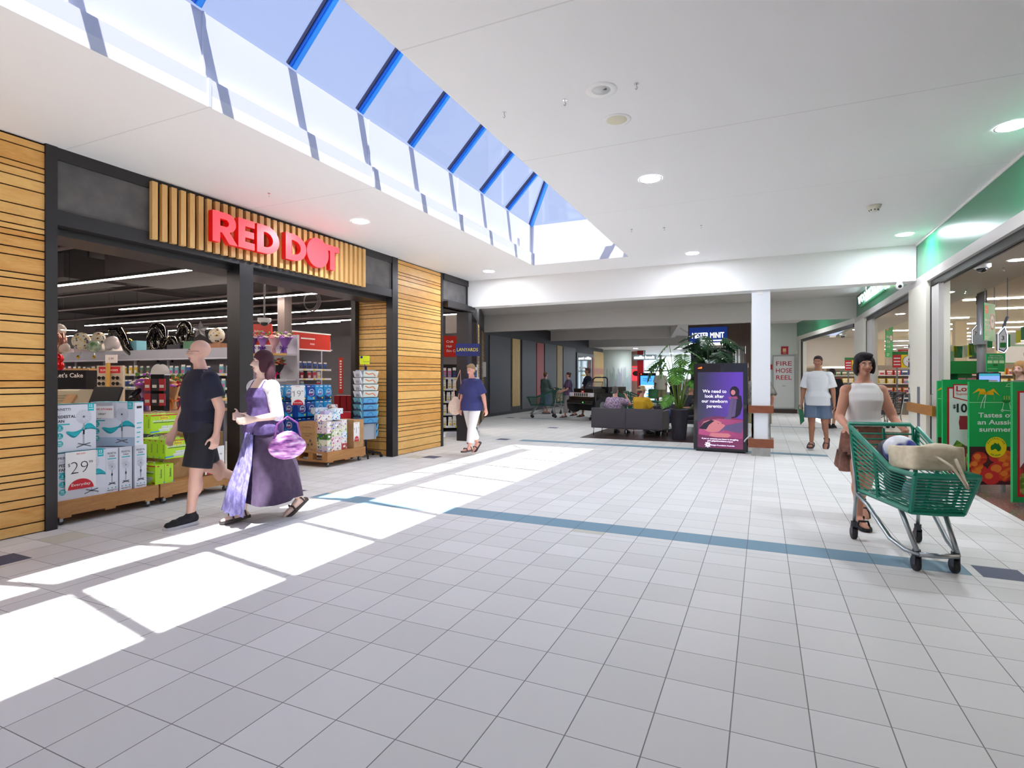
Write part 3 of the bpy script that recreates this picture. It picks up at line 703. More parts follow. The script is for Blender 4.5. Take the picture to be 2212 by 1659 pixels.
def fan(b, cx, cy, r, o, base):
    for q in (1, .86, .7, .52, .34): b.ring(V(o)+V((cx, 0, cy)), FU, FV, r*q*.975, r*q, 4, 30)
    for k in range(14): a = 2*PI*k/14; b.line((cx+r*.2*math.cos(a), cy+r*.2*math.sin(a)), (cx+r*math.cos(a), cy+r*math.sin(a)), .0016, FU, FV, o, 4)
    b.disc(V(o)+V((cx, 0, cy)), FU, FV, r*.16, 5, 16)
    b.line((cx, cy-r), (cx, base), .009, FU, FV, o, 4); b.line((cx, cy-r*1.9), (cx, cy-r*2.6), .013, FU, FV, o, 3)
    for sx, sy in ((-1, -1), (1, -1), (-.8, .75), (.9, .6)): b.line((cx, base), (cx+sx*r*.95, base+sy*r*.32), .010, FU, FV, o, 5)
def fan_box(w, h, d, kind, label, loc, rz, group=None):
    b = MB(); b.box((-w/2, 0, 0), (w/2, d, h), 0)
    b.box((-w/2-.0006, d*.0, h*.985), (w/2+.0006, d, h+.0008), 1) if kind != 'small' else None
    o = (0, -.001, 0); X0 = -w/2
    if kind == 'big' or kind == 'tilt':
        b.rect(X0, 0, w/2, h*.2, FU, FV, o, 8) if kind == 'tilt' else None
        o = (0, -.0014, 0)
        b.text('PRINETTI', X0+.03, h-.062, .032, FU, FV, o, 3, .01); b.line((X0+.008, h-.05), (X0+.03, h-.05), .002, FU, FV, o, 3)
        b.text('PEDESTAL', X0+.035, h-.135, .038, FU, FV, o, 3, .02); b.text('FAN', X0+.035, h-.178, .038, FU, FV, o, 3, .02)
        b.rect(X0+.035, h-.203, X0+.15, h-.191, FU, FV, o, 1); b.text('40cm', X0+.035, h-.095, .018, FU, FV, o, 4)
        for k, tx in enumerate(('3', '3', '90')):
            b.disc(V(o)+V((X0+.065, 0, h*.5-k*.075)), FU, FV, .03, 1, 20); b.text(tx, X0+.065, h*.5-k*.075-.004, .03, FU, FV, (0, -.002, 0), 7, .01, 'C'); b.rect(X0+.045, h*.5-k*.075-.016, X0+.085, h*.5-k*.075-.012, FU, FV, (0, -.002, 0), 7)
        wave(b, X0+.12, w/2, h*.42, h*.24, o); fan(b, w*.21, h*.72, .068, (0, -.0032, 0), h*.12)
        b.rect(w/2-.075, h-.075, w/2-.02, h, FU, FV, (0, -.002, 0), 1); b.text('12', w/2-.0475, h-.035, .034, FU, FV, (0, -.0028, 0), 7, .02, 'C'); b.rect(w/2-.068, h-.055, w/2-.027, h-.05, FU, FV, (0, -.0028, 0), 7)
    elif kind == 'small':
        b.text('PEDESTAL', 0, h-.06, .027, FU, FV, o, 3, .01, 'C', width=w*.72); b.text('FAN', 0, h-.09, .027, FU, FV, o, 3, .01, 'C')
        b.rect(-w*.34, h-.112, w*.34, h-.102, FU, FV, o, 1)
        for k in range(4): b.rect(-w*.34, h-.135-k*.014, w*(.2-.05*k), h-.132-k*.014, FU, FV, o, 4)
        fan(b, 0, h*.58, w*.3, (0, -.002, 0), h*.2)
        for k in range(3): b.disc(V(o)+V((-w*.3+k*w*.3, 0, h*.1)), FU, FV, .007, 1, 10)
        b.text('PRINETTI', 0, h*.03, .022, FU, FV, o, 3, .01, 'C', width=w*.75)
    # printed side panel
    o = (w/2+.001, 0, 0); b.rect(d*.2, h-.07, d*.8, h-.045, Y3, Z3, o, 3)
    for k in range(5): b.rect(d*.2, h*.5-k*.05, d*(.8-.08*k), h*.5-k*.05+.012, Y3, Z3, o, 1)
    ob = b.build('fan_box', FM, loc=loc, rz=rz); return tag(ob, label, 'box', group)
G1 = 'white and teal pedestal fan cartons on the wooden dolly'
fan_box(.45, .462, .13, 'big', 'wide white pedestal fan carton at the bottom left, behind the 29 price card', (-6.16, 3.228, .236), PI/2, G1)
fan_box(.385, .466, .14, 'big', 'upper left white pedestal fan carton, touching the black door frame', (-6.18, 3.182, .702), PI/2, G1)
fan_box(.46, .466, .14, 'tilt', 'upper right pedestal fan carton turned towards the viewer, with a store card on it', (-6.27, 3.585, .702), R(26), G1)
fan_box(.12, .455, .5, 'small', 'narrow fan carton end, leftmost of the three thin ones', (-6.17, 3.52, .236), PI/2, G1)
fan_box(.125, .458, .5, 'small', 'narrow fan carton end, middle of the three thin ones', (-6.165, 3.655, .236), PI/2, G1)
fan_box(.125, .462, .5, 'small', 'narrow fan carton end, rightmost of the three thin ones beside the green packs', (-6.15, 3.80, .236), PI/2, G1)
fan_box(.125, .462, .4, 'small', 'fan carton hidden mostly behind the thin ones, under the turned carton', (-6.72, 3.45, .236), PI/2, G1) if False else None
# price cards
def card(w, h, loc, rz, label, price, cents, band='Everyday', size=.1, tilt=0, name='price_card'):
    b = MB(); b.box((-w/2, 0, 0), (w/2, .002, h), 0); o = (0, -.001, 0)
    b.disc(V(o)+V((0, 0, .0)), FU, FV, w*.42, 1, 20, ry=h*.27, a0=0, a1=180)
    b.text(band, 0, h*.09, h*.1, FU, FV, (0, -.002, 0), 0, .0, 'C', width=w*.62)
    b.text('$', -w*.42, h*.62, h*.12, FU, FV, o, 2); b.text(price, -w*.05, h*.42, size*.86, FU, FV, o, 2, -.022, 'C'); b.text(cents, w*.26, h*.66, h*.1, FU, FV, o, 2)
    b.text('RED DOT', 0, h*.92, h*.05, FU, FV, o, 1, .02, 'C')
    ob = b.build(name, [paper, redi, ink], loc=loc, rot=(R(tilt), 0, rz)); return tag(ob, label, 'price card', 'white price cards with a red arc')
card(.27, .37, (-6.135, 3.215, .33), R(90), 'white price card reading 29 on the big fan carton', '29', '99', size=.2)
# card on the tilted carton
b = MB(); b.box((-.1, 0, 0), (.1, .002, .13)); b.text('INT STORES', -.095, .085, .026, FU, FV, (0, -.001, 0), 1, .02, width=.18); b.text('GREAT', -.06, .035, .026, FU, FV, (0, -.001, 0), 2, .02)
tag(b.build('store_card', [paper, redi, ink], loc=(-6.27+.045-.09, 3.585-.03-.03, 1.0), rz=R(26)), 'small white store card stuck on the turned fan carton', 'card')
# lime sponge packs
lime_c = mat('pack_lime', (178, 226, 18), .35); lime_d = mat('pack_lime_shadow', (150, 204, 14), .4); yel = mat('print_yellow', (250, 222, 40), .45); dgrn = mat('print_dark_green', (14, 74, 50), .45); lblue = mat('print_sky_blue', (60, 150, 220), .45); clear = mat('clear_plastic', (236, 240, 236), .15, alpha=.45)
SPM = [lime_c, redi, dgrn, paper, yel, lblue, pgrey, clear, ink, mat('sponge_white', (214, 222, 214), .7)]
def sponge_pack():
    w, h, d = .30, .215, .10
    t = thing('sponge_pack', 'x', 'pack', (0, 0, 0), group='lime green eraser sponge packs on the wooden dolly')
    b = MB(); b.box((-w/2, 0, 0), (w/2, d, h), 0); o = (0, -.001, 0); o2 = (0, -.0016, 0); o3 = (0, -.0022, 0)
    b.rect(-w/2, h-.018, w/2, h-.006, FU, FV, o, 1); b.text('NEW FORMULA', 0, h-.016, .008, FU, FV, o2, 4, .01, 'C')
    b.disc((0, -.001, h-.045), FU, FV, .06, 4, 20, ry=.02); b.text('Sedona', 0, h-.052, .030, FU, FV, o2, 2, .01, 'C')
    b.text('ERASER SPONGES', 0, h-.085, .026, FU, FV, o3, 3, .015, 'C', width=w*.84); b.rect(-w*.40, h-.097, w*.40, h-.09, FU, FV, o, 2)
    for (x, y) in ((-.06, .02), (.0, .02), (-.03, .05), (.04, .05)): b.rect(x, y, x+.065, y+.033, FU, FV, o2 if y < .03 else o, 9); b.rect(x, y+.026, x+.065, y+.033, FU, FV, o3, 3)
    b.flat([(-w/2, .01), (-w*.2, .018), (-w*.14, .03), (-w/2, .028)], FU, FV, o3, 5); b.rect(w*.3, .012, w*.47, .026, FU, FV, o3, 1)
    for sx, uu, oo in ((-1, -Y3, (-w/2-.001, d, 0)), (1, Y3, (w/2+.001, 0, 0))):
        b.text('Sedona', .085, h*.3, .036, Z3, -V(uu), oo, 2, .01) if False else b.text('Sedona', h*.3, -.075 if sx < 0 else -.075, .034, Z3, -V(uu), oo, 2, .01)
        b.rect(.02, h-.02, .045, h-.008, uu, Z3, oo, 1); b.rect(.09, .01, .11, .02, uu, Z3, oo, 5)
    b.rect(-w/2, .0, w/2, .001, FU, FV, o, 0)
    b.build('carton', SPM, t)
    k = MB(); k.tube([(-.06, d/2, h), (-.05, d/2, h+.025), (0, d/2, h+.035), (.05, d/2, h+.025), (.06, d/2, h)], .0035, 6); k.build('carry_handle', clear, t, True)
    return t
sp0 = sponge_pack(); index_kids(sp0)
SPN = 0
def sp(loc, rz, label):
    global SPN
    if SPN == 0: o = sp0; o.location = loc; o.rotation_euler = (0, 0, rz); o['label'] = label
    else: o = dup(sp0, loc, rz, label)
    SPN += 1; return o
P2 = PI/2
sp((-6.17, 4.07, .80), P2, 'front lime sponge pack on top of the whole stack')
sp((-6.275, 4.07, .80), P2, 'lime sponge pack directly behind the topmost front one')
for k in range(5): sp((-6.17-.104*k, 4.235, .50+.0), P2, ('lime sponge pack at the front of the middle layer, half behind the man', 'second lime pack from the front of the middle layer', 'third lime pack from the front of the middle layer', 'fourth lime pack from the front of the middle layer', 'rearmost lime pack of the middle layer beside the fan cartons')[k])
sp((-6.13-.15, 3.945, .236), 0, 'front lime pack of the bottom layer, showing its back print')
sp((-6.13-.15, 4.05, .236), 0, 'lime pack behind the front one of the bottom layer, end on')
# carton beneath
def carton(w, d, h, loc, rz, label, txt=None, name='cardboard_carton', grp=None):
    b = MB(); b.box((-w/2, 0, 0), (w/2, d, h)); b.box((-w/2, d*.48, h), (w/2, d*.52, h+.001), 1)
    if txt == 'E':
        o = (0, -.001, 0)
        b.ring(V(o)+V((0, 0, h*.82)), FU, FV, w*.36, w*.37, 1, 32, ky=.4); b.text('Eternity', 0, h*.79, .045, FU, FV, o, 1, .0, 'C', width=w*.55)
        b.text('QUALITY FACIAL', 0, h*.58, .03, FU, FV, o, 1, .01, 'C', width=w*.6); b.text('TISSUES', 0, h*.5, .03, FU, FV, o, 1, .01, 'C'); b.text('36 x 224s x 3 ply', 0, h*.4, .018, FU, FV, o, 1, 0, 'C')
        for (x, y) in ((.18, .36), (.06, .22), (.26, .24)):
            for k in range(6): a = k*PI/3; b.line((w*x, h*y), (w*x+.03*math.cos(a), h*y+.03*math.sin(a)), .008, FU, FV, o, 2)
        for k in range(4): b.rect(-w*.45, h*(.16-.035*k), w*(.1+.08*k), h*(.168-.035*k), FU, FV, o, 1)
    return tag(b.build(name, [kraft, kraftd, ink], loc=loc, rz=rz), label, 'carton', grp)
carton(.36, .3, .255, (-6.32, 4.345, .236), P2, 'plain brown carton below the lime packs beside the man’s leg')
card(.26, .33, (-6.135, 4.68, .25), R(90), 'white everyday price card at the foot of the stack, behind the bald man’s shin', '5', '99', size=.15)
carton(.42, .6, .5, (-6.35, 4.75, .236), P2, 'brown carton stack base behind the bald man, left of the black post')
# wooden dollies on castors
def dolly(w, d, label, loc, rz, open_ends=False):
    """w along local x (front), d depth (local y)"""
    t = thing('wooden_dolly', label, 'dolly', loc, rz, 'pine dollies on castors at the shop entrance')
    top = .236
    for i in range(6):
        y0 = d*i/6; MB().box((-w/2, y0+.004, top-.02), (w/2, y0+d/6-.004, top)).build('deck_board', pallet_w, t)
    MB().box((-w/2, -.004, top-.145), (w/2, .022, top-.001)).build('side_board', pallet_w, t); MB().box((-w/2, d-.022, top-.145), (w/2, d+.004, top-.001)).build('side_board', pallet_w, t)
    if open_ends:
        for x in (-1, 1):
            MB().box((x*w/2-.012, 0, top-.145), (x*w/2+.012, d, top-.125)).build('bottom_board', pallet_w, t)
        for yy in (.02, d*.33, d*.64, d-.1): MB().box((-w/2, yy, top-.125), (-w/2+.09, yy+.09, top-.02)).build('block', pallet_w, t)
    else:
        for x in (-1, 1): MB().box((x*w/2-.011, .02, top-.13), (x*w/2+.011, d-.02, top-.02)).build('end_board', pallet_w, t)
    for x in (-w/2+.09, 0, w/2-.09): MB().box((x-.05, 0, top-.165), (x+.05, d, top-.145)).build('skid', pallet_w, t)
    for x in (-w/2+.08, w/2-.08):
        for y in (.07, d-.07):
            c = MB(); c.cbox((x, y, .0735), (.055, .05, .006)); c.cbox((x, y-.017, .052), (.03, .003, .045)); c.cbox((x, y+.017, .052), (.03, .003, .045))
            o = c.build('castor', steel, t); MB().cyl((x-.0, y-.012, .033), (x, y+.012, .033), .032, n=18).build('wheel', mat('wheel_grey', (84, 86, 90), .5), o, True)
    return t
dolly(.99, .9, 'pine dolly under the fan cartons, left end behind the black frame', (-6.13, 3.485, 0), P2)
dolly(.95, .9, 'pine dolly under the green packs, behind the bald man’s legs', (-6.13, 4.475, 0), P2)
dolly(.92, .92, 'pine dolly under the blue packs and tissue boxes', (-6.26, 7.2, 0), P2, True)
# blue dishwasher tablet bags
bl1 = mat('pack_royal_blue', (16, 62, 150), .3); bl2 = mat('pack_cyan', (36, 150, 214), .3); bl3 = mat('pack_navy', (14, 36, 96), .35)
def blue_pack(kind):
    w, h, d = .185, .262, .09
    b = MB(); o = (0, -.047, 0); A = 0 if kind == 0 else 1
    # pouch bulging at the bottom
    prof = [(-.040, 0), (-.045, .06), (-.042, .16), (-.02, h-.012), (-.01, h), (.01, h), (.02, h-.012), (.042, .16), (.045, .06), (.040, 0)]
    b.prism(prof, (-w/2, 0, 0), Y3, Z3, (w, 0, 0), A)
    o = (0, -.0462, 0); tl = V((0, .11, 1)).normalized()
    b.flat([(-w*.46, .01), (w*.46, .01), (w*.46, .07), (0, .05), (-w*.46, .09)], FU, FV, o, 1 if kind == 0 else 2)
    b.ring((.01, -.0466, .135), FU, FV, .05, .058, 3, 20, -60, 200); 
    b.text('finish', -.005, .125, .045, FU, FV, (0, -.047, 0), 3, .02, 'C'); b.text('Powerball', -.005, .10, .026, FU, FV, (0, -.0472, 0), 4, .02, 'C')
    b.disc((.055, -.047, .04), FU, FV, .016, 5, 14); b.rect(-w*.4, h-.03, -w*.1, h-.018, FU, FV, (0, -.036, 0), 3); b.rect(w*.1, h-.034, w*.42, h-.014, FU, FV, (0, -.036, 0), 1 if kind == 0 else 3)
    b.text('ULTIMATE', -.005, .075, .014, FU, FV, o, 3, .01, 'C')
    ob = b.build('dishwasher_tablet_bag', [bl1, bl2, bl3, paper, redi, yel]); return ob
protoB = [blue_pack(0), blue_pack(1)]; usedB = [False, False]
def put_blue(kind, loc, rz, label):
    o = protoB[kind]
    if usedB[kind]: o = o.copy(); COL.objects.link(o)
    usedB[kind] = True; o.location = loc; o.rotation_euler = (0, 0, rz)
    tag(o, label, 'bag', 'blue dishwasher tablet bags stacked on the dolly')
rows = ('bottom', 'second', 'third', 'top')
for L in range(4):
    z = .237+L*.268
    for i in range(4): put_blue(1 if (L > 1 and i in (2, 3)) or (L == 3 and i == 0) else 0, (-6.95, 6.86+i*.2, z), P2, '%s bag of the %s row facing the mall, blue dishwasher tablets' % (('leftmost', 'second', 'third', 'rightmost')[i], rows[L]))
    for i in range(3): put_blue(0 if L != 3 else 1, (-7.09-i*.2, 6.80, z), 0, '%s blue tablet bag of the %s row on the side towards the lady in purple' % (('right', 'middle', 'left')[i], rows[L]))
b = MB()
for L in range(4): b.box((-7.6, 6.86, .237+L*.268), (-7.02, 7.62, .237+L*.268+.262))
tag(b.build('display_carton', mat('pack_navy', (14, 36, 96), .35)), 'dark blue display cartons filling the middle of the blue stack', 'carton')
card(.2, .32, (-6.90, 6.765, .98), R(45), 'white price card reading 19 hung on the blue bags', '19', '99', size=.17)
# tissues
carton(.36, .26, .475, (-6.70, 6.765, .237), 0, 'tall brown tissue carton printed with an oval logo, left of the tissue boxes', 'E')
carton(.25, .4, .47, (-6.285, 7.52, .237), P2, 'brown carton behind the 1.70 price card at the right end of the dolly')
card(.15, .32, (-6.265, 7.44, .35), R(90), 'white price card reading 1.70 on the brown carton', '1', '70', size=.17)
def floral(name, base, cols, sc=26):
    m = mat(name, base, .5); g = NT(m)
    v = g.vec('Object', (1, 1, 1)); vo = g.new('ShaderNodeTexVoronoi'); vo.inputs['Scale'].default_value = sc; g.t.links.new(v, vo.inputs['Vector'])
    n = g.noise(sc*.6, 3, v)
    f = g.m('LESS_THAN', vo.outputs['Distance'], .42); wn = g.new('ShaderNodeSeparateColor'); g.t.links.new(vo.outputs['Color'], wn.inputs[0])
    c = g.mix(g.m('GREATER_THAN', wn.outputs[0], .5), lin(cols[0]), lin(cols[1])); c = g.mix(g.m('GREATER_THAN', wn.outputs[1], .7), c, lin(cols[2]))
    g.base(g.mix(g.m('MULTIPLY', f, g.m('GREATER_THAN', n, .42)), lin(base), c)); return m
FL = [floral('floral_spring', (240, 236, 232), ((206, 80, 110), (110, 96, 190), (240, 190, 90))), floral('floral_blue', (226, 238, 246), ((40, 120, 190), (20, 84, 160), (90, 180, 220)), 34),
      floral('floral_green', (232, 232, 206), ((120, 160, 90), (90, 140, 110), (190, 200, 120)), 22), floral('floral_pink', (238, 222, 228), ((206, 90, 150), (180, 60, 110), (240, 200, 216)), 24),
      floral('floral_garden', (70, 110, 50), ((130, 180, 60), (60, 60, 130), (190, 210, 90)), 30), mat('tissue_lilac', (196, 184, 222), .5), floral('floral_red', (190, 66, 70), ((220, 120, 110), (160, 40, 50), (236, 180, 160)), 20), floral('floral_iris', (206, 200, 214), ((90, 90, 190), (70, 120, 70), (214, 180, 110)), 24)]
FLN = ('spring flower', 'blue blossom', 'pale green leaf', 'pink blossom', 'garden green', 'plain lilac', 'red', 'iris')
def tissue(w, d, h, loc, rz, fi, label, rot=None):
    t = thing('tissue_box', label, 'tissue box', loc, rz, 'patterned tissue boxes stacked on the dolly', rot=rot)
    MB().box((-w/2, 0, 0), (w/2, d, h)).build('carton', FL[fi], t)
    MB().disc((0, d/2, h+.001), X3, Y3, w*.3, n=18, ry=d*.3).build('oval_opening', paper, t)
    MB().disc((0, -.001, h/2), X3, Z3, min(.03, w*.3), n=16, ry=.017).build('brand_oval', paper, t)
    return t
cols = [(6.84, 5, (7, 2, 4, 3, 0), .095), (7.02, 4, (0, 3, 2, 7), .23), (7.215, 5, (6, 0, 1, 2, 0), .135)]
nm = ('bottom', 'second', 'third', 'fourth', 'fifth')
for ci, (y, n, pat, w) in enumerate(cols):
    for k in range(n):
        h = .098 if ci != 1 else .118
        tissue(w-.004, .22, h-.002, (-6.31-.012*ci, y, .237+k*h), P2, pat[k], '%s tissue box from the bottom of the %s column, %s pattern' % (('lowest', 'second', 'third', 'fourth', 'fifth')[k], ('narrow left', 'wide middle', 'right')[ci], FLN[pat[k]]))
TOPS = [(-6.42, 6.86, .727, 0, .24, .1), (-6.50, 6.96, .71, 1, .24, .12), (-6.45, 7.02, .80, 5, .24, .08), (-6.42, 7.10, .72, 1, .24, .1), (-6.42, 7.18, .822, 1, .25, .09), (-6.6, 7.28, .73, 0, .12, .24), (-6.62, 7.0, .83, 1, .24, .1), (-6.64, 7.25, .97, 0, .1, .1)]
for k, (x, y, z, fi, w, h) in enumerate(TOPS):
    if k == 7: continue
    tissue(w, .12, h, (x, y, z if k not in (3,) else .728), R(70+k*7) if k < 5 else R(80), fi, '%s tissue box lying loose on top of the pile, %s' % (FLN[fi], ('leftmost', 'second from left', 'the lilac one', 'beside the right column', 'highest', 'upright at the right', 'behind the others')[k]))
carton(.5, .22, .47, (-6.60, 7.09, .237), P2, 'brown carton holding up the tissue pile from behind')
# calendar spinner
cs = thing('calendar_spinner', 'navy spinner stand full of calendars with a yellow sign, against the timber jamb', 'display stand', (-6.47, 7.93, 0))
navyp = mat('spinner_navy', (32, 38, 100), .4)
MB().cyl((0, 0, .09), (0, 0, 1.62), .018, n=14).build('pole', navyp, cs, True)
b = MB(); b.lathe([(.05, .07), (.05, .11), (.03, .13)], n=16); ft = b.build('hub', blk2, cs, True)
for k in range(5):
    a = 2*PI*k/5+.5; c, s_ = math.cos(a), math.sin(a)
    b = MB(); b.tube([(0, 0, .09), (.1*c, .1*s_, .095), (.27*c, .27*s_, .07)], [.024, .022, .018], 8); l = b.build('leg', blk2, cs, True)
    MB().cyl((.27*c-.012*s_, .27*s_+.012*c, .03), (.27*c+.012*s_, .27*s_-.012*c, .03), .028, n=14).build('castor', blk2, l, True)
b = MB(); b.box((-.085, -.12, 1.66), (.085, -.115, 1.81)); b.text('Calendars', .03, 1.70, .03, FU, FV, (0, -.121, 0), 1, 0, 'C', width=.12); b.disc((-.055, -.121, 1.785), X3, Z3, .022, 2, 16); b.cyl((0, -.1, 1.55), (0, -.115, 1.67), .006, m=1)
b.build('header_sign', [mat('sign_yellow', (222, 232, 30), .45), navyp, bl3], cs, rz=R(30))
calm = [mat('cal_sky', (70, 160, 214), .3), mat('cal_art', (206, 214, 206), .35), mat('cal_white', (232, 234, 240), .35), mat('cal_beach', (110, 190, 214), .3)]
prt = [mat('cal_orange', (214, 120, 70), .4), ink, mat('cal_green', (60, 120, 90), .4), mat('cal_dark_blue', (20, 60, 120), .4)]
for f in range(4):
    ang = R(66+90*f); M = Matrix.Rotation(ang, 4, 'Z')
    for k in range(10):
        z = 1.44-k*.118; kind = (1 if k < 4 else 0) if f in (0, 2) else (2 if k < 4 else 3 if k < 7 else 0)
        if k > 7 and f in (0, 2): continue
        b = MB(); b.add([(-.13, -.155, z-.005), (.13, -.155, z-.005), (.13, -.185, z+.1), (-.13, -.185, z+.1), (-.13, -.12, z-.005), (.13, -.12, z-.005), (.13, -.16, z+.1), (-.13, -.16, z+.1)], [(0, 1, 2, 3), (5, 4, 7, 6), (0, 3, 7, 4), (1, 5, 6, 2), (3, 2, 6, 7), (0, 4, 5, 1)], 0)
        fu, fv, fo = X3, V((0, -.03, .105)).normalized(), (0, -.1562, z-.005)
        if kind == 1: b.stroke([(-.1, .08), (-.03, .05), (.05, .07), (.1, .02)], .02, fu, fv, fo, 1)
        elif kind == 2:
            for q in range(4): b.line((-.04+q*.03, .01), (-.03+q*.03, .06), .012, fu, fv, fo, 2)
        elif kind == 3: b.rect(-.13, 0, .13, .03, fu, fv, fo, 1 if False else 4); b.disc(V(fo)+fv*.035, fu, fv, .03, 2, 12, ry=.02, a0=0, a1=180)
        else: b.ring(V(fo)+fv*.03, fu, fv, .05, .057, 4, 14, 0, 180); b.rect(-.13, 0, .13, .02, fu, fv, fo, 4)
        b.xf(M); b.build('calendar_row', [calm[kind], prt[0], prt[1], prt[2], prt[3]], cs)
    b = MB(); b.box((-.14, -.115, .33), (.14, -.11, 1.56)); b.xf(M); b.build('rack_panel', mat('rack_clear', (214, 222, 232), .2, alpha=.5), cs)
# ================================================================ PEOPLE
def loft(b, rings, n=24, m=0):
    """rings: (cx, cy, cz, rx, ry[, tilt]) horizontal ellipses joined into one closed skin"""
    vs = []
    for r in rings:
        tx = r[5] if len(r) > 5 else 0
        for k in range(n):
            t = 2*PI*k/n; c, s_ = math.cos(t), math.sin(t)
            # slightly squared ellipse
            q = (abs(c)**2.4+abs(s_)**2.4)**(-1/2.4)
            vs.append((r[0]+r[3]*c*q, r[1]+r[4]*s_*q, r[2]+tx*s_*r[4]))
    fs = [tuple(range(n))[::-1], tuple((len(rings)-1)*n+k for k in range(n))]
    for i in range(len(rings)-1):
        for k in range(n): fs.append((i*n+k, i*n+(k+1) % n, (i+1)*n+(k+1) % n, (i+1)*n+k))
    return b.add(vs, fs, m)
def cap(b, p0, p1, r0, r1, n=14, ends=True):
    b.cyl(p0, p1, r0, r1, n)
    if ends: b.ell(p0, r0, n, 8); b.ell(p1, r1, n, 8)
    return b
def fuse(b, name, m, parent, vox=.01, smooth=4, fac=.5):
    me = bpy.data.meshes.new('f'); me.from_pydata(b.v, [], b.f); me.update()
    o = bpy.data.objects.new('f', me); COL.objects.link(o)
    r = o.modifiers.new('r', 'REMESH'); r.mode = 'VOXEL'; r.voxel_size = vox; r.use_smooth_shade = True
    if smooth: s = o.modifiers.new('s', 'SMOOTH'); s.iterations = smooth; s.factor = fac
    dg = bpy.context.evaluated_depsgraph_get(); me2 = bpy.data.meshes.new_from_object(o.evaluated_get(dg))
    bpy.data.objects.remove(o); bpy.data.meshes.remove(me)
    me2.name = name; me2.materials.clear(); me2.materials.append(m)
    me2.polygons.foreach_set('use_smooth', [True]*len(me2.polygons))
    o = bpy.data.objects.new(name, me2); COL.objects.link(o); o.parent = parent; return o
def skinmat(name, c):
    m = mat(name, c, .5); b = m.node_tree.nodes['Principled BSDF']; b.inputs['Subsurface Weight'].default_value = .12; b.inputs['Subsurface Radius'].default_value = (.02, .008, .004); b.inputs['Subsurface Scale'].default_value = .5; return m
def N(v): return V(v).normalized()
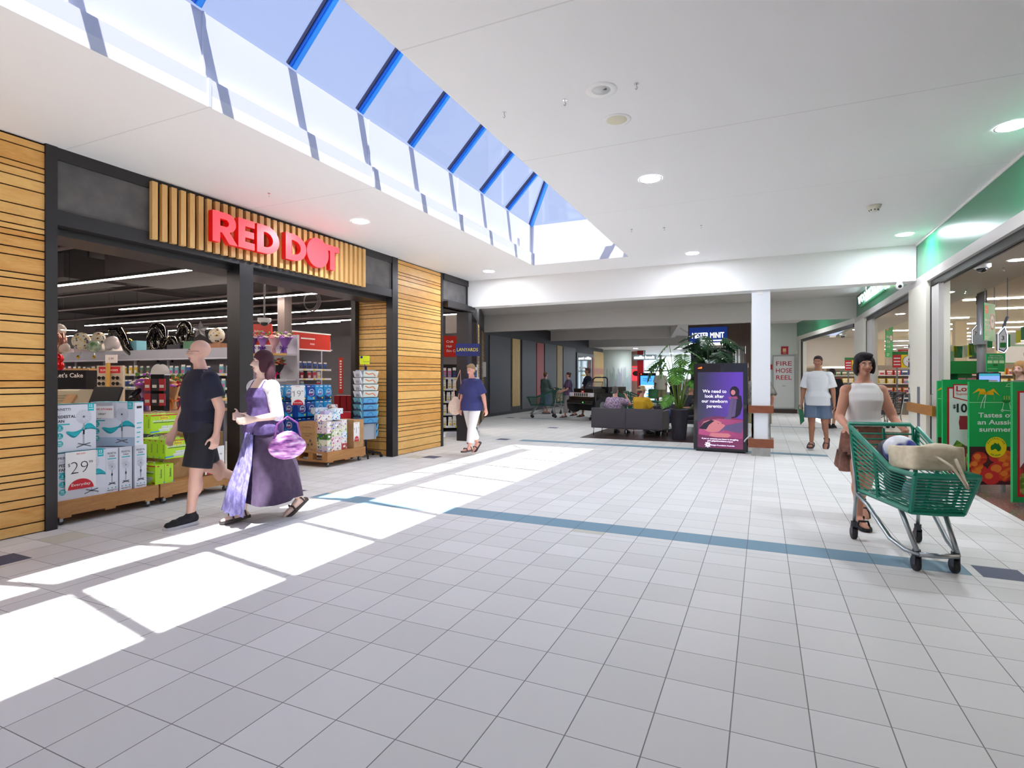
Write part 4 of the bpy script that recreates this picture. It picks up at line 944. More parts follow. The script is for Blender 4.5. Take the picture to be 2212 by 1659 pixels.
def person(label, loc, face, h=1.7, bw=1., skin=None, thigh=((0, 0, -1), (0, 0, -1)), shin=((0, 0, -1), (0, 0, -1)), foot=None, uarm=((0, 0, -1), (0, 0, -1)), farm=((0, 0, -1), (0, 0, -1)),
           lean=0., turn=0., top=None, bottom=None, shoes=None, hair=None, vox=.010, curl=.5, fingers=True, female=False, grp=None, zoff=0, belly=0., tilt=0.):
    """face: heading of the person's front (deg, 0 = local -Y). index 0 = the person's left (+X), 1 = right (-X)"""
    t = thing('person', label, 'person', loc, R(face), grp)
    S = h
    hip = [V((.052*S*bw, 0, 0)), V((-.052*S*bw, 0, 0))]
    kn = [hip[i]+N(thigh[i])*.245*S for i in (0, 1)]; an = [kn[i]+N(shin[i])*.245*S for i in (0, 1)]
    fd = [N(f) for f in (foot or ((0, -1, -.12), (0, -1, -.12)))]
    lo = min(min(an[i].z, an[i].z+fd[i].z*.105*S)-.040*S for i in (0, 1))
    Z0 = -lo+zoff; up = V((0, 0, Z0))
    hip = [p+up for p in hip]; kn = [p+up for p in kn]; an = [p+up for p in an]; H0 = Z0
    def T(x, y, z):   # torso point with lean; z measured from the hip joint
        return (x, y-lean*z, H0+z*math.cos(math.atan(lean)))
    k = bw; ks = 1+(bw-1)*.4
    TR = [(-.045, .078*k, .055*k), (-.01, .094*k, .068*k), (.03, .096*k, .070*k), (.085, .084*k, .060*k+belly*.7), (.13, .086*k, .062*k+belly), (.19, .096*k, .066*k+belly*.3), (.245, .103*ks, .066*k), (.280, .080*ks, .050*ks), (.305, .06, .042)]
    if female: TR = [(-.045, .080*k, .060*k), (-.01, .098*k, .072*k), (.03, .094*k, .070*k), (.09, .074*k, .056*k+belly), (.14, .076*k, .058*k), (.20, .086*k, .074*k), (.245, .090*ks, .062*ks), (.280, .070*ks, .046*ks), (.305, .05, .038)]
    b = MB(); loft(b, [(*T(0, -belly*.4*S if .05 < z < .2 else 0, z*S), rx*S, ry*S) for z, rx, ry in TR])
    sh = [V(T(s_*(.098 if not female else .088)*S*ks, 0, .255*S)) for s_ in (1, -1)]
    el = [sh[i]+N(uarm[i])*.168*S for i in (0, 1)]; wr = [el[i]+N(farm[i])*.142*S for i in (0, 1)]
    nb = V(T(0, .004*S, .29*S)); nt_ = V(T(0, -.008*S, .352*S)); cap(b, nb, nt_, .036*S*math.sqrt(k), .031*S)
    ff = math.sqrt(k)
    for i in (0, 1):
        cap(b, sh[i], el[i], .032*S*ff, .0245*S*ff); cap(b, el[i], wr[i], .0245*S*ff, .0155*S); b.ell(sh[i], .036*S*ff, 12, 8); b.cyl(T(0, 0, .285*S), sh[i], .022*S, .032*S)
        cap(b, hip[i], kn[i], .055*S*k, .035*S*ff); cap(b, kn[i], an[i], .033*S*ff, .0205*S)
        cf = kn[i].lerp(an[i], .3)+V((0, .008*S, 0)); b.ell(cf, (.033*S*ff, .034*S*ff, .065*S), 12, 8)
        # foot
        heel = an[i]+V((0, .018*S, -.022*S)); ball = an[i]+fd[i]*.085*S+V((0, 0, -.026*S)); toe = an[i]+fd[i]*.118*S+V((0, 0, -.030*S))
        cap(b, heel, ball, .021*S, .020*S); cap(b, ball, toe, .020*S, .014*S); cap(b, an[i], ball, .02*S, .015*S)
        # hand
        d = N(farm[i]); q = d.to_track_quat('Z', 'Y'); inn = V((-1 if i == 0 else 1, 0, 0)); side = d.cross(inn)
        if side.length < .2: side = V((0, -1, 0))
        side.normalize(); nrm = side.cross(d).normalized()
        if nrm.dot(inn) < 0: nrm = -nrm
        if side.y > 0: side = -side
        pc = wr[i]+d*.032*S
        for w_ in (-.014, 0, .014): cap(b, wr[i]+side*w_*.7*S, wr[i]+d*.05*S+side*w_*S, .0115*S, .0105*S, 10)
        if fingers:
            for fi, (w_, L) in enumerate(((.019, .036), (.0065, .042), (-.006, .039), (-.018, .030))):
                p0 = wr[i]+d*.053*S+side*w_*S; p1 = p0+(d*math.cos(curl)+nrm*math.sin(curl))*L*.5*S; p2 = p1+(d*math.cos(curl*2.1)+nrm*math.sin(curl*2.1))*L*.5*S
                cap(b, p0, p1, .0054*S, .005*S, 8); cap(b, p1, p2, .005*S, .0042*S, 8)
            p0 = wr[i]+d*.018*S+side*.02*S; p1 = p0+(d*.7+side*.75+nrm*.2).normalized()*.028*S; p2 = p1+(d*.95+side*.2+nrm*.2).normalized()*.022*S
            cap(b, p0, p1, .0075*S, .0062*S, 8); cap(b, p1, p2, .0062*S, .005*S, 8)
    # head in its own frame
    hb = MB(); hs = S*.98
    hb.ell((0, .008*hs, .052*hs), (.043*hs, .053*hs, .052*hs), 20, 14); hb.ell((0, -.012*hs, .018*hs), (.034*hs, .038*hs, .040*hs), 16, 10); hb.ell((0, -.030*hs, -.012*hs), (.018*hs, .016*hs, .014*hs), 12, 8)
    hb.cyl((0, -.046*hs, .040*hs), (0, -.060*hs, .018*hs), .0045*hs, .0085*hs, 8); hb.ell((0, -.058*hs, .018*hs), (.0095*hs, .0075*hs, .006*hs), 10, 6)
    for s_ in (1, -1):
        hb.ell((s_*.043*hs, .006*hs, .030*hs), (.006*hs, .011*hs, .018*hs), 10, 8); hb.ell((s_*.016*hs, -.046*hs, .046*hs), (.013*hs, .006*hs, .004*hs), 8, 6); hb.ell((s_*.022*hs, -.036*hs, .018*hs), (.012*hs, .012*hs, .012*hs), 8, 6)
    HM = Matrix.Translation(V(T(0, -.010*S, .372*S))+V((0, 0, .0))) @ Matrix.Rotation(R(turn), 4, 'Z') @ Matrix.Rotation(R(tilt), 4, 'X')
    hb.xf(HM); b.merge(hb)
    fuse(b, 'body', skin, t, vox)
    # face details
    hm = lambda p: tuple(HM @ V(p))
    for s_ in (1, -1):
        e = MB(); e.ell(hm((s_*.0175*hs, -.0455*hs, .036*hs)), (.0056*hs, .0050*hs, .0034*hs), 10, 8); o = e.build('eye', mat('eye_white', (230, 226, 220), .3), t, True)
        e = MB(); e.ell(hm((s_*.0175*hs, -.0485*hs, .036*hs)), (.0026*hs,)*3, 8, 6); e.build('iris', mat('iris_dark', (50, 38, 30), .2), o, True)
        e = MB(); e.tube([hm((s_*x*hs, -.0505*hs+abs(x-.017)*.5*hs, z*hs)) for x, z in ((.008, .0475), (.017, .050), (.027, .047))], .0022*hs, 6); e.build('eyebrow', hair[1] if hair else mat('brow', (90, 74, 66), .8), t, True)
    e = MB(); e.ell(hm((0, -.0475*hs, .0005*hs)), (.0125*hs, .005*hs, .0038*hs), 12, 6); e.build('mouth', mat('lips', (176, 96, 92), .5), t, True)
    def shell(parts, name, m, inf=.0, sm=3): return fuse(parts, name, m, t, max(vox, .009), sm)
    # ---- garments
    if top:
        kind, tm, slv, hem, inf = top[:5]
        g = MB(); rings = []
        tk = {'tank': .27, 'cami': .255}.get(kind, .302)
        for z, rx, ry in TR:
            if z < hem or z > tk: continue
            rings.append((*T(0, -belly*.4*S if .05 < z < .2 else 0, z*S), (rx+inf)*S, (ry+inf)*S))
        # hem ring
        z0 = hem; j = max(i for i in range(len(TR)) if TR[i][0] <= hem) if hem > TR[0][0] else 0
        rings.insert(0, (*T(0, 0, hem*S), (TR[j][1]+inf*1.2)*S, (TR[j][2]+inf*1.2)*S))
        if hem < 0: rings = [((*r[:3], (.106*k+inf)*S, (.080*k+inf+max(0, belly*.5))*S) if r[2] < H0+.04*S else r) for r in rings]
        if kind == 'tank': rings += [(*T(0, 0, .272*S), .082*S, .056*S), (*T(0, 0, .290*S), .070*S, .052*S), (*T(0, .004*S, .303*S), .050*S, .044*S)]
        elif kind == 'cami': rings.append((*T(0, 0, tk*S), .080*S*ks, .054*S*k))
        else: rings.append((*T(0, 0, .312*S), .048*S, .042*S))
        loft(g, rings)
        if kind == 'tank':
            pass
        elif kind == 'cami':
            for s_ in (1, -1): g.tube([T(s_*.05*S*k, -.06*S*k, .22*S), T(s_*.055*S*k, -.02*S*k, .295*S), T(s_*.05*S*k, .045*S*k, .24*S)], .008*S, 6)
        else:
            for i in (0, 1):
                a = sh[i]; full = el[i].lerp(wr[i], max(0, slv-1)) if slv > 1 else sh[i].lerp(el[i], slv)
                g.ell(a, (.038*ff+inf)*S, 14, 8)
                if slv <= 1: g.cyl(a, full, (.035*ff+inf)*S, (.034*ff+inf*1.7)*S, 18)
                else: cap(g, a, el[i], (.034*ff+inf)*S, (.028*ff+inf)*S); g.cyl(el[i], full, (.028*ff+inf)*S, (.021+inf)*S, 16)
                g.cyl(V(T(0, 0, .282*S)), a, .026*S, (.035*ff+inf)*S)
        shell(g, top[5] if len(top) > 5 else 'shirt', tm)
    if bottom:
        kind, bm_, ln, inf = bottom[:4]; g = MB()
        if kind in ('shorts', 'trousers'):
            loft(g, [(*T(0, 0, z*S), (rx+inf)*S, (ry+inf)*S) for z, rx, ry in TR if z < .07])
            for i in (0, 1):
                if ln <= 1: g.cyl(hip[i]+V((0, 0, .02*S)), hip[i].lerp(kn[i], ln), (.056*k+inf)*S, (.048*k+inf*1.8)*S, 20)
                else:
                    cap(g, hip[i], kn[i], (.056*k+inf)*S, (.038*ff+inf)*S); g.cyl(kn[i], kn[i].lerp(an[i], ln-1), (.038*ff+inf)*S, (.030+inf*1.6)*S, 18)
            shell(g, kind, bm_)
        elif kind == 'skirt':
            fy = (an[0].y+an[1].y)/2*ln; zb = H0-.49*S*ln; sp_ = abs(an[0].y-an[1].y)/2*ln
            rr = [(*T(0, 0, .07*S), .082*S*k, .066*S*k), (0, 0, H0, .108*S*k, .085*S*k), (0, fy*.3, H0-.12*S, .118*S*k, .10*S*k+sp_*.2), (0, fy*.7, (H0+zb)/2, (.115+.01*ln)*S*k, .10*S*k+sp_*.4), (0, fy, zb, (.115+.035*ln)*S*k, .10*S*k+sp_*.55)]
            # folds
            n = 48; vs = []
            for ri, r in enumerate(rr):
                for q in range(n):
                    a = 2*PI*q/n; w_ = 1+.05*(ri/4.)*math.sin(a*7+ri*.4)+.025*(ri/4.)*math.sin(a*13)
                    vs.append((r[0]+r[3]*w_*math.cos(a), r[1]+r[4]*w_*math.sin(a), r[2]+(.0 if ri < 4 else .012*S*math.sin(a*3))))
            fs = [tuple(range(n))[::-1], tuple((len(rr)-1)*n+q for q in range(n))][:2]
            for i in range(len(rr)-1):
                for q in range(n): fs.append((i*n+q, (i+1)*n+q, (i+1)*n+(q+1) % n, i*n+(q+1) % n))
            g.add(vs, fs); g.build('skirt', bm_, t, True)
    if shoes:
        kind, sm1, sm2 = shoes
        for i in (0, 1):
            A = an[i]; f_ = fd[i]; sd = f_.cross(Z3).normalized(); u_ = sd.cross(f_).normalized()
            bot = A+u_*(-.043*S)
            def P(a, w_, z_): return bot+f_*a*S+sd*w_*S+u_*z_*S
            out = [(-.040, .012), (-.036, .022), (0, .026), (.05, .031), (.09, .034), (.122, .026), (.137, .008)]
            ol = [(a, w_) for a, w_ in out]+[(a, -w_) for a, w_ in out[::-1]]
            so_ = MB(); n = len(ol); so_.add([P(a, w_, 0) for a, w_ in ol]+[P(a, w_, .016) for a, w_ in ol], [tuple(range(n)), tuple(range(n, 2*n))[::-1]]+[(q, n+q, n+(q+1) % n, (q+1) % n) for q in range(n)])
            if kind == 'sneaker':
                g = MB()
                for a, z_, r_ in ((-.018, .034, .027), (.01, .035, .028), (.045, .028, .027), (.08, .022, .027), (.108, .019, .022)): g.ell(P(a, 0, z_), (r_*S,)*3, 14, 8)
                cap(g, P(-.018, 0, .034), P(.045, 0, .028), .027*S, .027*S); cap(g, P(.045, 0, .026), P(.108, 0, .018), .027*S, .021*S); g.cyl(P(-.008, 0, .03), P(-.008, 0, .068), .027*S, .025*S, 16)
                o = fuse(g, 'shoe', sm1, t, .008, 3); so_.build('sole', sm2, o)
            else:
                o = so_.build('sandal', sm1, t)
                w_ = MB(); w_.tube([P(.07, .032, .01), P(.07, .022, .042), P(.07, -.022, .042), P(.07, -.032, .01)], .006*S, 6); w_.tube([P(-.01, .026, .01), P(.0, .026, .05), P(.012, 0, .062), P(.0, -.026, .05), P(-.01, -.026, .01)], .005*S, 6)
                w_.build('strap', sm1, o, True)
    if hair:
        kind, hm_ = hair[:2]; g = MB()
        if kind == 'short':
            g.ell((0, .014*hs, .062*hs), (.047*hs, .055*hs, .050*hs), 18, 12); g.ell((0, .03*hs, .035*hs), (.044*hs, .040*hs, .045*hs), 14, 10); g.ell((0, -.026*hs, .088*hs), (.034*hs, .024*hs, .018*hs), 12, 8)
        elif kind == 'bun':
            g.ell((0, .014*hs, .060*hs), (.047*hs, .056*hs, .052*hs), 18, 12); g.ell((0, .03*hs, .03*hs), (.042*hs, .040*hs, .045*hs), 14, 10); g.ell((0, .062*hs, .075*hs), (.024*hs, .02*hs, .024*hs), 12, 8)
        elif kind == 'bob':
            g.ell((0, .014*hs, .064*hs), (.052*hs, .058*hs, .052*hs), 18, 12); g.ell((0, .03*hs, .022*hs), (.054*hs, .044*hs, .062*hs), 14, 10); g.ell((0, -.028*hs, .092*hs), (.040*hs, .024*hs, .018*hs), 12, 8)
            for s_ in (1, -1): g.ell((s_*.046*hs, -.002*hs, .03*hs), (.012*hs, .028*hs, .05*hs), 10, 8)
        elif kind == 'long':
            g.ell((0, .014*hs, .062*hs), (.050*hs, .058*hs, .052*hs), 18, 12)
            for x, y, z_, rx, ry, rz_ in ((0, .045, 0, .05, .036, .075), (.034, .04, -.04, .03, .03, .06), (-.034, .04, -.04, .03, .03, .06), (0, .05, -.07, .045, .026, .05), (.044, .0, .02, .012, .026, .05), (-.044, .0, .02, .012, .026, .05)): g.ell((x*hs, y*hs, z_*hs), (rx*hs, ry*hs, rz_*hs), 14, 10)
        g.xf(HM); fuse(g, 'hair', hm_, t, .007, 3)
    if hair and len(hair) > 2 and hair[2]:
        kind, m2 = hair[2]; g = MB()
        if kind == 'hat':
            g.lathe([(.0, .112*hs), (.035*hs, .110*hs), (.048*hs, .098*hs), (.053*hs, .062*hs), (.058*hs, .058*hs), (.086*hs, .036*hs), (.084*hs, .034*hs), (.052*hs, .055*hs)], (0, .006*hs, 0), n=26); g.xf(HM); g.build('bucket_hat', m2, t, True)
        elif kind == 'glasses':
            for s_ in (1, -1): g.ring((s_*.0185*hs, -.058*hs, .036*hs), X3, Z3, .0125*hs, .0145*hs, 0, 20); g.tube([(s_*.032*hs, -.056*hs, .038*hs), (s_*.044*hs, .004*hs, .038*hs)], .0012*hs, 5)
            g.tube([(-.006*hs, -.058*hs, .037*hs), (.006*hs, -.058*hs, .037*hs)], .0012*hs, 5); g.xf(HM); g.build('glasses', m2, t)
    return t, dict(sh=sh, el=el, wr=wr, hip=hip, kn=kn, an=an, HM=HM, T=T, S=S)
sk1 = skinmat('skin_fair', (222, 178, 160)); sk2 = skinmat('skin_tan', (198, 142, 116)); sk3 = skinmat('skin_pink', (220, 160, 144)); sk4 = skinmat('skin_olive', (176, 122, 96)); sk5 = skinmat('skin_brown', (130, 88, 70))
def cloth(name, c, c2=None, sc=60):
    m = mat(name, c, .85); g = NT(m); n = g.noise(sc, 2); 
    if c2: g.base(g.ramp(g.noise(sc*.2, 4), [(.42, c), (.58, c2)]))
    g.bump(n, .15, .004); return m
navy_t = cloth('cloth_navy', (30, 32, 52)); blk_t = cloth('cloth_black', (30, 30, 38)); wht_t = cloth('cloth_white', (232, 230, 232)); plum = cloth('cloth_plum', (74, 58, 84), (66, 50, 76)); lilac = cloth('cloth_lilac', (150, 146, 200), (120, 112, 178))
# 1 bald man walking to the left past the cartons
def dirp(a, side=0): return (side, -math.sin(R(a)), -math.cos(R(a)))   # swing angle forward
FW = -90   # heading towards -Y of the mall?  (local front -Y; rz=0 faces the camera side)
p1, j1 = person('bald man in a navy T-shirt and black shorts walking left past the stacked cartons', (-5.12, 3.75, 0), -10, 1.80, 1.10, sk1, belly=.012,
    thigh=(dirp(12), dirp(-14)), shin=(dirp(8), dirp(-62)), foot=((0, -1, -.05), (0, -.45, -.9)),
    uarm=((.22, .22, -1), (-.22, -.12, -1)), farm=((.05, -.18, -1), (-.02, -.45, -1)), turn=-22,
    top=('tee', navy_t, .62, -.03, .008), bottom=('shorts', blk_t, .93, .012), shoes=('sneaker', mat('shoe_black', (28, 28, 34), .7), mat('sole_white', (220, 222, 226), .5)), hair=None, vox=.009)
g = MB(); HMm = j1['HM']; hs = 1.8*.98
for s_ in (1, -1): g.ring((s_*.0185*hs, -.058*hs, .036*hs), X3, Z3, .0115*hs, .0135*hs, 0, 20); g.tube([(s_*.032*hs, -.056*hs, .038*hs), (s_*.044*hs, .004*hs, .038*hs)], .0012*hs, 5)
g.xf(HMm); g.build('glasses', mat('glasses_frame', (60, 50, 50), .4), p1)
g = MB(); g.cbox((-.02, -.155, j1['hip'][0].z+.035), (.09, .01, .03)); g.build('belt_buckle', mat('belt_grey', (70, 70, 78), .5), p1)
# 2 woman in the plum dress
p2_, j2 = person('woman in a long plum and lilac dress and white shrug walking beside the bald man', (-4.60, 4.05, 0), -12, 1.68, 1.14, skinmat('skin_pale', (236, 204, 190)), female=True, belly=.01,
    thigh=(dirp(-16), dirp(16)), shin=(dirp(-34), dirp(6)), foot=((0, -.8, -.5), (0, -1, -.05)),
    uarm=((.15, .15, -1), (-.12, .1, -1)), farm=((-.2, -1, -.12), (.45, -1, .0)), turn=-18,
    top=('cami', cloth('cloth_violet', (96, 80, 132), (84, 66, 116)), 0, -.02, .008, 'dress_bodice'), bottom=('skirt', plum, .86, .01), shoes=('sandal', mat('sandal_brown', (62, 54, 56), .6), None), hair=('long', cloth('hair_burgundy', (70, 34, 44)), ('glasses', mat('glasses_frame', (60, 50, 50), .4))), vox=.009)
g = MB(); T2 = j2['T']; S2 = j2['S']
for i in (0, 1): g.ell(j2['sh'][i], .05*S2, 14, 8); g.cyl(j2['sh'][i], j2['el'][i], .045*S2, .036*S2, 16); g.ell(j2['el'][i], .036*S2); g.cyl(j2['sh'][i], T2(0, .03*S2, .25*S2), .045*S2, .05*S2)
g.cyl(j2['el'][0], V(j2['el'][0]).lerp(V(j2['wr'][0]), .1), .036*S2, .03*S2, 14)
loft(g, [(*T2(0, .035*S2, .16*S2), .085*S2, .045*S2), (*T2(0, .03*S2, .24*S2), .10*S2, .05*S2), (*T2(0, .02*S2, .29*S2), .07*S2, .04*S2)])
fuse(g, 'white_shrug', cloth('cloth_lace', (240, 238, 242), (214, 210, 222)), p2_, .01, 3)
g = MB(); H2 = j2['hip'][0].z
n = 18; 
vs = []
for r_, (z_, y_, w_) in enumerate(((H2-.02, -.155, .06), (H2-.3, -.22, .12), (H2-.52, -.30, .17), (.13, -.36, .20))):
    for q in range(n): x_ = -w_+2*w_*q/(n-1); vs.append((x_+.06, y_-.02*math.cos(x_*14)-.012*math.sin(q*1.3), z_+.012*math.sin(q)))
g.add(vs, [(r_*n+q, r_*n+q+1, (r_+1)*n+q+1, (r_+1)*n+q) for r_ in range(3) for q in range(n-1)]); o = g.build('skirt_panel', lilac, p2_, True); md = o.modifiers.new('s', 'SOLIDIFY'); md.thickness = .006
# handbag on her arm
hb_ = thing('handbag', 'shiny pink and violet handbag hanging from the elbow of the woman in the long dress', 'bag', (0, 0, 0))
hb_.location = Matrix.Rotation(R(-12), 4, 'Z') @ (V(j2['el'][0])+V((.09, .05, -.28)))+V((-4.60, 4.05, 0)); hb_.rotation_euler = (0, 0, R(-12+80))
bagm = mat('bag_violet', (170, 110, 186), .25, coat=.5); g_ = NT(bagm); g_.base(g_.ramp(g_.noise(9, 5, g_.vec('Object', (1, 1, 4))), [(.35, (112, 60, 140)), (.5, (206, 130, 206)), (.66, (240, 214, 244))]))
g = MB(); g.ell((0, 0, -.03), (.19, .07, .125), 20, 12); g.ell((0, 0, .03), (.13, .05, .10), 16, 10); fuse(g, 'pouch', bagm, hb_, .01, 3)
g = MB(); g.tube([(-.13, 0, .06), (-.1, 0, .2), (0, 0, .27), (.1, 0, .2), (.13, 0, .06)], .010, 8); g.build('handle', mat('bag_strap', (120, 60, 130), .4), hb_, True)
# 3 lady walking out of the second doorway
p3, j3 = person('lady in a navy blouse and white trousers walking past the timber wall with a tote', (-4.98, 9.15, 0), -12, 1.62, 1.16, sk3, female=True, belly=.02,
    thigh=(dirp(16), dirp(-12)), shin=(dirp(10), dirp(-30)), foot=((0, -1, .0), (0, -.7, -.6)),
    uarm=((.3, .3, -1), (-.25, -.12, -1)), farm=((.22, .0, -1), (.1, -.3, -1)), turn=5, tilt=12,
    top=('tee', cloth('cloth_royal_navy', (52, 56, 110)), .8, -.06, .012, 'blouse'), bottom=('trousers', wht_t, 1.78, .008), shoes=('sandal', mat('sandal_brown', (62, 54, 56), .6), None), hair=('short', cloth('hair_greyblond', (146, 120, 90))), vox=.011)
tb = thing('tote_bag', 'cream drawstring tote with red lines at the side of the lady in white trousers', 'bag', (0, 0, 0))
tb.location = Matrix.Rotation(R(-12), 4, 'Z') @ (V(j3['hip'][1])+V((-.27, -.05, -.02)))+V((-4.98, 9.15, 0)); tb.rotation_euler = (0, 0, R(-12+60))
g = MB(); g.ell((0, 0, -.02), (.15, .05, .16), 16, 12); g.ell((0, 0, .12), (.07, .03, .06)); fuse(g, 'pouch', cloth('tote_cream', (222, 196, 176), (230, 208, 190)), tb, .01, 3)
g = MB(); g.tube([(-.05, 0, .14), (-.02, -.02, .4), (.1, .02, .68), (.12, .02, .4), (.05, 0, .14)], .008, 6); g.build('strap', mat('tote_strap', (222, 170, 160), .6), tb, True)
# ================================================================ MIDDLE OF THE MALL
# steel pillar with timber bumpers
b = MB(); b.box((-.185, 11.0, .17), (.125, 11.31, 3.01)); struct(b.build('wall_pillar', mat('pillar_paint', (232, 234, 240), .45)))
b = MB(); b.box((-.19, 10.995, 0), (.13, 11.315, .17)); struct(b.build('wall_pillar_base', noisy('brushed_base', (190, 188, 184), (160, 158, 154), 6, .35, 4, .35, .65, 0, .6)))
for i, (z0, z1, lb) in enumerate(((.155, .31, 'lower timber bumper around the white pillar'), (.785, .915, 'upper timber bumper around the white pillar'))):
    t = thing('timber_bumper', lb, 'bumper', (-.03, 11.155, z0)); h = z1-z0
    for a, c in (((-.21, -.19, 0), (.21, -.158, h)), ((-.21, .158, 0), (.21, .19, h)), ((-.205, -.157, 0), (-.157, .157, h)), ((.157, -.157, 0), (.205, .157, h))): MB().box(a, c).build('timber_rail', timb, t)
b = MB()
for x in (-.185, .115): b.box((x, 10.992, .33), (x+.03 if x < 0 else x+.01, 11.0, .77))
b.box((-.185, 10.992, .32), (-.145, 10.999, .77)); b.box((.085, 10.992, .32), (.125, 10.999, .77)); struct(b.build('trim_6', noisy('brushed_base', (190, 188, 184), (160, 158, 154))))
o = MB().box((-.09, 10.985, 2.93), (0, 11.0, 3.0)).build('conduit_cover', white); tag(o, 'small white conduit cover at the top of the pillar', 'cover')
b = MB(); b.tube([(-.19, 11.1, .36), (-.24, 11.12, .33), (-.30, 11.16, .26), (-.32, 11.3, .2)], .012, 8); tag(b.build('power_cable', mat('cable_white', (226, 230, 238), .4), smooth=True), 'white power cable between the pillar and the advertising screen', 'cable')
# advertising display
kx, ky = -.74, 11.30
def display(label, loc, rz, blue=False):
    t = thing('advertising_display', label, 'display', loc, rz)
    fr = mat('display_black', (20, 20, 30), .18, coat=.3)
    MB().rbox((-.49, -.06, .03), (.49, .10, 1.70), .015, 0, 2).build('cabinet', fr, t); MB().box((-.44, -.05, 0), (.44, .09, .035)).build('plinth', blk2, t)
    s = MB(); W_, Hh = .41, 1.455; o = (0, -.0615, .075)
    if not blue:
        ms = [mat('scr_base', (10, 10, 14), .2, emit=(74, 66, 100), es=.34), mat('scr_violet', (10, 10, 14), .2, emit=(110, 70, 190), es=.34), mat('scr_rose', (10, 10, 14), .2, emit=(180, 70, 130), es=.34), mat('scr_skin', (10, 10, 14), .2, emit=(214, 130, 140), es=.34),
              mat('scr_dark', (6, 6, 10), .2, emit=(30, 22, 50), es=.3), mat('scr_text', (200, 200, 220), .3, emit=(226, 220, 255), es=.7), mat('scr_grey', (10, 10, 14), .2, emit=(100, 84, 130), es=.34), mat('scr_orange', (10, 10, 14), .2, emit=(255, 110, 30), es=.8), mat('scr_mauve', (10, 10, 14), .2, emit=(150, 60, 110), es=.3)]
        def L(k): return (0, -.0615-.0006*k, .075)
        s.rect(-W_, 0, W_, Hh, FU, FV, L(0), 0); 
        for m_, a_, c_ in ((ms[0], (54, 56, 84), (104, 62, 190)), (ms[8], (104, 40, 84), (160, 66, 116)), (ms[2], (196, 84, 138), (120, 44, 100))):
            g = NT(m_); tx_ = g.new('ShaderNodeTexCoord'); sx_ = g.new('ShaderNodeSeparateXYZ'); g.t.links.new(tx_.outputs['Object'], sx_.inputs[0])
            f_ = g.m('ADD', g.m('MULTIPLY', g.m('ADD', sx_.outputs[0], .41), .95 if m_ is ms[0] else .3), g.m('MULTIPLY', g.noise(9 if m_ is not ms[0] else 4, 4, g.vec('Object', (1, 1, 2.4)), .6, 1.5), .55 if m_ is not ms[0] else .25))
            g.put(g.b.inputs['Emission Color'], g.ramp(f_, [(.2, a_), (.8, c_)]))
        # seated figure
        s.flat([(.2, .58), (.30, .60), (.36, .66), (.40, .82), (.38, 1.0), (.30, 1.05), (.22, .98)], FU, FV, L(2), 4); s.disc(V(L(3))+V((.26, 0, 1.08)), FU, FV, .085, 4, 20, ry=.11); s.disc(V(L(4))+V((.235, 0, 1.07)), FU, FV, .04, 3, 14, ry=.05)
        s.flat([(.14, .98), (.30, 1.0), (.32, .95), (.20, .92)], FU, FV, L(4), 2); s.flat([(.13, .60), (.20, .60), (.28, .95), (.20, .98)], FU, FV, L(5), 6); s.flat([(.06, .56), (.2, .56), (.21, .62), (.12, .61)], FU, FV, L(6), 6); s.flat([(.20, .60), (.27, .62), (.30, .93), (.24, .95)], FU, FV, L(5), 6)
        # cushion and baby
        s.flat([(-W_, 0), (W_, 0), (W_, .56), (.2, .60), (-.1, .61), (-.3, .57), (-W_, .48)], FU, FV, L(2), 8); s.flat([(-W_+.02, .33), (-.3, .50), (-.05, .565), (.2, .56), (W_, .55), (W_, .2), (-.1, .22), (-W_+.02, .25)], FU, FV, L(3), 2)
        s.disc(V(L(4))+V((-.13, 0, .42)), FU, FV, .20, 3, 26, ry=.12); s.flat([(-.38, .36), (-.30, .47), (-.16, .54), (-.10, .52), (-.2, .44), (-.25, .35)], FU, FV, L(5), 4); s.disc(V(L(4))+V((.04, 0, .40)), FU, FV, .06, 3, 16, ry=.07)
        for k in range(2): s.disc(V(L(6))+V((-.03+.07*k, 0, .475)), FU, FV, .012, 4, 10, ry=.006)
        s.flat([(-.03, .30), (.08, .35), (.38, .30), (W_, .45), (W_, .52), (.1, .44)], FU, FV, L(5), 6); s.flat([(-.2, .23), (-.16, .29), (.15, .29), (.20, .25), (.14, .21), (-.1, .21)], FU, FV, L(7), 3)
        for k in range(5): s.line((-.2+k*.1, .56), (-.22+k*.1, .60), .012, FU, FV, L(8), 3) if False else None
        for k, tx in enumerate(('We need to', 'look after', 'our newborn', 'parents.')): s.text(tx, -.10, 1.06-k*.095, .088, FU, FV, L(9), 5, 0, 'C')
        s.text('If you or someone you know is struggling,', 0, .165, .035, FU, FV, L(9), 5, .01, 'C', width=.66); s.text('visit gidgetfoundation.org.au', 0, .125, .035, FU, FV, L(9), 5, .01, 'C', width=.46)
        for k in range(8): a = k*PI/4; s.line((-.22+.012*math.cos(a), .06+.012*math.sin(a)), (-.22+.055*math.cos(a), .06+.055*math.sin(a)), .018, FU, FV, L(9), 5)
        s.text('Gidget Foundation Australia', -.16, .045, .035, FU, FV, L(9), 5, 0, 'L', width=.42)
        lg = MB(); lg.flat([(-.41, 1.60), (-.33, 1.60), (-.33, 1.635), (-.35, 1.635), (-.36, 1.62), (-.38, 1.625), (-.41, 1.605)], FU, FV, (0, -.0625, 0)); lg.build('logo', ms[7], t)
    else:
        ms = [mat('scr_blue', (10, 10, 14), .2, emit=(70, 150, 240), es=.7), mat('scr_pale', (10, 10, 14), .2, emit=(190, 220, 250), es=.7), mat('scr_ink', (10, 10, 14), .2, emit=(20, 50, 120), es=.5), mat('scr_yel', (10, 10, 14), .2, emit=(240, 200, 60), es=.6)]
        def L(k): return (0, -.0615-.0012*k, .075)
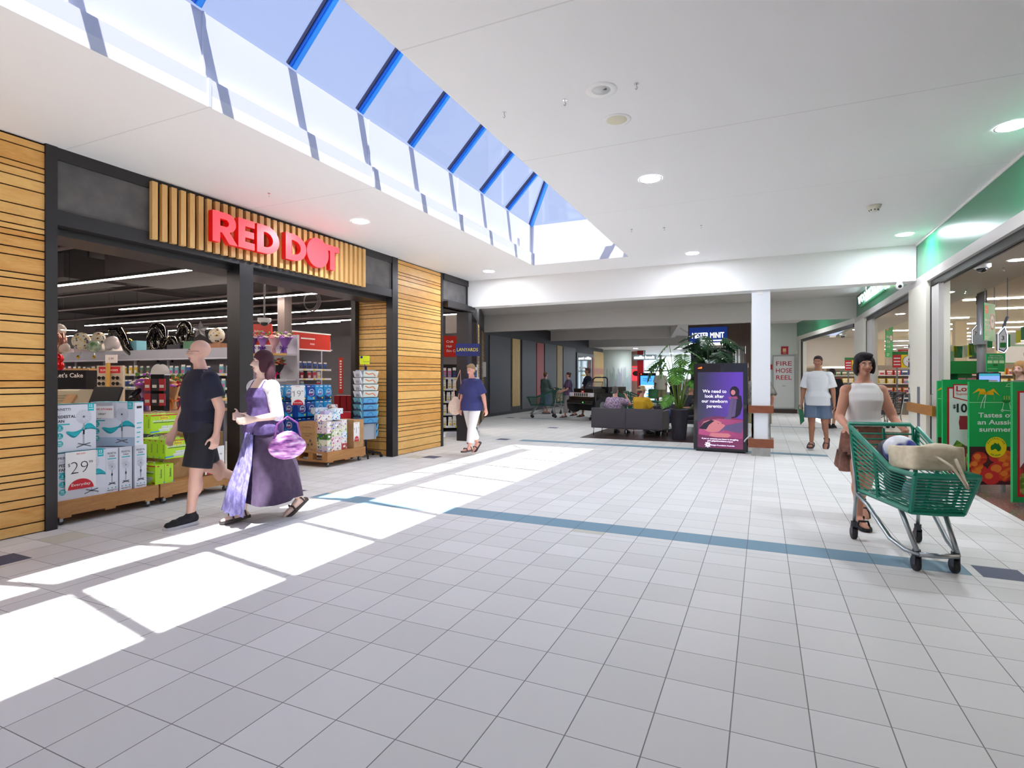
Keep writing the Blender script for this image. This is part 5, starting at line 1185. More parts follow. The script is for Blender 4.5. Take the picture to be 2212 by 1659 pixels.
        s.rect(-W_, 0, W_, Hh, FU, FV, L(0), 0); s.rect(-W_, 0, W_, Hh*.62, FU, FV, L(1), 1)
        s.text('WIPE OUT', 0, 1.24, .1, FU, FV, L(2), 2, .02, 'C', width=.55); s.text('THE DEBT', 0, 1.12, .1, FU, FV, L(2), 2, .02, 'C', width=.55)
        for k in range(10): s.disc(V(L(3))+V((-.3+.067*k, 0, .72+.03*math.sin(k*2))), FU, FV, .035, (2, 3, 0)[k % 3], 10, ry=.02); s.disc(V(L(3))+V((-.28+.06*k, 0, .58+.02*math.cos(k*2))), FU, FV, .03, (3, 2, 0)[k % 3], 10, ry=.02)
        for x in (.0, .2): s.rect(x-.06, .18, x+.06, .42, FU, FV, L(3), 0); s.rect(x-.045, .26, x+.045, .34, FU, FV, L(4), 3)
        MB().flat([(-.41, 1.60), (-.33, 1.60), (-.33, 1.65), (-.41, 1.65)], FU, FV, (0, -.0625, 0)).build('logo', mat('scr_orange2', (10, 10, 14), .2, emit=(255, 90, 30), es=.8), t)
    s.build('screen', ms, t); return t
display('free standing display with a baby on its screen, beside the white pillar', (kx, ky+.02, 0), R(-4))
display('distant free standing display with a bright blue advert, behind the man in the bucket hat', (-6.26, 33.4, 0), R(4), True)
# lounge seats
leather = mat('seat_charcoal', (64, 62, 72), .42); leath2 = mat('seat_cushion', (40, 38, 44), .5)
def sofa(label, loc, rz, w=1.74, arms=True):
    t = thing('lounge_seat', label, 'sofa', loc, rz, 'charcoal lounge seats on the dark mat')
    MB().rbox((-w/2, -.36, .19), (-.004, -.27, .68), .012, 0, 0).build('back_panel', leather, t); MB().rbox((.004, -.36, .19), (w/2, -.27, .68), .012, 0, 0).build('back_panel', leather, t)
    MB().rbox((-w/2+.01, -.27, .19), (w/2-.01, .36, .30), .01, 0, 0).build('seat_base', leather, t)
    for x in (-w/4, w/4): MB().rbox((x-w/4+.07, -.26, .30), (x+w/4-.07, .36, .42), .03, 0, 0).build('seat_cushion', leath2, t)
    for s_ in (-1, 1): MB().rbox((s_*(w/2-.035)-.035, -.27, .19), (s_*(w/2-.035)+.035, .36, .64), .012, 0, 1).build('arm', leather, t)
    for x in (-w/2+.04, 0, w/2-.04):
        for y in (-.31, .32): MB().cyl((x, y, 0), (x, y, .19), .012, n=10).build('leg', chrome, t, True)
    return t
sofa('charcoal two part sofa seen from behind on the dark mat, two men sitting on it', (-2.97, 13.56, 0), R(-4))
sofa('charcoal sofa facing the first one across the dark mat, partly behind the plants', (-2.0, 15.7, 0), R(172), 1.5)
t = thing('ottoman', 'small black cushion stool between the two charcoal sofas', 'stool', (-2.55, 14.75, 0)); MB().rbox((-.28, -.25, .06), (.28, .25, .46), .04, 0, 2).build('seat', leath2, t); 
for s_ in (-1, 1): MB().cyl((s_*.22, 0, 0), (s_*.22, 0, .06), .012).build('leg', chrome, t)
# plants
leafA = mat('leaf_bright', (78, 138, 44), .42); leafB = mat('leaf_deep', (34, 74, 42), .42); stemm = mat('leaf_stem', (120, 150, 60), .5)
for m_, a_, c_ in ((leafA, (62, 118, 40), (104, 160, 62)), (leafB, (24, 60, 36), (50, 96, 52))):
    g = NT(m_); g.base(g.ramp(g.noise(5, 2, g.vec('Object')), [(.35, a_), (.65, c_)])); m_.node_tree.nodes['Principled BSDF'].inputs['Subsurface Weight'].default_value = .0
def leaf_mesh(name, L=.44, W=.50, lobes=8, droop=.32, m=None):
    """pinnate leaf with finger lobes, base at origin, growing along +Y, arching down"""
    b = MB()
    def rib(t): return V((0, L*t, -droop*L*t*t))
    for s_ in (-1, 1):
        for i in range(lobes):
            t = .06+.86*i/(lobes-1); w = W*.5*math.sin(PI*min(1, (t*.86+.16)))**.7; a = R(78-52*t)
            p0 = rib(t); d = V((s_*math.sin(a), math.cos(a), 0)); n_ = V((0, 0, 1))
            sd = d.cross(n_).normalized(); hw = L*.07
            pts = []
            for q, (u_, k_) in enumerate(((0, .7), (.35, 1.05), (.7, .9), (.92, .45), (1, .05))):
                c = p0+d*w*u_*1.05+V((0, 0, -.22*w*u_*u_+.012)); pts.append((c-sd*hw*k_, c+V((0, 0, .004)), c+sd*hw*k_))
            for q in range(4):
                a_, b_ = pts[q], pts[q+1]; b.poly([a_[0], b_[0], b_[1], a_[1]]); b.poly([a_[1], b_[1], b_[2], a_[2]])
    pts = [rib(t) for t in (0, .25, .5, .75, 1.0)]
    wv = (.02, .05, .045, .04, .004)
    for q in range(4): b.poly([pts[q]-X3*wv[q]*L*.9, pts[q+1]-X3*wv[q+1]*L*.9, pts[q+1]+X3*wv[q+1]*L*.9, pts[q]+X3*wv[q]*L*.9])
    o = b.build(name, m, None, True); return o
def plant(label, loc, pot_r, pot_h, leaves, m, stemc, seed, pot_col=(50, 48, 58), gname='potted philodendrons by the lounge seats'):
    rnd = random.Random(seed); t = thing('potted_plant', label, 'plant', loc, 0, gname)
    MB().lathe([(pot_r*.68, 0), (pot_r*.74, .03), (pot_r*.97, pot_h-.05), (pot_r*1.04, pot_h-.04), (pot_r*1.04, pot_h), (pot_r*.95, pot_h), (pot_r*.94, pot_h-.05)], n=28, cap=False).build('pot', mat('pot_charcoal', pot_col, .45), t, True)
    b = MB(); b.disc((0, 0, pot_h-.04), X3, Y3, pot_r*.95, n=24); b.build('bark_mulch', noisy('bark', (150, 96, 70), (90, 56, 40), 60, .9), t)
    lm = leaf_mesh('leaf', m=m); base = lm.data; bpy.data.objects.remove(lm)
    for i, (az, el_, Ls, sc, zr) in enumerate(leaves):
        a = R(az); p0 = V((.04*math.cos(a), .04*math.sin(a), pot_h-.05)); p3 = V((Ls*math.cos(el_)*math.cos(a), Ls*math.cos(el_)*math.sin(a), zr))
        p1 = p0.lerp(p3, .4)+V((0, 0, .12)); p2 = p0.lerp(p3, .75)+V((0, 0, .12))
        s = MB(); s.tube([p0, p1, p2, p3], [.013, .010, .008, .006], 6); st = s.build('stem', stemc, t, True)
        o = bpy.data.objects.new('leaf', base); COL.objects.link(o); o.parent = st; o.location = p3; o.scale = (sc*.86,)*3
        o.rotation_euler = (R(rnd.uniform(-55, 5)), R(rnd.uniform(-25, 25)), a-PI/2+R(rnd.uniform(-15, 15)))
    return t
# leaves: azimuth, elevation(rad), reach, scale, tip height
plant('bright green philodendron in a tall charcoal pot at the right end of the front sofa', (-1.74, 13.12, 0), .205, .72,
      [(195, 1.1, .50, 1.15, 2.2), (170, .7, .50, 1.2, 1.85), (215, .5, .40, 1.0, 1.75), (330, .9, .5, 1.1, 1.75), (20, .9, .45, 1.1, 1.72), (260, .8, .38, 1.1, 1.65), (280, 1.1, .4, 1.05, 1.95), (180, .3, .55, 1.1, 1.72), (240, .4, .30, .85, 1.02), (310, .5, .45, .9, 1.35), (60, .9, .4, 1.1, 1.6), (100, .8, .5, 1.1, 1.45), (0, .6, .6, 1.1, 1.5), (200, .8, .42, 1.1, 1.9), (345, 1.2, .4, 1.1, 2.05), (225, .2, .26, .7, .92), (270, .9, .3, 1.0, 1.8), (300, .9, .35, 1.0, 1.6)], leafA, stemm, 3)
rl = random.Random(5)
plant('large dark green philodendron in a black pot standing behind the advertising display', (-1.18, 14.0, 0), .22, .68,
      [(rl.uniform(0, 360), rl.uniform(.4, 1.2), rl.uniform(.25, .62), rl.uniform(1.0, 1.35), z) for z in [2.45, 2.4, 2.35, 2.3, 2.28, 2.25, 2.2, 2.15, 2.1, 2.1, 2.05, 2.0, 2.0, 1.95, 1.9, 1.85, 1.8, 1.75, 1.7, 1.65, 1.6, 1.5, 1.4, 1.3, 1.2, 2.3, 2.2, 2.1, 2.0, 1.9, 1.8, 1.75, 1.6]], leafB, mat('stem_dark', (60, 84, 50), .6), 6, (34, 32, 38))
plant('low dark green plant in a black trough between the display and the tall pot', (-1.22, 13.30, 0), .15, .5,
      [(k*60+20, .6, .18, .5, .8+.08*(k % 3)) for k in range(6)], leafB, mat('stem_dark', (60, 84, 50), .6), 9, (34, 32, 38))
# ---------------------------------------------------------------- trolleys
tg = mat('trolley_green', (16, 136, 108), .35); tgd = mat('trolley_dark_green', (18, 84, 62), .4); tgb = mat('trolley_black', (38, 40, 44), .5)
def trolley(label, loc, rz, m, grp=None, simple=False, md=None):
    """front of the trolley towards local -Y; rear handle at +Y"""
    t = thing('shopping_trolley', label, 'trolley', loc, rz, grp)
    # basket corner heights: rear high, front lower
    def lv(s_, v):   # s_: 0 rear .. 1 front ; v: 0 bottom .. 1 top -> y, z
        yb = .42-.80*s_; zb = .44+.0*s_; yt = .47-.98*s_; zt = .99-.26*min(1, s_*1.5)
        return (yb+(yt-yb)*v, zb+(zt-zb)*v)
    def wd(s_, v): return (.17+.05*(1-s_))*(1-v)+(.265-.065*s_)*v
    def side(sx, name):
        b = MB(); nn = 13 if not simple else 7
        for k in range(nn+1):
            v = k/nn; th = (.014 if simple else .008) if 0 < k < nn else .017
            pts = [(sx*wd(q/6, v), *lv(q/6, v)) for q in range(7)]
            b.tube(pts, th, 5, flat=.5 if 0 < k < nn else 1.1)
        for q in (0, .42, 1): b.tube([(sx*(wd(q, v)+.001), *lv(q, v)) for v in (0, .5, 1)], .016, 5)
        return b.build(name, m, t)
    side(1, 'side_panel'); side(-1, 'side_panel')
    b = MB(); nn = 12 if not simple else 6
    for k in range(nn+1):
        v = k/nn; y, z = lv(1, v); b.tube([(-wd(1, v), y, z), (0, y-.02, z), (wd(1, v), y, z)], (.014 if simple else .008) if 0 < k < nn else .02, 5)
    for x in (-.5, .5): b.tube([(x*wd(1, 0), *lv(1, 0)), (x*wd(1, 1), *lv(1, 1))], .012, 5)
    b.build('front_panel', m, t)
    b = MB()
    for k in range(8): x = -.19+.38*k/7; b.tube([(x, .42, .44), (x*.85, -.37, .44)], .009, 5)
    for y in (.42, .2, 0, -.2, -.37): b.tube([(-.19, y, .44), (.19, y, .44)], .010, 5)
    b.build('base_grid', m, t)
    b = MB()
    for k in range(8): z = .60+.38*k/8; y = .43+.04*(z-.44)/.5; b.tube([(-.23, y, z), (.23, y, z)], .008, 5)
    for x in (-.23, 0, .23): b.tube([(x, .43, .5), (x, .47, .98)], .012, 5)
    b.build('rear_flap', m, t)
    b = MB(); b.tube([(-.25, .50, .97), (-.25, .56, 1.01), (.25, .56, 1.01), (.25, .50, .97)], .018, 8); b.build('handle', m, t, True)
    fr = MB()
    for s_ in (-1, 1):
        fr.tube([(s_*.25, .50, .97), (s_*.24, .42, .44), (s_*.245, .40, .40), (s_*.25, .43, .16)], .015, 8)
        fr.tube([(s_*.24, .40, .41), (s_*.235, .2, .36), (s_*.20, -.12, .17), (s_*.17, -.30, .135), (s_*.12, -.40, .135)], .020, 8, flat=.7)
        fr.tube([(s_*.15, -.16, .43), (s_*.13, -.38, .15)], .018, 8)
    fr.tube([(-.125, -.40, .135), (0, -.42, .135), (.125, -.40, .135)], .018, 8); fr.tube([(-.24, .40, .41), (.24, .40, .41)], .015, 8)
    fr.build('frame', md or steel, t, True)
    for s_, y in ((-1, .43), (1, .43), (-1, -.36), (1, -.36)):
        x = s_*(.25 if y > 0 else .125)
        c = MB(); c.cyl((x, y, .11), (x, y, .16), .026, n=12); c.cbox((x-.02, y, .085), (.004, .05, .07)); c.cbox((x+.02, y, .085), (.004, .05, .07))
        o = c.build('castor', mat('castor_dark', (58, 60, 70), .45), t); MB().cyl((x-.014, y+.01, .055), (x+.014, y+.01, .055), .054, n=20).build('wheel', rubber, o, True)
    return t
tr = trolley('green plastic shopping trolley pushed by the woman in the white tank top', (1.075, 5.33, 0), R(13), tg)
# things in the trolley
cot = cloth('bag_calico', (222, 208, 178), (232, 220, 194), 30)
M_ = Matrix.Translation((1.075, 5.33, 0)) @ Matrix.Rotation(R(13), 4, 'Z')
b = MB(); b.rbox((-.17, -.24, -.09), (.17, .22, .085), .05, 0, 2); b.ell((0, -.2, .04), (.15, .08, .07), 14, 10)
ob = thing('calico_bag', 'cream calico shopping bag with green print on top of the trolley load', 'bag', M_ @ V((.0, -.20, .82)), R(13), rot=(R(-6), 0, R(13)))
fuse(b, 'sack', cot, ob, .012, 3)
b = MB()
for r_ in range(4):
    for q in range(6): b.rect(-.13+.045*q, -.12+.07*r_, -.13+.045*q+.034, -.08+.07*r_, X3, Y3, (0, 0, .0875), 0)
b.xf(Matrix.Translation((0, 0, 0))); b.build('green_print', mat('print_leaf_green', (110, 168, 80), .6), ob)
b = MB(); b.tube([(-.05, -.26, .02), (.0, -.36, -.05), (.05, -.40, -.16), (.09, -.36, -.2), (.08, -.32, -.1), (.07, -.27, .0)], .012, 6, flat=.6); b.build('strap', cot, ob, True)
ob = thing('shopping_bag', 'white and blue plastic shopping bag beside the calico bag in the trolley', 'bag', M_ @ V((-.05, .06, .84)), R(20))
b = MB(); b.ell((0, 0, 0), (.12, .13, .12), 14, 10); fuse(b, 'sack', noisy('bag_white_blue', (232, 234, 242), (56, 70, 170), 4, .4, 2, .5, .56), ob, .012, 2)
ob = thing('shopping_bag', 'dark grey shopping bag at the rear of the trolley, against the woman', 'bag', M_ @ V((.0, .27, .76)), R(10))
b = MB(); b.ell((0, 0, 0), (.15, .12, .16), 14, 10); fuse(b, 'sack', mat('bag_dark', (52, 52, 66), .5), ob, .012, 2)
for i, (x, y, z, c, lb) in enumerate(((-.06, -.2, .56, (180, 206, 226), 'pale blue packet low in the front of the trolley'), (.07, -.05, .56, (208, 196, 196), 'pinkish packet low in the middle of the trolley'), (-.05, .14, .57, (60, 80, 90), 'dark packet low in the rear of the trolley'), (.06, -.24, .60, (214, 220, 224), 'white packet low at the front right of the trolley'))):
    b = MB(); b.ell((0, 0, 0), (.085, .09, .10), 12, 8); o = b.build('grocery_packet', noisy('packet_%d' % i, c, tuple(int(q*.7) for q in c), 12, .4), None, True, M_ @ V((x, y, z))); tag(o, lb, 'packet', 'packets inside the near trolley')
# woman pushing it
p4, j4 = person('woman in a white tank top and brown skirt pushing the near green trolley', (.90, 6.36, 0), 11, 1.66, 1.08, sk2, female=True,
    thigh=(dirp(-14), dirp(20)), shin=(dirp(-38), dirp(2)), foot=((0, -.8, -.5), (0, -1, -.02)),
    uarm=((.32, -.25, -1), (-.32, -.25, -1)), farm=((-.02, -1, -.38), (.02, -1, -.38)), curl=.9,
    top=('tank', cloth('cloth_white_rib', (236, 232, 230)), 0, .05, .006), bottom=('skirt', cloth('cloth_brown', (112, 74, 60), (128, 84, 68)), .42, .01), shoes=('sandal', blk2, None), hair=('bob', cloth('hair_black', (34, 28, 34))), vox=.009)
# ---------------------------------------------------------------- sitters and walkers further off
sit = dict(thigh=((.12, -1, .02), (-.12, -1, .02)), shin=((0, -.1, -1), (0, -.1, -1)), foot=((0, -1, 0), (0, -1, 0)))
flo = cloth('cloth_floral', (120, 110, 150), (196, 170, 190), 90)
person('grey haired man in a floral shirt sitting on the left half of the front sofa', (-3.36, 13.62, 0), 172, 1.60, 1.16, sk3, lean=.05, uarm=((.4, -.3, -1), (-.6, -.8, -.4)), farm=((-.2, -1, -.2), (.6, -.2, 1)), top=('tee', flo, .7, -.03, .012), bottom=('shorts', blk_t, .95, .01), shoes=('sneaker', blk_t, blk2), hair=('short', cloth('hair_grey', (96, 88, 88))), vox=.014, **sit)
person('man in a mustard T-shirt and tan bucket hat sitting on the front sofa', (-2.70, 13.62, 0), 150, 1.62, 1.22, sk3, uarm=((.3, -.5, -1), (-.3, -.5, -1)), farm=((-1, -.6, .1), (1, -.6, .15)), turn=-25, top=('tee', cloth('cloth_mustard', (206, 164, 34)), .7, -.03, .014), bottom=('shorts', blk_t, .95, .01), shoes=('sneaker', blk_t, blk2), hair=('short', cloth('hair_grey', (96, 88, 88)), ('hat', cloth('cloth_tan', (178, 148, 106)))), vox=.014, belly=.03, **sit)
person('person in jeans reclining on the far sofa with only legs and arms in view', (-1.95, 15.45, 0), -40, 1.72, 1.1, sk4, lean=-.5, uarm=((.3, -.4, -1), (-.3, -.4, -1)), farm=((-.8, -.8, 0), (.8, -.8, 0)), top=('tee', blk_t, .7, -.03, .012), bottom=('trousers', cloth('cloth_denim', (74, 96, 150)), 1.8, .01), shoes=('sneaker', blk_t, blk2), hair=('short', cloth('hair_black', (34, 28, 34))), vox=.016, fingers=False, **sit)
stand = dict(thigh=(dirp(4, .05), dirp(-4, -.05)), shin=(dirp(-2), dirp(-6)))
person('standing man in a pale T-shirt and khaki shorts, left arm holding a green bag', (-4.12, 25.03, 0), 10, 1.80, 1.12, sk5, uarm=((.2, 0, -1), (-.2, -.05, -1)), farm=((.05, -.1, -1), (-.1, -.3, -1)), top=('tee', cloth('cloth_pale', (206, 206, 188)), .8, -.05, .014), bottom=('shorts', cloth('cloth_khaki', (150, 144, 110)), .95, .014), shoes=('sneaker', blk_t, blk2), hair=('short', cloth('hair_black', (34, 28, 34))), vox=.016, fingers=False, **stand)
b = MB(); b.rbox((-.19, -.07, -.26), (.19, .07, .16), .05, 0, 1); b.tube([(-.1, 0, .14), (0, 0, .30), (.1, 0, .14)], .012, 6); o = b.build('shopping_bag', mat('bag_green', (64, 130, 84), .6), None, True, (-4.40, 24.72, .76)); tag(o, 'green reusable bag held by the man in the pale T-shirt', 'bag')
person('person in dark clothes standing behind the plants near the bright end of the mall', (-3.6, 25.6, 0), 30, 1.74, 1.1, sk4, uarm=((.2, -.2, -1), (-.3, -.3, -1)), farm=((0, -.5, -1), (.2, -1, -.3)), top=('tee', navy_t, .8, -.05, .014), bottom=('trousers', blk_t, 1.8, .01), shoes=('sneaker', blk_t, blk2), hair=('short', cloth('hair_black', (34, 28, 34))), vox=.018, fingers=False, **stand)
p5, j5 = person('woman in a grey green top and long blue grey skirt beside the red hoarding panel', (-7.78, 20.35, 0), 165, 1.62, 1.12, sk3, female=True, uarm=((.2, -.1, -1), (-.2, -.3, -1)), farm=((.05, -.2, -1), (0, -1, -.3)), top=('tee', cloth('cloth_sage', (82, 100, 96)), 1.7, -.03, .012), bottom=('skirt', cloth('cloth_bluegrey', (92, 106, 138)), .72, .01), shoes=('sandal', mat('sandal_brown', (62, 54, 56), .6), None), hair=('bun', cloth('hair_auburn', (104, 70, 50))), vox=.016, fingers=False, **stand)
trolley('dark green trolley in front of the woman in the blue grey skirt', (-7.2, 21.0, 0), R(150), tgd, 'dark green trolleys in the middle distance', True)
person('person in a mauve striped top and pale trousers walking past the hoarding', (-6.35, 18.9, 0), -60, 1.60, 1.1, sk3, female=True, thigh=(dirp(14), dirp(-12)), shin=(dirp(6), dirp(-30)), uarm=((.2, -.3, -1), (-.2, -.3, -1)), farm=((0, -1, -.4), (0, -1, -.4)), top=('tee', cloth('cloth_mauve', (120, 96, 130), (90, 74, 110)), .8, -.04, .014), bottom=('trousers', cloth('cloth_stone', (170, 160, 158)), 1.75, .012), shoes=('sandal', blk2, None), hair=('bun', cloth('hair_brown', (92, 62, 50))), vox=.016, fingers=False)
person('person in a navy top and shorts walking beside the one in mauve', (-5.75, 19.3, 0), -60, 1.76, 1.12, sk4, thigh=(dirp(-10), dirp(16)), shin=(dirp(-30), dirp(6)), uarm=((.2, .1, -1), (-.2, -.3, -1)), farm=((0, -.3, -1), (0, -.8, -.6)), top=('tee', navy_t, .8, -.05, .014), bottom=('shorts', cloth('cloth_deep_navy', (28, 30, 60)), .9, .014), shoes=('sandal', blk2, None), hair=('short', cloth('hair_reddish', (90, 60, 60))), vox=.016, fingers=False)
trolley('dark green trolley pushed by the two walkers near the hoarding', (-7.15, 18.35, 0), R(-62), tgd, 'dark green trolleys in the middle distance', True)
trolley('dark green trolley parked behind the man in the floral shirt', (-3.35, 15.6, 0), R(95), tgd, 'dark green trolleys in the middle distance', True)
trolley('dark green trolley standing between the two men on the sofa', (-3.15, 16.3, 0), R(88), tgd, 'dark green trolleys in the middle distance', True)
# man in white T-shirt on the right
p6_, j6 = person('man in a white T-shirt and grey blue shorts walking out past the supermarket', (1.0, 12.5, 0), -14, 1.80, 1.12, sk4, thigh=(dirp(-6), dirp(6)), shin=(dirp(-34), dirp(2)), foot=((0, -.7, -.6), (0, -1, -.02)), uarm=((.25, .05, -1), (-.25, .02, -1)), farm=((.1, -.2, -1), (-.1, -.2, -1)), belly=.012,
    top=('tee', cloth('cloth_white_tee', (228, 230, 236)), .8, -.07, .010), bottom=('shorts', cloth('cloth_slate_blue', (104, 122, 150)), .85, .014), shoes=('sandal', mat('thong_plum', (70, 48, 60), .6), None), hair=('short', cloth('hair_dark_brown', (58, 46, 46))), vox=.011)
hp = Matrix.Rotation(R(-14), 4, 'Z') @ (V(j6['wr'][1])+V((-.01, -.03, -.1)))+V((1.0, 12.5, 0))
b = MB(); b.add([(-.04, -.012, -.02), (.04, -.012, -.02), (.06, -.02, -.26), (-.01, -.02, -.34), (-.04, .012, -.02), (.04, .012, -.02), (.06, .02, -.26), (-.01, .02, -.34)], [(0, 1, 2, 3), (5, 4, 7, 6), (0, 3, 7, 4), (1, 5, 6, 2), (3, 2, 6, 7), (0, 4, 5, 1)]); b.tube([(-.04, 0, -.02), (-.03, 0, .06), (.03, 0, .06), (.04, 0, -.02)], .008, 6)
tag(b.build('folded_bag', mat('folded_green', (30, 110, 74), .5), None, False, hp), 'folded green carry bag in the hand of the man in the white T-shirt', 'bag')
person('person in black walking behind the man in the white T-shirt', (1.75, 17.6, 0), 160, 1.66, 1.1, sk4, thigh=(dirp(12), dirp(-12)), shin=(dirp(4), dirp(-26)), uarm=((.2, -.3, -1), (-.2, -.3, -1)), farm=((0, -1, -.3), (0, -1, -.3)), top=('tee', blk_t, .8, -.05, .014), bottom=('shorts', blk_t, .95, .014), shoes=('sneaker', blk_t, blk2), hair=('short', cloth('hair_dark_brown', (58, 46, 46))), vox=.016, fingers=False)
person('person in a striped shirt and khaki shorts standing just behind the pillar and the display', (-.06, 12.35, 0), 150, 1.60, 1.25, sk3, uarm=((.5, -.1, -1), (-.5, .1, -1)), farm=((-.3, -.6, -.9), (.3, -.4, -.9)), top=('tee', cloth('cloth_stripe', (150, 146, 138), (110, 106, 100), 40), .9, -.05, .016), bottom=('shorts', cloth('cloth_khaki', (150, 144, 110)), .95, .014), shoes=('sneaker', blk_t, blk2), hair=('short', cloth('hair_grey', (96, 88, 88))), vox=.014, **stand)
# kiddie ride
rd = thing('toy_car_ride', 'black toy off-road car ride with a white slotted grille and a roll bar', 'ride', (-5.15, 17.9, 0), R(-32))
gl = mat('ride_gloss', (26, 26, 32), .2, coat=.6)
b = MB(); b.rbox((-.68, -.50, .62), (.68, .9, .92), .06, 0, 2); b.rbox((-.50, -.44, .92), (.50, .2, 1.06), .05, 0, 2); b.rbox((-.6, .15, .9), (.6, .95, 1.12), .05, 0, 2); b.build('body', gl, rd)
b = MB(); b.rbox((-.60, -.53, .80), (.60, -.48, .93), .02, 0, 1)
for k in range(7): b.box((-.30+k*.10-.022, -.545, .815), (-.30+k*.10+.022, -.53, .915), 1)
b.build('grille', [mat('ride_white', (226, 214, 214), .3), blk2], rd)
for s_ in (-1, 1):
    b = MB(); b.cyl((s_*.50, -.56, .86), (s_*.50, -.48, .86), .07, n=18); b.build('headlight', mat('headlight_glass', (220, 220, 230), .1), rd, True)
    for y in (-.25, .62):
        b = MB(); b.cyl((s_*.58, y, .52), (s_*.74, y, .52), .26, n=24); o = b.build('wheel', rubber, rd, True); MB().cyl((s_*.735, y, .52), (s_*.75, y, .52), .13, n=16).build('hubcap', greyp, o, True)
b = MB(); b.rbox((-.62, -.62, .56), (.62, -.50, .68), .03, 0, 0); b.build('bumper', gl, rd)
b = MB(); b.tube([(-.42, .25, 1.05), (-.34, .32, 1.38), (-.25, .34, 1.43), (.25, .34, 1.43), (.34, .32, 1.38), (.42, .25, 1.05)], .022, 8); b.build('roll_bar', gl, rd, True)
b = MB(); b.add([(-.42, -.02, 1.04), (.42, -.02, 1.04), (.36, .10, 1.28), (-.36, .10, 1.28)], [(0, 1, 2, 3)]); o = b.build('windscreen', mat('ride_glass', (150, 160, 170), .05, alpha=.35), rd); b = MB(); b.tube([(-.42, -.02, 1.04), (-.36, .10, 1.28), (.36, .10, 1.28), (.42, -.02, 1.04)], .012, 6); b.build('windscreen_frame', gl, o)
b = MB(); b.rect(-.08, .93, .08, 1.0, FU, FV, (0, -.455, 0), 0); b.rect(-.05, .95, .05, .98, FU, FV, (0, -.458, 0), 1); b.build('badge', [redi, paper], rd)
b = MB(); b.disc((.2, -.625, .62), FU, FV, .02, n=10); b.build('start_button', mat('green_led', (20, 160, 60), .3, emit=(60, 220, 90), es=1.5), rd)
b = MB(); b.rbox((-.4, -.3, .34), (.4, .7, .62), .1, 0, 2); b.build('motor_housing', blk2, rd)
b = MB(); b.cyl((0, .2, .06), (0, .2, .36), .07, n=14); b.box((-.35, .17, .05), (.35, .23, .09)); b.box((-.03, -.15, .05), (.03, .55, .09)); st = b.build('stand', blk2, rd)
for x, y in ((-.33, .2), (.33, .2), (0, -.13), (0, .53)): MB().cyl((x-.012, y, .028), (x+.012, y, .028), .027, n=12).build('caster', rubber, st, True)
# ---------------------------------------------------------------- far end of the mall
b = MB(); b.cyl((-8.6, 35.3, 0), (-8.6, 35.3, 3.18), .95, n=40); struct(b.build('wall_curved', mat('curved_wall', (214, 224, 216), .4), None, True))
b = MB(); rs = random.Random(4)
for k in range(40):
    a = R(-175+4.5*k); w_ = R(rs.uniform(2, 6)); hgt = rs.uniform(.3, 1.3)
    def cp2(a): return (-8.6+.962*math.cos(a), 35.3+.962*math.sin(a))
    p, q = cp2(a), cp2(a+w_); b.add([(*p, .7), (*q, .7), (*q, .7+hgt), ((p[0]+q[0])/2, (p[1]+q[1])/2, .7+hgt*1.12), (*p, .7+hgt)], [(0, 1, 2, 3, 4)], rs.randrange(3))
tag(b.build('skyline_film', [mat('film_a', (178, 194, 200), .4), mat('film_b', (186, 178, 196), .4), mat('film_c', (160, 190, 186), .4)]), 'etched city skyline film on the pale round column', 'wall film')
struct(MB().box((-10.0, 33.6, 0), (-9.6, 60, 3.2)).build('wall_far_left', mat('far_wall', (196, 190, 182), .6)))
# doorway with a glass door in the hoarding
o = struct(thing('door_3', '', '', (0, 0, 0))); del o['label'], o['category']
MB().box((-9.0, 28.1, 0), (-8.96, 31.3, 2.75)).build('door_frame', mat('frame_grey', (90, 92, 98), .4), o)
MB().box((-8.965, 28.3, .05), (-8.95, 30.9, 2.6)).build('door_glass', mat('door_glass_tint', (120, 140, 140), .06, coat=.5), o)
MB().box((-8.955, 30.95, .05), (-8.93, 31.25, 2.6)).build('door_panel', redp, o)
b = MB(); b.rect(28.5, 1.9, 29.6, 2.0, Y3, Z3, (-8.94, 0, 0), 0); b.rect(28.9, 1.5, 29.6, 1.6, Y3, Z3, (-8.94, 0, 0), 1); b.build('door_sticker', [paper, yel], o)
b = MB(); b.text('RED DOT', 31.55, 1.62, .5, Y3, Z3, (-8.97, 0, 0), 0, .02, width=2.0); k2 = b.build('wall_lettering', mat('pink_letter', (214, 130, 140), .4)); tag(k2, 'small pink shop letters on the plywood panel by the pale round column', 'sign')
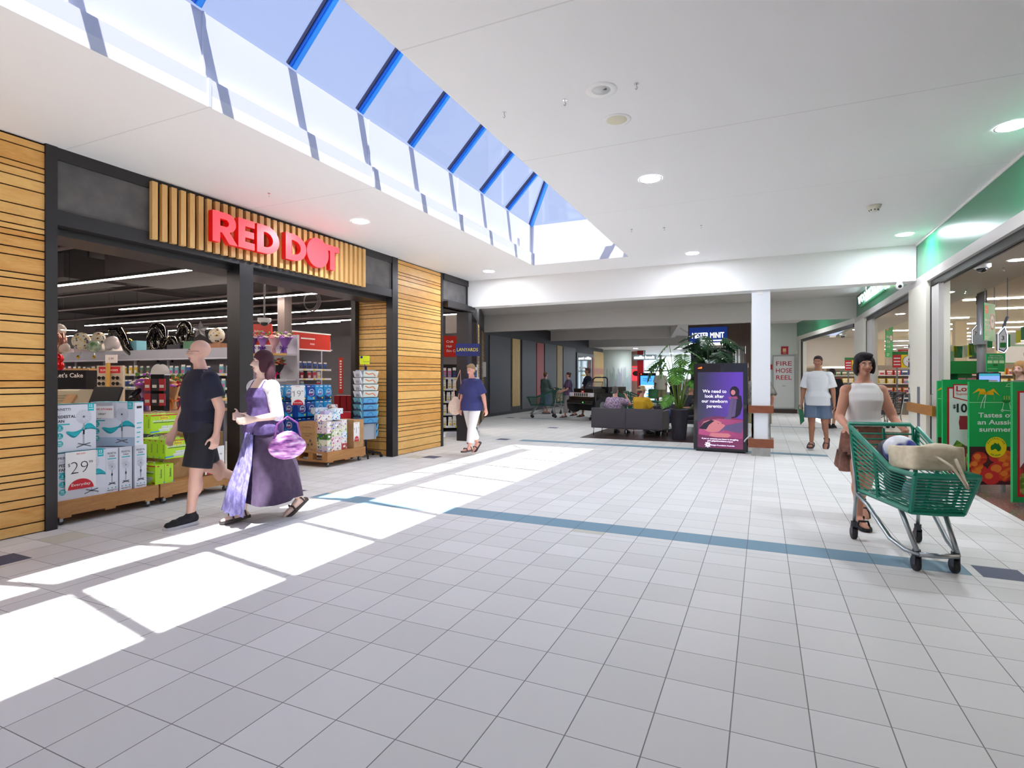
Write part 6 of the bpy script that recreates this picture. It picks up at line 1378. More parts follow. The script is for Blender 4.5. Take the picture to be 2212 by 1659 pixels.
# shop at the far left behind the curved wall: red pillar and signs
struct(MB().box((-7.45, 36.2, 0), (-7.05, 36.6, 3.18)).build('wall_red_pillar', mat('gloss_red', (168, 22, 28), .25)))
struct(MB().box((-9.6, 37.6, 0), (-7.4, 37.8, 3.2)).build('wall_food_shop', mat('food_wall', (190, 160, 140), .6)))
b = MB(); b.box((-7.7, 36.0, 2.55), (-6.2, 36.15, 2.9), 0); b.text('muffin break', -7.6, 2.64, .26, FU, FV, (0, 35.99, 0), 1, .02, width=1.3); b.box((-7.0, 36.05, 2.9), (-6.9, 36.1, 3.18), 0); tag(b.build('hanging_shop_sign', [mat('sign_grey', (150, 170, 180), .4), mat('sign_lit', (255, 255, 255), .4, emit=(255, 250, 245), es=2)]), 'white illuminated shop name sign beyond the red pillar', 'sign')
b = MB(); b.box((-8.3, 37.55, 1.2), (-7.5, 37.598, 2.2), 0); b.disc((-7.8, 37.54, 1.7), X3, Z3, .25, 1, 16, ry=.18); b.rect(-8.2, 2.0, -7.55, 2.1, FU, FV, (0, 37.54, 0), 2); tag(b.build('poster', [mat('poster_red', (220, 60, 70), .4, emit=(230, 60, 70), es=.5), mat('poster_dark', (60, 30, 30), .4), paper]), 'red food poster on the wall left of the red pillar', 'poster')
# glazed shopfronts at the bright end
wg = mat('bright_glass', (200, 214, 222), .08, emit=(206, 226, 240), es=1.0); wgb = mat('window_mullion', (110, 112, 116), .4)
for i, (x0, x1) in enumerate(((-8.7, -7.3), (-7.2, -5.8), (-5.7, -4.3), (-4.2, -2.8), (-2.7, -1.2), (-1.1, .9))):
    w_ = struct(thing('window_%d' % (i+2), '', '', (0, 0, 0))); del w_['label'], w_['category']
    MB().box((x0, 44.0, .3), (x1, 44.03, 3.0)).build('window_glass', wg, w_)
    q = MB(); q.box((x0-.06, 43.95, 0), (x0+.04, 44.1, 3.18)); q.box((x1-.04, 43.95, 0), (x1+.06, 44.1, 3.18)); q.box((x0, 43.95, 1.9), (x1, 44.1, 2.0)); q.box((x0, 43.95, 0), (x1, 44.1, .3)); q.build('window_frame', wgb, w_)
struct(MB().box((-9.0, 44.2, 0), (1.4, 44.4, 3.2)).build('wall_end', mat('far_wall', (196, 190, 182), .6)))
struct(MB().box((-4.2, 38.2, 0), (-3.5, 38.9, 3.18)).build('wall_brick_pillar', mat('terracotta_pillar', (176, 140, 104), .6)))
for i, (x, y, c, lb) in enumerate(((-3.0, 34, (206, 190, 90), 'yellow cafe stand in the bright far shop'), (-2.2, 36, (90, 130, 160), 'blue cafe stand in the bright far shop'), (-3.4, 30, (150, 150, 150), 'grey cafe stand in the bright far shop'), (-2.3, 28.5, (120, 150, 100), 'green cafe stand in the bright far shop'))):
    t = thing('display_stand', lb, 'display stand', (x, y, 0)); MB().rbox((-.4, -.3, .0), (.4, .3, 1.0), .03).build('counter', mat('stand_%d' % i, c, .5), t); MB().box((-.35, -.25, 1.0), (.35, .0, 1.35)).build('header', paper, t)
# shoe repair kiosk with blue sign, brown panelling and shutters
walnut = wood('walnut_panel', (96, 74, 60), (62, 46, 40), (6, 6, .7), .4, .2)
b = MB(); b.box((-2.30, 19.5, 2.45), (-.40, 19.65, 3.2)); b.box((-.50, 19.45, 0), (-.36, 20.5, 3.2)); struct(b.build('wall_kiosk_panel', walnut))
b = MB(); b.box((-2.26, 19.44, 2.58), (-1.06, 19.5, 3.10), 0); b.text('MISTER MINIT', -1.66, 2.74, .26, FU, FV, (0, 19.435, 0), 1, .0, 'C', width=1.0); b.rect(-1.9, 2.64, -1.2, 2.67, FU, FV, (0, 19.435, 0), 1)
tag(b.build('shop_sign', [mat('sign_royal', (14, 56, 140), .35, emit=(10, 50, 140), es=.15), mat('sign_lit', (255, 255, 255), .4, emit=(255, 250, 245), es=1)]), 'blue illuminated kiosk sign with white letters half hidden by the dark plant', 'sign')
b = MB(); b.box((-2.26, 19.46, 2.50), (-.95, 19.52, 2.58)); tag(b.build('light_strip', mat('sign_lit', (255, 255, 255))), 'white light strip under the blue kiosk sign', 'light')
b = MB(); b.box((-2.26, 19.9, 0), (-.85, 19.95, 2.45), 0); struct(b.build('wall_kiosk_screen', [mat('kiosk_dark', (44, 54, 62), .5), redi]))
alu = mat('shutter_aluminium', (206, 204, 200), .35, .4)
for i, x in enumerate((-.86, -.76, -.66, -.57)):
    b = MB(); b.cyl((x, 19.7, 0), (x, 19.7, 2.48), .045, n=10); tag(b.build('shutter_panel', alu, None, True), ('leftmost', 'second', 'third', 'rightmost')[i]+' stacked silver shutter panel right of the blue kiosk sign', 'shutter', 'stacked shutter panels')
# fire hose reel cupboard and signs
t = thing('hose_reel_cupboard', 'grey wall cupboard lettered FIRE HOSE REEL in red', 'cupboard', (.77, 24.64, 0))
cg = mat('cupboard_grey', (196, 198, 194), .45)
MB().box((-.41, -.05, .17), (.41, .0, 2.32)).build('frame', mat('cupboard_frame', (150, 154, 150), .45), t); d_ = MB().box((-.37, -.065, .22), (.37, -.045, 2.27)).build('door', cg, t)
b = MB(); ct = mat('crimson_letter', (170, 24, 44), .5)
for tx, z_, w_ in (('FIRE', 1.90, .56), ('HOSE', 1.62, .58), ('REEL', 1.34, .56)): b.text(tx, 0, z_, .25, FU, FV, (0, -.067, 0), 0, .008, 'C', width=w_)
b.build('lettering', ct, d_); b = MB(); b.box((-.06, -.072, 1.08), (.06, -.065, 1.10)); b.build('handle', greyp, d_)
b = MB(); b.box((-.13, -.02, 0), (.13, 0, .32), 0); b.rect(-.07, .10, .05, .24, FU, FV, (0, -.022, 0), 1); b.text('FIRE', 0, .03, .06, FU, FV, (0, -.022, 0), 1, .01, 'C'); tag(b.build('fire_sign', [ct, mat('sign_sand', (226, 190, 140), .5)], None, False, (.80, 24.66, 2.35)), 'small red fire equipment sign above the hose reel cupboard', 'sign')
b = MB(); b.rbox((-.04, -.08, -.08), (.04, 0, .08), .02); tag(b.build('door_sensor', cream, None, False, (1.22, 24.66, 2.45)), 'small cream sensor on the wall right of the hose reel cupboard', 'sensor')
o = MB().box((.27, 24.6, 1.75), (.37, 24.66, 1.95)).build('call_point', ct); tag(o, 'red call point beside the pillar, left of the hose reel cupboard', 'alarm')
o = MB().box((-.07, -.012, 0), (.07, 0, .5)).build('wall_notice', mat('notice_grey', (180, 176, 170), .5), None, False, (-8.56, 16.6, 1.45), R(65)); tag(o, 'small grey notice on the timber pier past the second doorway', 'notice')
# ================================================================ LEFT SHOP INTERIOR
def at(u, v, d):
    """world point seen at photo pixel (u, v) at depth d metres from the camera plane"""
    a = (u-1106)/1194.03*d; c, s_ = math.cos(.425841), math.sin(.425841)
    return V((a*c-d*s_, a*s_+d*c, 1.4287-(v-815.33)/1194.03*d))
ORD = ('first', 'second', 'third', 'fourth', 'fifth', 'sixth', 'seventh', 'eighth', 'ninth', 'tenth', 'eleventh', 'twelfth', 'thirteenth', 'fourteenth', 'fifteenth', 'sixteenth', 'seventeenth', 'eighteenth', 'nineteenth', 'twentieth', 'twenty-first', 'twenty-second', 'twenty-third', 'twenty-fourth', 'twenty-fifth', 'twenty-sixth', 'twenty-seventh', 'twenty-eighth', 'twenty-ninth', 'thirtieth')
shelf_w = mat('shelf_white', (214, 214, 222), .45); shelf_d = mat('shelf_back_grey', (120, 116, 122), .6); tickety = mat('ticket_yellow', (222, 206, 40), .5); woodsh = mat('shelf_pine', (214, 174, 96), .5)
PC = [((196, 60, 70), 'red'), ((60, 90, 160), 'blue'), ((210, 190, 196), 'pale pink'), ((236, 232, 226), 'white'), ((90, 140, 110), 'green'), ((224, 190, 70), 'yellow'), ((130, 80, 140), 'purple'), ((60, 60, 70), 'black'), ((224, 130, 70), 'orange'), ((120, 180, 196), 'teal'), ((170, 120, 90), 'brown'), ((206, 100, 150), 'pink')]
PM = [mat('product_'+n.replace(' ', '_'), c, .42) for c, n in PC]
pro = {}
def hang(t, pts, ztop, m_=None):
    b0 = t.location.z
    for x, y, z in pts: MB().cyl((x, y, z), (x, y, ztop-b0), .006, n=6).build('hanger_rod', m_ or greyp, t)
    return t
def product(kind, ci):
    k = (kind, ci)
    if k in pro: return pro[k]
    b = MB(); w, h, d = {'packet': (.10, .17, .03), 'box': (.14, .16, .1), 'bottle': (.06, .2, .06), 'sock': (.10, .24, .03)}[kind]
    if kind == 'bottle': b.lathe([(.028, 0), (.03, .02), (.03, .13), (.012, .16), (.012, .19)], n=10, m=0); b.lathe([(.014, .185), (.014, .205)], n=8, m=1); b.box((-.02, -.031, .04), (.02, -.028, .11), 1)
    elif kind == 'sock': b.box((-.045, -.012, 0), (.045, .012, .17), 0); b.box((-.04, -.008, .16), (.04, .004, .235), 1); b.rect(-.03, .03, .03, .07, FU, FV, (0, -.013, 0), 2); b.rect(-.04, .10, .04, .115, FU, FV, (0, -.013, 0), 2)
    elif kind == 'packet': b.box((-w/2, -.012, 0), (w/2, .012, h*.8), 0); b.box((-w/2, -.003, h*.8), (w/2, .003, h), 1); b.rect(-w*.35, h*.1, w*.35, h*.45, FU, FV, (0, -.013, 0), 2)
    else: b.box((-w/2, -d/2, 0), (w/2, d/2, h), 0); b.rect(-w*.4, h*.55, w*.4, h*.85, FU, FV, (0, -d/2-.001, 0), 1); b.rect(-w*.3, h*.12, w*.3, h*.45, FU, FV, (0, -d/2-.001, 0), 2)
    me = b.build('tmp', [PM[ci], PM[3], PM[(ci*5+2) % 12]]); m_ = me.data; bpy.data.objects.remove(me); pro[k] = m_; return m_
def gondola(name_, label, loc, rz, L, Hh, levels, kinds, seed, ends=True, top_band=True, cut=0, step=.15, back=None, skip=.04):
    """shelving run: front faces local -Y, length along local X from 0..L"""
    rnd = random.Random(seed); t = thing('shelving_unit', label, 'shelving', loc, rz, 'shelving units in the left shop')
    MB().box((0, .30, 0), (L, .34, Hh)).build('back_panel', back or shelf_d, t); MB().box((0, -.05, 0), (L, .34, .12)).build('plinth', shelf_w, t)
    if top_band: MB().box((0, -.08, Hh-.22), (L, .32, Hh-.2)).build('top_shelf', shelf_w, t); MB().box((0, -.02, Hh-.2), (L, .0, Hh+.0)).build('header_board', mat('header_pale', (176, 178, 192), .5), t)
    n = max(1, round(L/1.2))
    for i in range(n+1): MB().box((L*i/n-.015, .26, 0), (L*i/n+.015, .31, Hh)).build('upright', shelf_w, t)
    M = Matrix.Translation(loc) @ Matrix.Rotation(rz, 4, 'Z')
    for li, z in enumerate(levels):
        MB().box((.01, -.04, z-.025), (L-.01, .28, z)).build('shelf', shelf_w if kinds[li % len(kinds)] != 'sock' else shelf_d, t)
        b = MB(); b.box((.01, -.05, z-.035), (L-.01, -.04, z+.01), 0)
        for q in range(int(L/.3)): b.box((.1+q*.3, -.053, z-.03), (.16+q*.3, -.05, z+.005), 1)
        b.build('price_rail', [shelf_w, tickety], t)
        kd = kinds[li % len(kinds)]; ci = rnd.randrange(12); x = .08; idx = 0
        while x < L-.06:
            if rnd.random() < .28: ci = rnd.randrange(12)
            if rnd.random() > skip:
                o = bpy.data.objects.new({'packet': 'hanging_packet', 'box': 'product_box', 'bottle': 'bottle', 'sock': 'sock_pair'}[kd], product(kd, ci)); COL.objects.link(o)
                o.location = M @ V((x, .02+rnd.uniform(-.015, .015), z+.001)); o.rotation_euler = (0, 0, rz+rnd.uniform(-.1, .1)); s_ = rnd.uniform(.9, 1.15); o.scale = (1, 1, s_)
                tag(o, '%s %s, %s from left on shelf %s, %s' % (PC[ci][1], {'packet': 'packet', 'box': 'box', 'bottle': 'bottle', 'sock': 'sock pair'}[kd], ORD[min(idx, 29)], ('one', 'two', 'three', 'four', 'five')[li], name_), {'packet': 'packet', 'box': 'box', 'bottle': 'bottle', 'sock': 'socks'}[kd], 'goods on the '+name_)
                idx += 1
            x += step*rnd.uniform(.85, 1.15)
    return t
gondola('balloon aisle', 'long grey shelving run with white header under the party balloons', (-16.4, 7.6, 0), 0, 6.9, 2.02, (.95, 1.22, 1.50), ('packet', 'packet', 'packet'), 1, step=.19)
gondola('red sign bay', 'white peg shelving under the red hanging sign behind the bouquets', (-9.62, 8.55, 0), PI/2, 1.9, 2.30, (.9, 1.15, 1.4, 1.62), ('packet', 'packet'), 2, step=.18)
gondola('number three bay', 'white shelving bay with toys left of the black inner post', (-8.75, 10.75, 0), R(12), 1.2, 2.1, (.9, 1.15, 1.4, 1.66), ('box', 'box', 'packet'), 3, step=.16)
for (uu, y, z, w, txt, lb) in ((-9.5, 8.95, 2.08, 1.35, ('2', 'Party', 'Balloons & Services'), 'red hanging aisle sign with white lettering behind the purple bouquets'),):
    b = MB(); b.box((.0, 0, 0), (.03, w, .36), 0); b.box((-.005, -.02, -.03), (.035, w+.02, .0), 1); b.box((-.005, -.02, .36), (.035, w+.02, .39), 1)
    b.text('2', .2, .2, .14, Y3, Z3, (.032, 0, 0), 1, .02); b.rect(.42, .22, .85, .25, Y3, Z3, (.032, 0, 0), 1); b.text('nces', .7, .10, .08, Y3, Z3, (.032, 0, 0), 1, .0)
    tag(b.build('aisle_sign', [mat('aisle_red', (206, 40, 22), .4), paper], None, False, (uu, y, z)), lb, 'sign')
b = MB(); b.box((0, 0, 0), (.42, .03, .42), 0); b.box((-.02, -.005, -.03), (.44, .035, 0), 1)
for k, tx in enumerate(('Balloons', 'Party Decor', 'Theme Party')): b.text(tx, .04, .26-k*.085, .06, FU, FV, (0, -.002, 0), 1, .005)
p_ = at(546, 745, 11.2); tag(b.build('aisle_sign', [mat('aisle_red', (206, 40, 22)), paper], None, False, p_, R(14)), 'red aisle sign reading Balloons Party Decor Theme Party right of the black post', 'sign')
b = MB(); b.box((0, 0, 0), (.5, .03, .46), 0); b.text('3', .14, .06, .38, FU, FV, (0, -.002, 0), 1, .0)
tag(b.build('aisle_sign', [mat('aisle_red', (206, 40, 22)), paper], None, False, at(761, 760, 12.6), R(16)), 'red sign with a large white number 3 beside the black inner post', 'sign')
# bouquets on shelves
def shelf_slab(p, w, d, rz, label, mm):
    t = thing('display_shelf', label, 'shelf', p, rz); MB().box((-w/2, 0, -.03), (w/2, d, 0)).build('board', mm, t)
    for s_ in (-1, 1): MB().prism([(0, -.03), (d, -.03), (d, -.18)], (s_*(w/2-.03)-.008, 0, 0), Y3, Z3, (.016, 0, 0)).build('bracket', shelf_w, t)
    MB().box((-w/2, -.012, -.03), (w/2, 0, .002)).build('front_rail', woodsh, t); return t
t = thing('shelving_unit', 'white peg shelving holding the wrapped bouquets right of the post', 'shelving', (-9.05, 8.02, 0), R(14))
MB().box((-.5, .36, 0), (.5, .40, 2.3)).build('back_panel', shelf_w, t); MB().box((-.5, -.05, 0), (.5, .36, .12)).build('plinth', shelf_w, t)
for x in (-.5, .47): MB().box((x, .33, 0), (x+.03, .37, 2.3)).build('upright', shelf_w, t)
for z in (.55, .98, 1.39, 1.90):
    MB().box((-.48, -.02, z-.03), (.48, .34, z)).build('shelf', shelf_w, t); MB().box((-.48, -.035, z-.035), (.48, -.02, z+.01)).build('price_rail', woodsh if z > 1.8 else shelf_w, t)
def bouquet(label, loc, s, wrapc, ribc, petals, seed, rz=0, tilt=0):
    rnd = random.Random(seed); t = thing('bouquet', label, 'bouquet', loc, rz, 'wrapped bouquets in the left shop', rot=(R(tilt), 0, rz))
    b = MB(); n = 16; vs = []
    for r_, z in ((.05, 0), (.035, .12), (.10, .26), (.15, .34)):
        for k in range(n): a = 2*PI*k/n; q = 1+(.22 if r_ > .09 else .08)*math.sin(a*5+z*9); vs.append((s*r_*q*math.cos(a), s*r_*.8*q*math.sin(a), s*(z+(.03*math.sin(a*4) if r_ > .09 else 0))))
    b.add(vs, [(i*n+k, i*n+(k+1) % n, (i+1)*n+(k+1) % n, (i+1)*n+k) for i in range(3) for k in range(n)]); b.build('wrapping', mat('wrap_%d' % seed, wrapc, .5), t, True)
    b = MB(); b.tube([(s*.05*math.cos(a), s*.045*math.sin(a), s*.12) for a in [2*PI*k/12 for k in range(12)]], s*.012, 6, closed=True)
    for sx in (-1, 1): b.tube([(0, -s*.05, s*.12), (sx*s*.05, -s*.07, s*.15), (sx*s*.06, -s*.06, s*.10), (0, -s*.05, s*.12)], s*.012, 5); b.tube([(0, -s*.05, s*.12), (sx*s*.03, -s*.08, s*.0), (sx*s*.05, -s*.08, -s*.02)], s*.01, 5)
    b.build('ribbon', mat('ribbon_%d' % seed, ribc, .35), t, True)
    for k in range(11):
        a = 2.4*k; r_ = s*.052*math.sqrt(k+.3); c = V((r_*math.cos(a), r_*.8*math.sin(a), s*(.42+.03*math.cos(k*2.1))-r_*.5)); b = MB()
        for q in range(6):
            w = q*PI/3+k; b.ell(c+V((math.cos(w)*s*.026, math.sin(w)*s*.026, .0)), (s*.026, s*.026, s*.013), 6, 4, 0, rot=(0, .5, w))
        b.ell(c+V((0, 0, s*.012)), s*.014, 6, 4, 1); b.build('flower', [mat('petal_%d_%d' % (seed, k % len(petals)), petals[k % len(petals)], .55), mat('flower_centre', (226, 214, 120), .6)], t, True)
    b = MB()
    for k in range(16):
        a = rnd.uniform(0, 6.3); r_ = s*rnd.uniform(.08, .19); c = V((r_*math.cos(a), r_*.8*math.sin(a), s*rnd.uniform(.32, .46))); b.ell(c, (s*.03, s*.01, s*.014), 6, 4, 0, rot=(rnd.uniform(-1, 1), rnd.uniform(-1, 1), a))
    b.build('foliage', leafA, t)
    return t
MB_ = Matrix.Translation((-9.05, 8.02, 0)) @ Matrix.Rotation(R(14), 4, 'Z')
for i, (x, wc, rc, pet, lb) in enumerate(((-.36, (90, 60, 120), (110, 40, 160), ((190, 120, 210), (236, 214, 230)), 'leftmost purple bouquet on the upper pine edged shelf'), (-.13, (170, 120, 200), (90, 30, 160), ((200, 130, 220), (240, 226, 236)), 'second purple bouquet on the upper pine edged shelf'), (.11, (236, 190, 196), (236, 200, 200), ((236, 130, 150), (240, 210, 200)), 'pink bouquet on the upper pine edged shelf'), (.35, (150, 100, 190), (90, 30, 160), ((180, 120, 210), (230, 220, 190)), 'rightmost purple bouquet on the upper pine edged shelf'))):
    bouquet(lb, MB_ @ V((x, .12, 1.905)), .98, wc, rc, pet, 20+i)
for i, (x, lb) in enumerate(((-.2, 'left red rose bouquet in black paper on the lower shelf'), (.2, 'right red rose bouquet in black paper on the lower shelf'))): bouquet(lb, MB_ @ V((x, .12, 1.395)), .92, (34, 32, 36), (226, 40, 130), ((206, 28, 22), (236, 210, 130), (214, 40, 30)), 30+i)
for i, (u, v, d, s, wc, rc, pet, lb) in enumerate(((315, 858, 7.6, .95, (170, 130, 190), (90, 40, 140), ((176, 70, 200), (236, 226, 216)), 'big violet bouquet leaning behind the green packs'), (352, 858, 7.8, .85, (190, 150, 200), (90, 40, 140), ((190, 90, 210), (230, 220, 180)), 'violet and white bouquet in the middle of the counter bunch'), (375, 852, 7.9, .85, (240, 190, 130), (240, 140, 60), ((240, 110, 20), (246, 190, 130)), 'orange bouquet on the counter behind the man'), (400, 850, 8.0, .9, (220, 60, 110), (220, 60, 110), ((226, 20, 80), (230, 60, 100)), 'crimson bouquet on the counter beside the bald man'))):
    bouquet(lb, (*at(u, v, d).xy, .975), s*1.2, wc, rc, pet, 40+i)
# cash counter with equipment
cnt = mat('counter_pine', (206, 160, 116), .5)
t = thing('cash_counter', 'long pine topped shop counter behind the fan cartons', 'counter', (-7.6, 5.0, 0), 0)
MB().box((-1.9, -1.25, 0), (.25, .75, .93)).build('cabinet', mat('counter_dark', (52, 48, 52), .5), t); MB().box((-1.95, -1.3, .93), (.28, .8, .97)).build('top', cnt, t)
dkp = mat('device_black', (26, 26, 30), .3)
def counter_item(name, label, cat, p, rz, parts):
    t = thing(name, label, cat, p, rz)
    for n_, b, m_ in parts: b.build(n_, m_, t)
    return t
def cy(u, d): return V((at(u, 815, d).x, at(u, 815, d).y, .97))
counter_item('till_screen', 'black till screen seen from behind above the fan cartons', 'monitor', cy(228, 6.75), R(20), (('screen', MB().cbox((0, 0, .22), (.36, .03, .26), 0, (R(-25), 0, 0)), dkp), ('stand', MB().box((-.04, .02, 0), (.04, .08, .2)).box((-.1, -.06, 0), (.1, .12, .015)), dkp)))
counter_item('card_terminal', 'black payment terminal on a stalk at the left of the counter', 'terminal', cy(148, 6.6), R(35), (('body', MB().cbox((0, 0, .17), (.10, .04, .22), 0, (R(-50), 0, 0)), kraft), ('stand', MB().cyl((0, 0, 0), (0, 0, .15), .02), dkp)))
counter_item('barcode_scanner', 'glossy black barcode scanner on its stand right of the till', 'scanner', cy(292, 7.4), R(20), (('head', MB().ell((0, 0, .24), (.05, .12, .04), 12, 8, 0, (R(35), 0, 0)), gl), ('stand', MB().tube([(0, 0, 0), (0, .06, .12), (0, .03, .22)], .022, 8), dkp)))
b = MB(); b.rbox((-.17, -.12, 0), (.17, .12, .30), .02, 0, 0); b2 = MB()
for k in range(5): b2.box((-.12, -.125, .08+k*.035), (.1, -.12, .09+k*.035))
counter_item('receipt_printer', 'beige ribbed machine in front of the black lettered box', 'machine', cy(160, 7.3), R(22), (('body', b, mat('beige_plastic', (190, 186, 160), .5)), ('vent', b2, mat('beige_shadow', (150, 146, 124), .6))))
b = MB(); b.box((-.24, 0, 0), (.24, .2, .44), 0); b.text("Let's Cake", 0, .34, .085, FU, FV, (0, -.002, 0), 1, .01, 'C', width=.40)
tag(b.build('cake_box', [dkp, paper], None, False, cy(150, 7.8)+V((0, 0, .12)), R(22)), 'black box with white serif lettering behind the beige machine', 'box')
o = MB().box((-.2, 0, 0), (.2, .3, .12)).build('cardboard_carton', kraft, None, False, cy(150, 7.8), R(22)); tag(o, 'brown carton under the black lettered box', 'carton')
for i, (u, v, d, w, h) in enumerate(((165, 806, 9.5, .5, .36), (190, 800, 9.4, .3, .3))):
    q_ = at(u, v, d); tag(MB().box((-w/2, 0, 0), (w/2, .3, h)).build('open_carton', kraft, None, False, (q_.x, q_.y, 1.22+.0), R(15)), ('wide open brown carton', 'smaller brown carton')[i]+' on the cabinet behind the black lettered box', 'carton')
MB().box((0, 0, 0), (1.2, .5, 1.22)).build('x', dkp, None, False, (at(165, 815, 9.6).x, at(165, 815, 9.6).y-.1, 0), R(15)); o = bpy.data.objects['x']; o.name = 'storage_cabinet'; tag(o, 'dark cabinet behind the counter carrying brown cartons', 'cabinet')
# sunglasses rack and phone case spinner, gift card stand
t = thing('sunglasses_rack', 'tall beige rack of dark sunglasses and hair clips behind the till', 'rack', (at(237, 815, 8.9).x, at(237, 815, 8.9).y, 0), R(20))
MB().box((-.22, 0, 0), (.22, .05, 1.62)).build('back_board', mat('rack_beige', (206, 200, 182), .5), t); MB().box((-.02, -.06, .8), (.02, -.01, 1.66)).build('post', woodsh, t)
b = MB(); b.box((-.18, -.01, 1.5), (.18, -.002, 1.6), 0); b.text('SUNGLASSES', 0, 1.53, .045, FU, FV, (0, -.012, 0), 1, .01, 'C', width=.3); b.build('header', [redi, paper], t)
for r_ in range(7):
    for c_ in (-.12, .12):
        b = MB(); b.ring((c_-.035, -.03, 1.42-r_*.09), X3, Z3, .0, .03, 0, 12); b.ring((c_+.035, -.03, 1.42-r_*.09), X3, Z3, .0, .03, 0, 12); b.cbox((c_, -.03, 1.43-r_*.09), (.13, .004, .008)); b.build('sunglasses', dkp, t)
b = MB(); b.box((-.1, 0, 0), (.1, .01, .13), 0); b.text('2.99', 0, .05, .05, FU, FV, (0, -.002, 0), 1, 0, 'C'); tag(b.build('price_card', [paper, ink], None, False, (at(240, 815, 8.8).x, at(240, 815, 8.8).y, 1.66), R(20)), 'small white price card on top of the sunglasses rack', 'price card')
t = thing('gift_card_stand', 'black counter stand with red and grey cards and a white domed top', 'display stand', cy(346, 7.5), R(22))
MB().box((-.09, -.06, 0), (.09, .06, .5)).build('column', dkp, t); b = MB(); b.disc((0, -.05, .5), X3, Z3, .1, 0, 18, ry=.14, a0=0, a1=180); b.disc((0, .05, .5), X3, Z3, .1, 0, 18, ry=.14, a0=0, a1=180); b.box((-.1, -.05, .49), (.1, .05, .5)); b.build('domed_top', paper, t)
for r_ in range(2):
    for c_ in range(3): b = MB(); b.box((-.15+c_*.1, -.10, .08+r_*.2), (-.065+c_*.1, -.085, .24+r_*.2), 0); b.rect(-.14+c_*.1, .12+r_*.2, -.08+c_*.1, .16+r_*.2, FU, FV, (0, -.101, 0), 1); b.build('gift_card', [PM[(0, 7, 0)[c_]], PM[3]], t)
o = MB().box((-.9, 0, -.03), (.9, .35, 0)).build('pine_shelf', woodsh, None, False, (at(390, 815, 8.4).x, at(390, 815, 8.4).y, 1.12), R(0)); tag(o, 'pine shelf carrying the candles behind the bouquets', 'shelf')
for k in range(4): o = MB().box((-.02, .1, 0), (.02, .3, 1.09)).build('shelf_support', shelf_d, None, False, (at(330+k*38, 815, 8.4).x, at(330+k*38, 815, 8.4).y+.02, 0)); tag(o, 'grey upright below the candle shelf', 'support', 'uprights below the candle shelf')
for k, (x, ci) in enumerate(((-8.85, 0), (-8.55, 5), (-8.42, 5), (-7.9, 4), (-7.65, 10), (-7.4, 4))):
    b = MB(); b.lathe([(.06, 0), (.06, .15), (.055, .16)], n=14); o = b.build('candle_tub', PM[ci], None, True, (x, at(390, 815, 8.4).y+.17, 1.121)); tag(o, '%s tub, %s from the left on the pine shelf' % (PC[ci][1], ORD[k]), 'tub', 'tubs on the pine shelf')
# balloons
foil_b = mat('foil_black', (24, 22, 26), .12, .6, coat=.4); g = NT(foil_b); vo = g.new('ShaderNodeTexVoronoi'); vo.inputs['Scale'].default_value = 26; g.t.links.new(g.vec('Object'), vo.inputs['Vector']); g.base(g.mix(g.m('LESS_THAN', vo.outputs['Distance'], .22), lin((24, 22, 26)), lin((206, 190, 130))))
foil_g = mat('foil_gold', (226, 176, 40), .18, .8); foil_s = mat('foil_silver', (206, 206, 210), .14, .8); foil_c = mat('balloon_clear', (206, 200, 190), .1, alpha=.55); foil_r = mat('foil_red', (206, 24, 30), .15, .5)
foil_o = floral('balloon_spots', (214, 206, 190), ((60, 90, 110), (206, 180, 90), (90, 60, 50)), 18); foil_gn = noisy('balloon_green_print', (206, 210, 196), (70, 120, 70), 6, .2); foil_rg = mat('foil_rose_gold', (190, 130, 116), .15, .7); foil_p = mat('balloon_pearl', (206, 200, 204), .15)
def balloon(label, u, v, d, r, kind, m_, tie=None, col='gold'):
    c = at(u, v, d); t = thing('balloon', label, 'balloon', c, R(22), 'party balloons above the shelving')
    b = MB()
    if kind == 'round': b.ell((0, 0, 0), (r, r*.8, r), 18, 12); b.cyl((0, 0, -r), (0, 0, -r-.03), .01, .02, 8)
    elif kind == 'zero':
        b.tube([(r*.50*math.cos(a), 0, r*1.0*math.sin(a)) for a in [2*PI*k/20 for k in range(20)]], r*.42, 10, closed=True); b.cyl((0, 0, -r*1.4), (0, 0, -r*1.9), .012, .025, 8)
    elif kind == 'seven': b.tube([(-r*.9, 0, r*.55), (-r*.8, 0, r*.95), (-r*.2, 0, r*.95), (r*.15, 0, r*.4), (r*.5, 0, -.5*r), (r*1.1, 0, -r*1.1), (r*1.5, 0, -r*1.5)], [r*.2, r*.34, r*.36, r*.36, r*.34, r*.25, r*.08], 10)
    elif kind == 'star':
        pts = []
        for k in range(10): a = PI/2+k*PI/5; q = r if k % 2 == 0 else r*.48; pts.append((q*math.cos(a), q*math.sin(a)))
        b.add([(0, -r*.3, 0)]+[(x, 0, z) for x, z in pts]+[(0, r*.3, 0)], [(0, 1+(k+1) % 10, 1+k) for k in range(10)]+[(11, 1+k, 1+(k+1) % 10) for k in range(10)])
    o = b.build('foil_body', m_, t, kind != 'star')
    if tie:
        q_ = at(tie[0], tie[1], d); l = V((q_-c)); l = Matrix.Rotation(R(-22), 3, 'Z') @ l
        s_ = MB(); s_.tube([(0, 0, -r), V((0, 0, -r)).lerp(l, .5)+V((.02, 0, 0)), l], .004, 5); s_.build('string', foil_s, t)
        w = MB(); w.ell(l+V((0, 0, .02)), (.03, .03, .04), 8, 6); w.build('weight', foil_g if col == 'gold' else foil_s, t)
    return t
D_ = 12.0
balloon('champagne and gold teardrop balloon at the left of the row', 176, 737, 12.6, .20, 'round', foil_o, (169, 773))
balloon('small round green printed balloon in front of the white boxes', 203, 748, 12.4, .14, 'round', foil_gn, (203, 773))
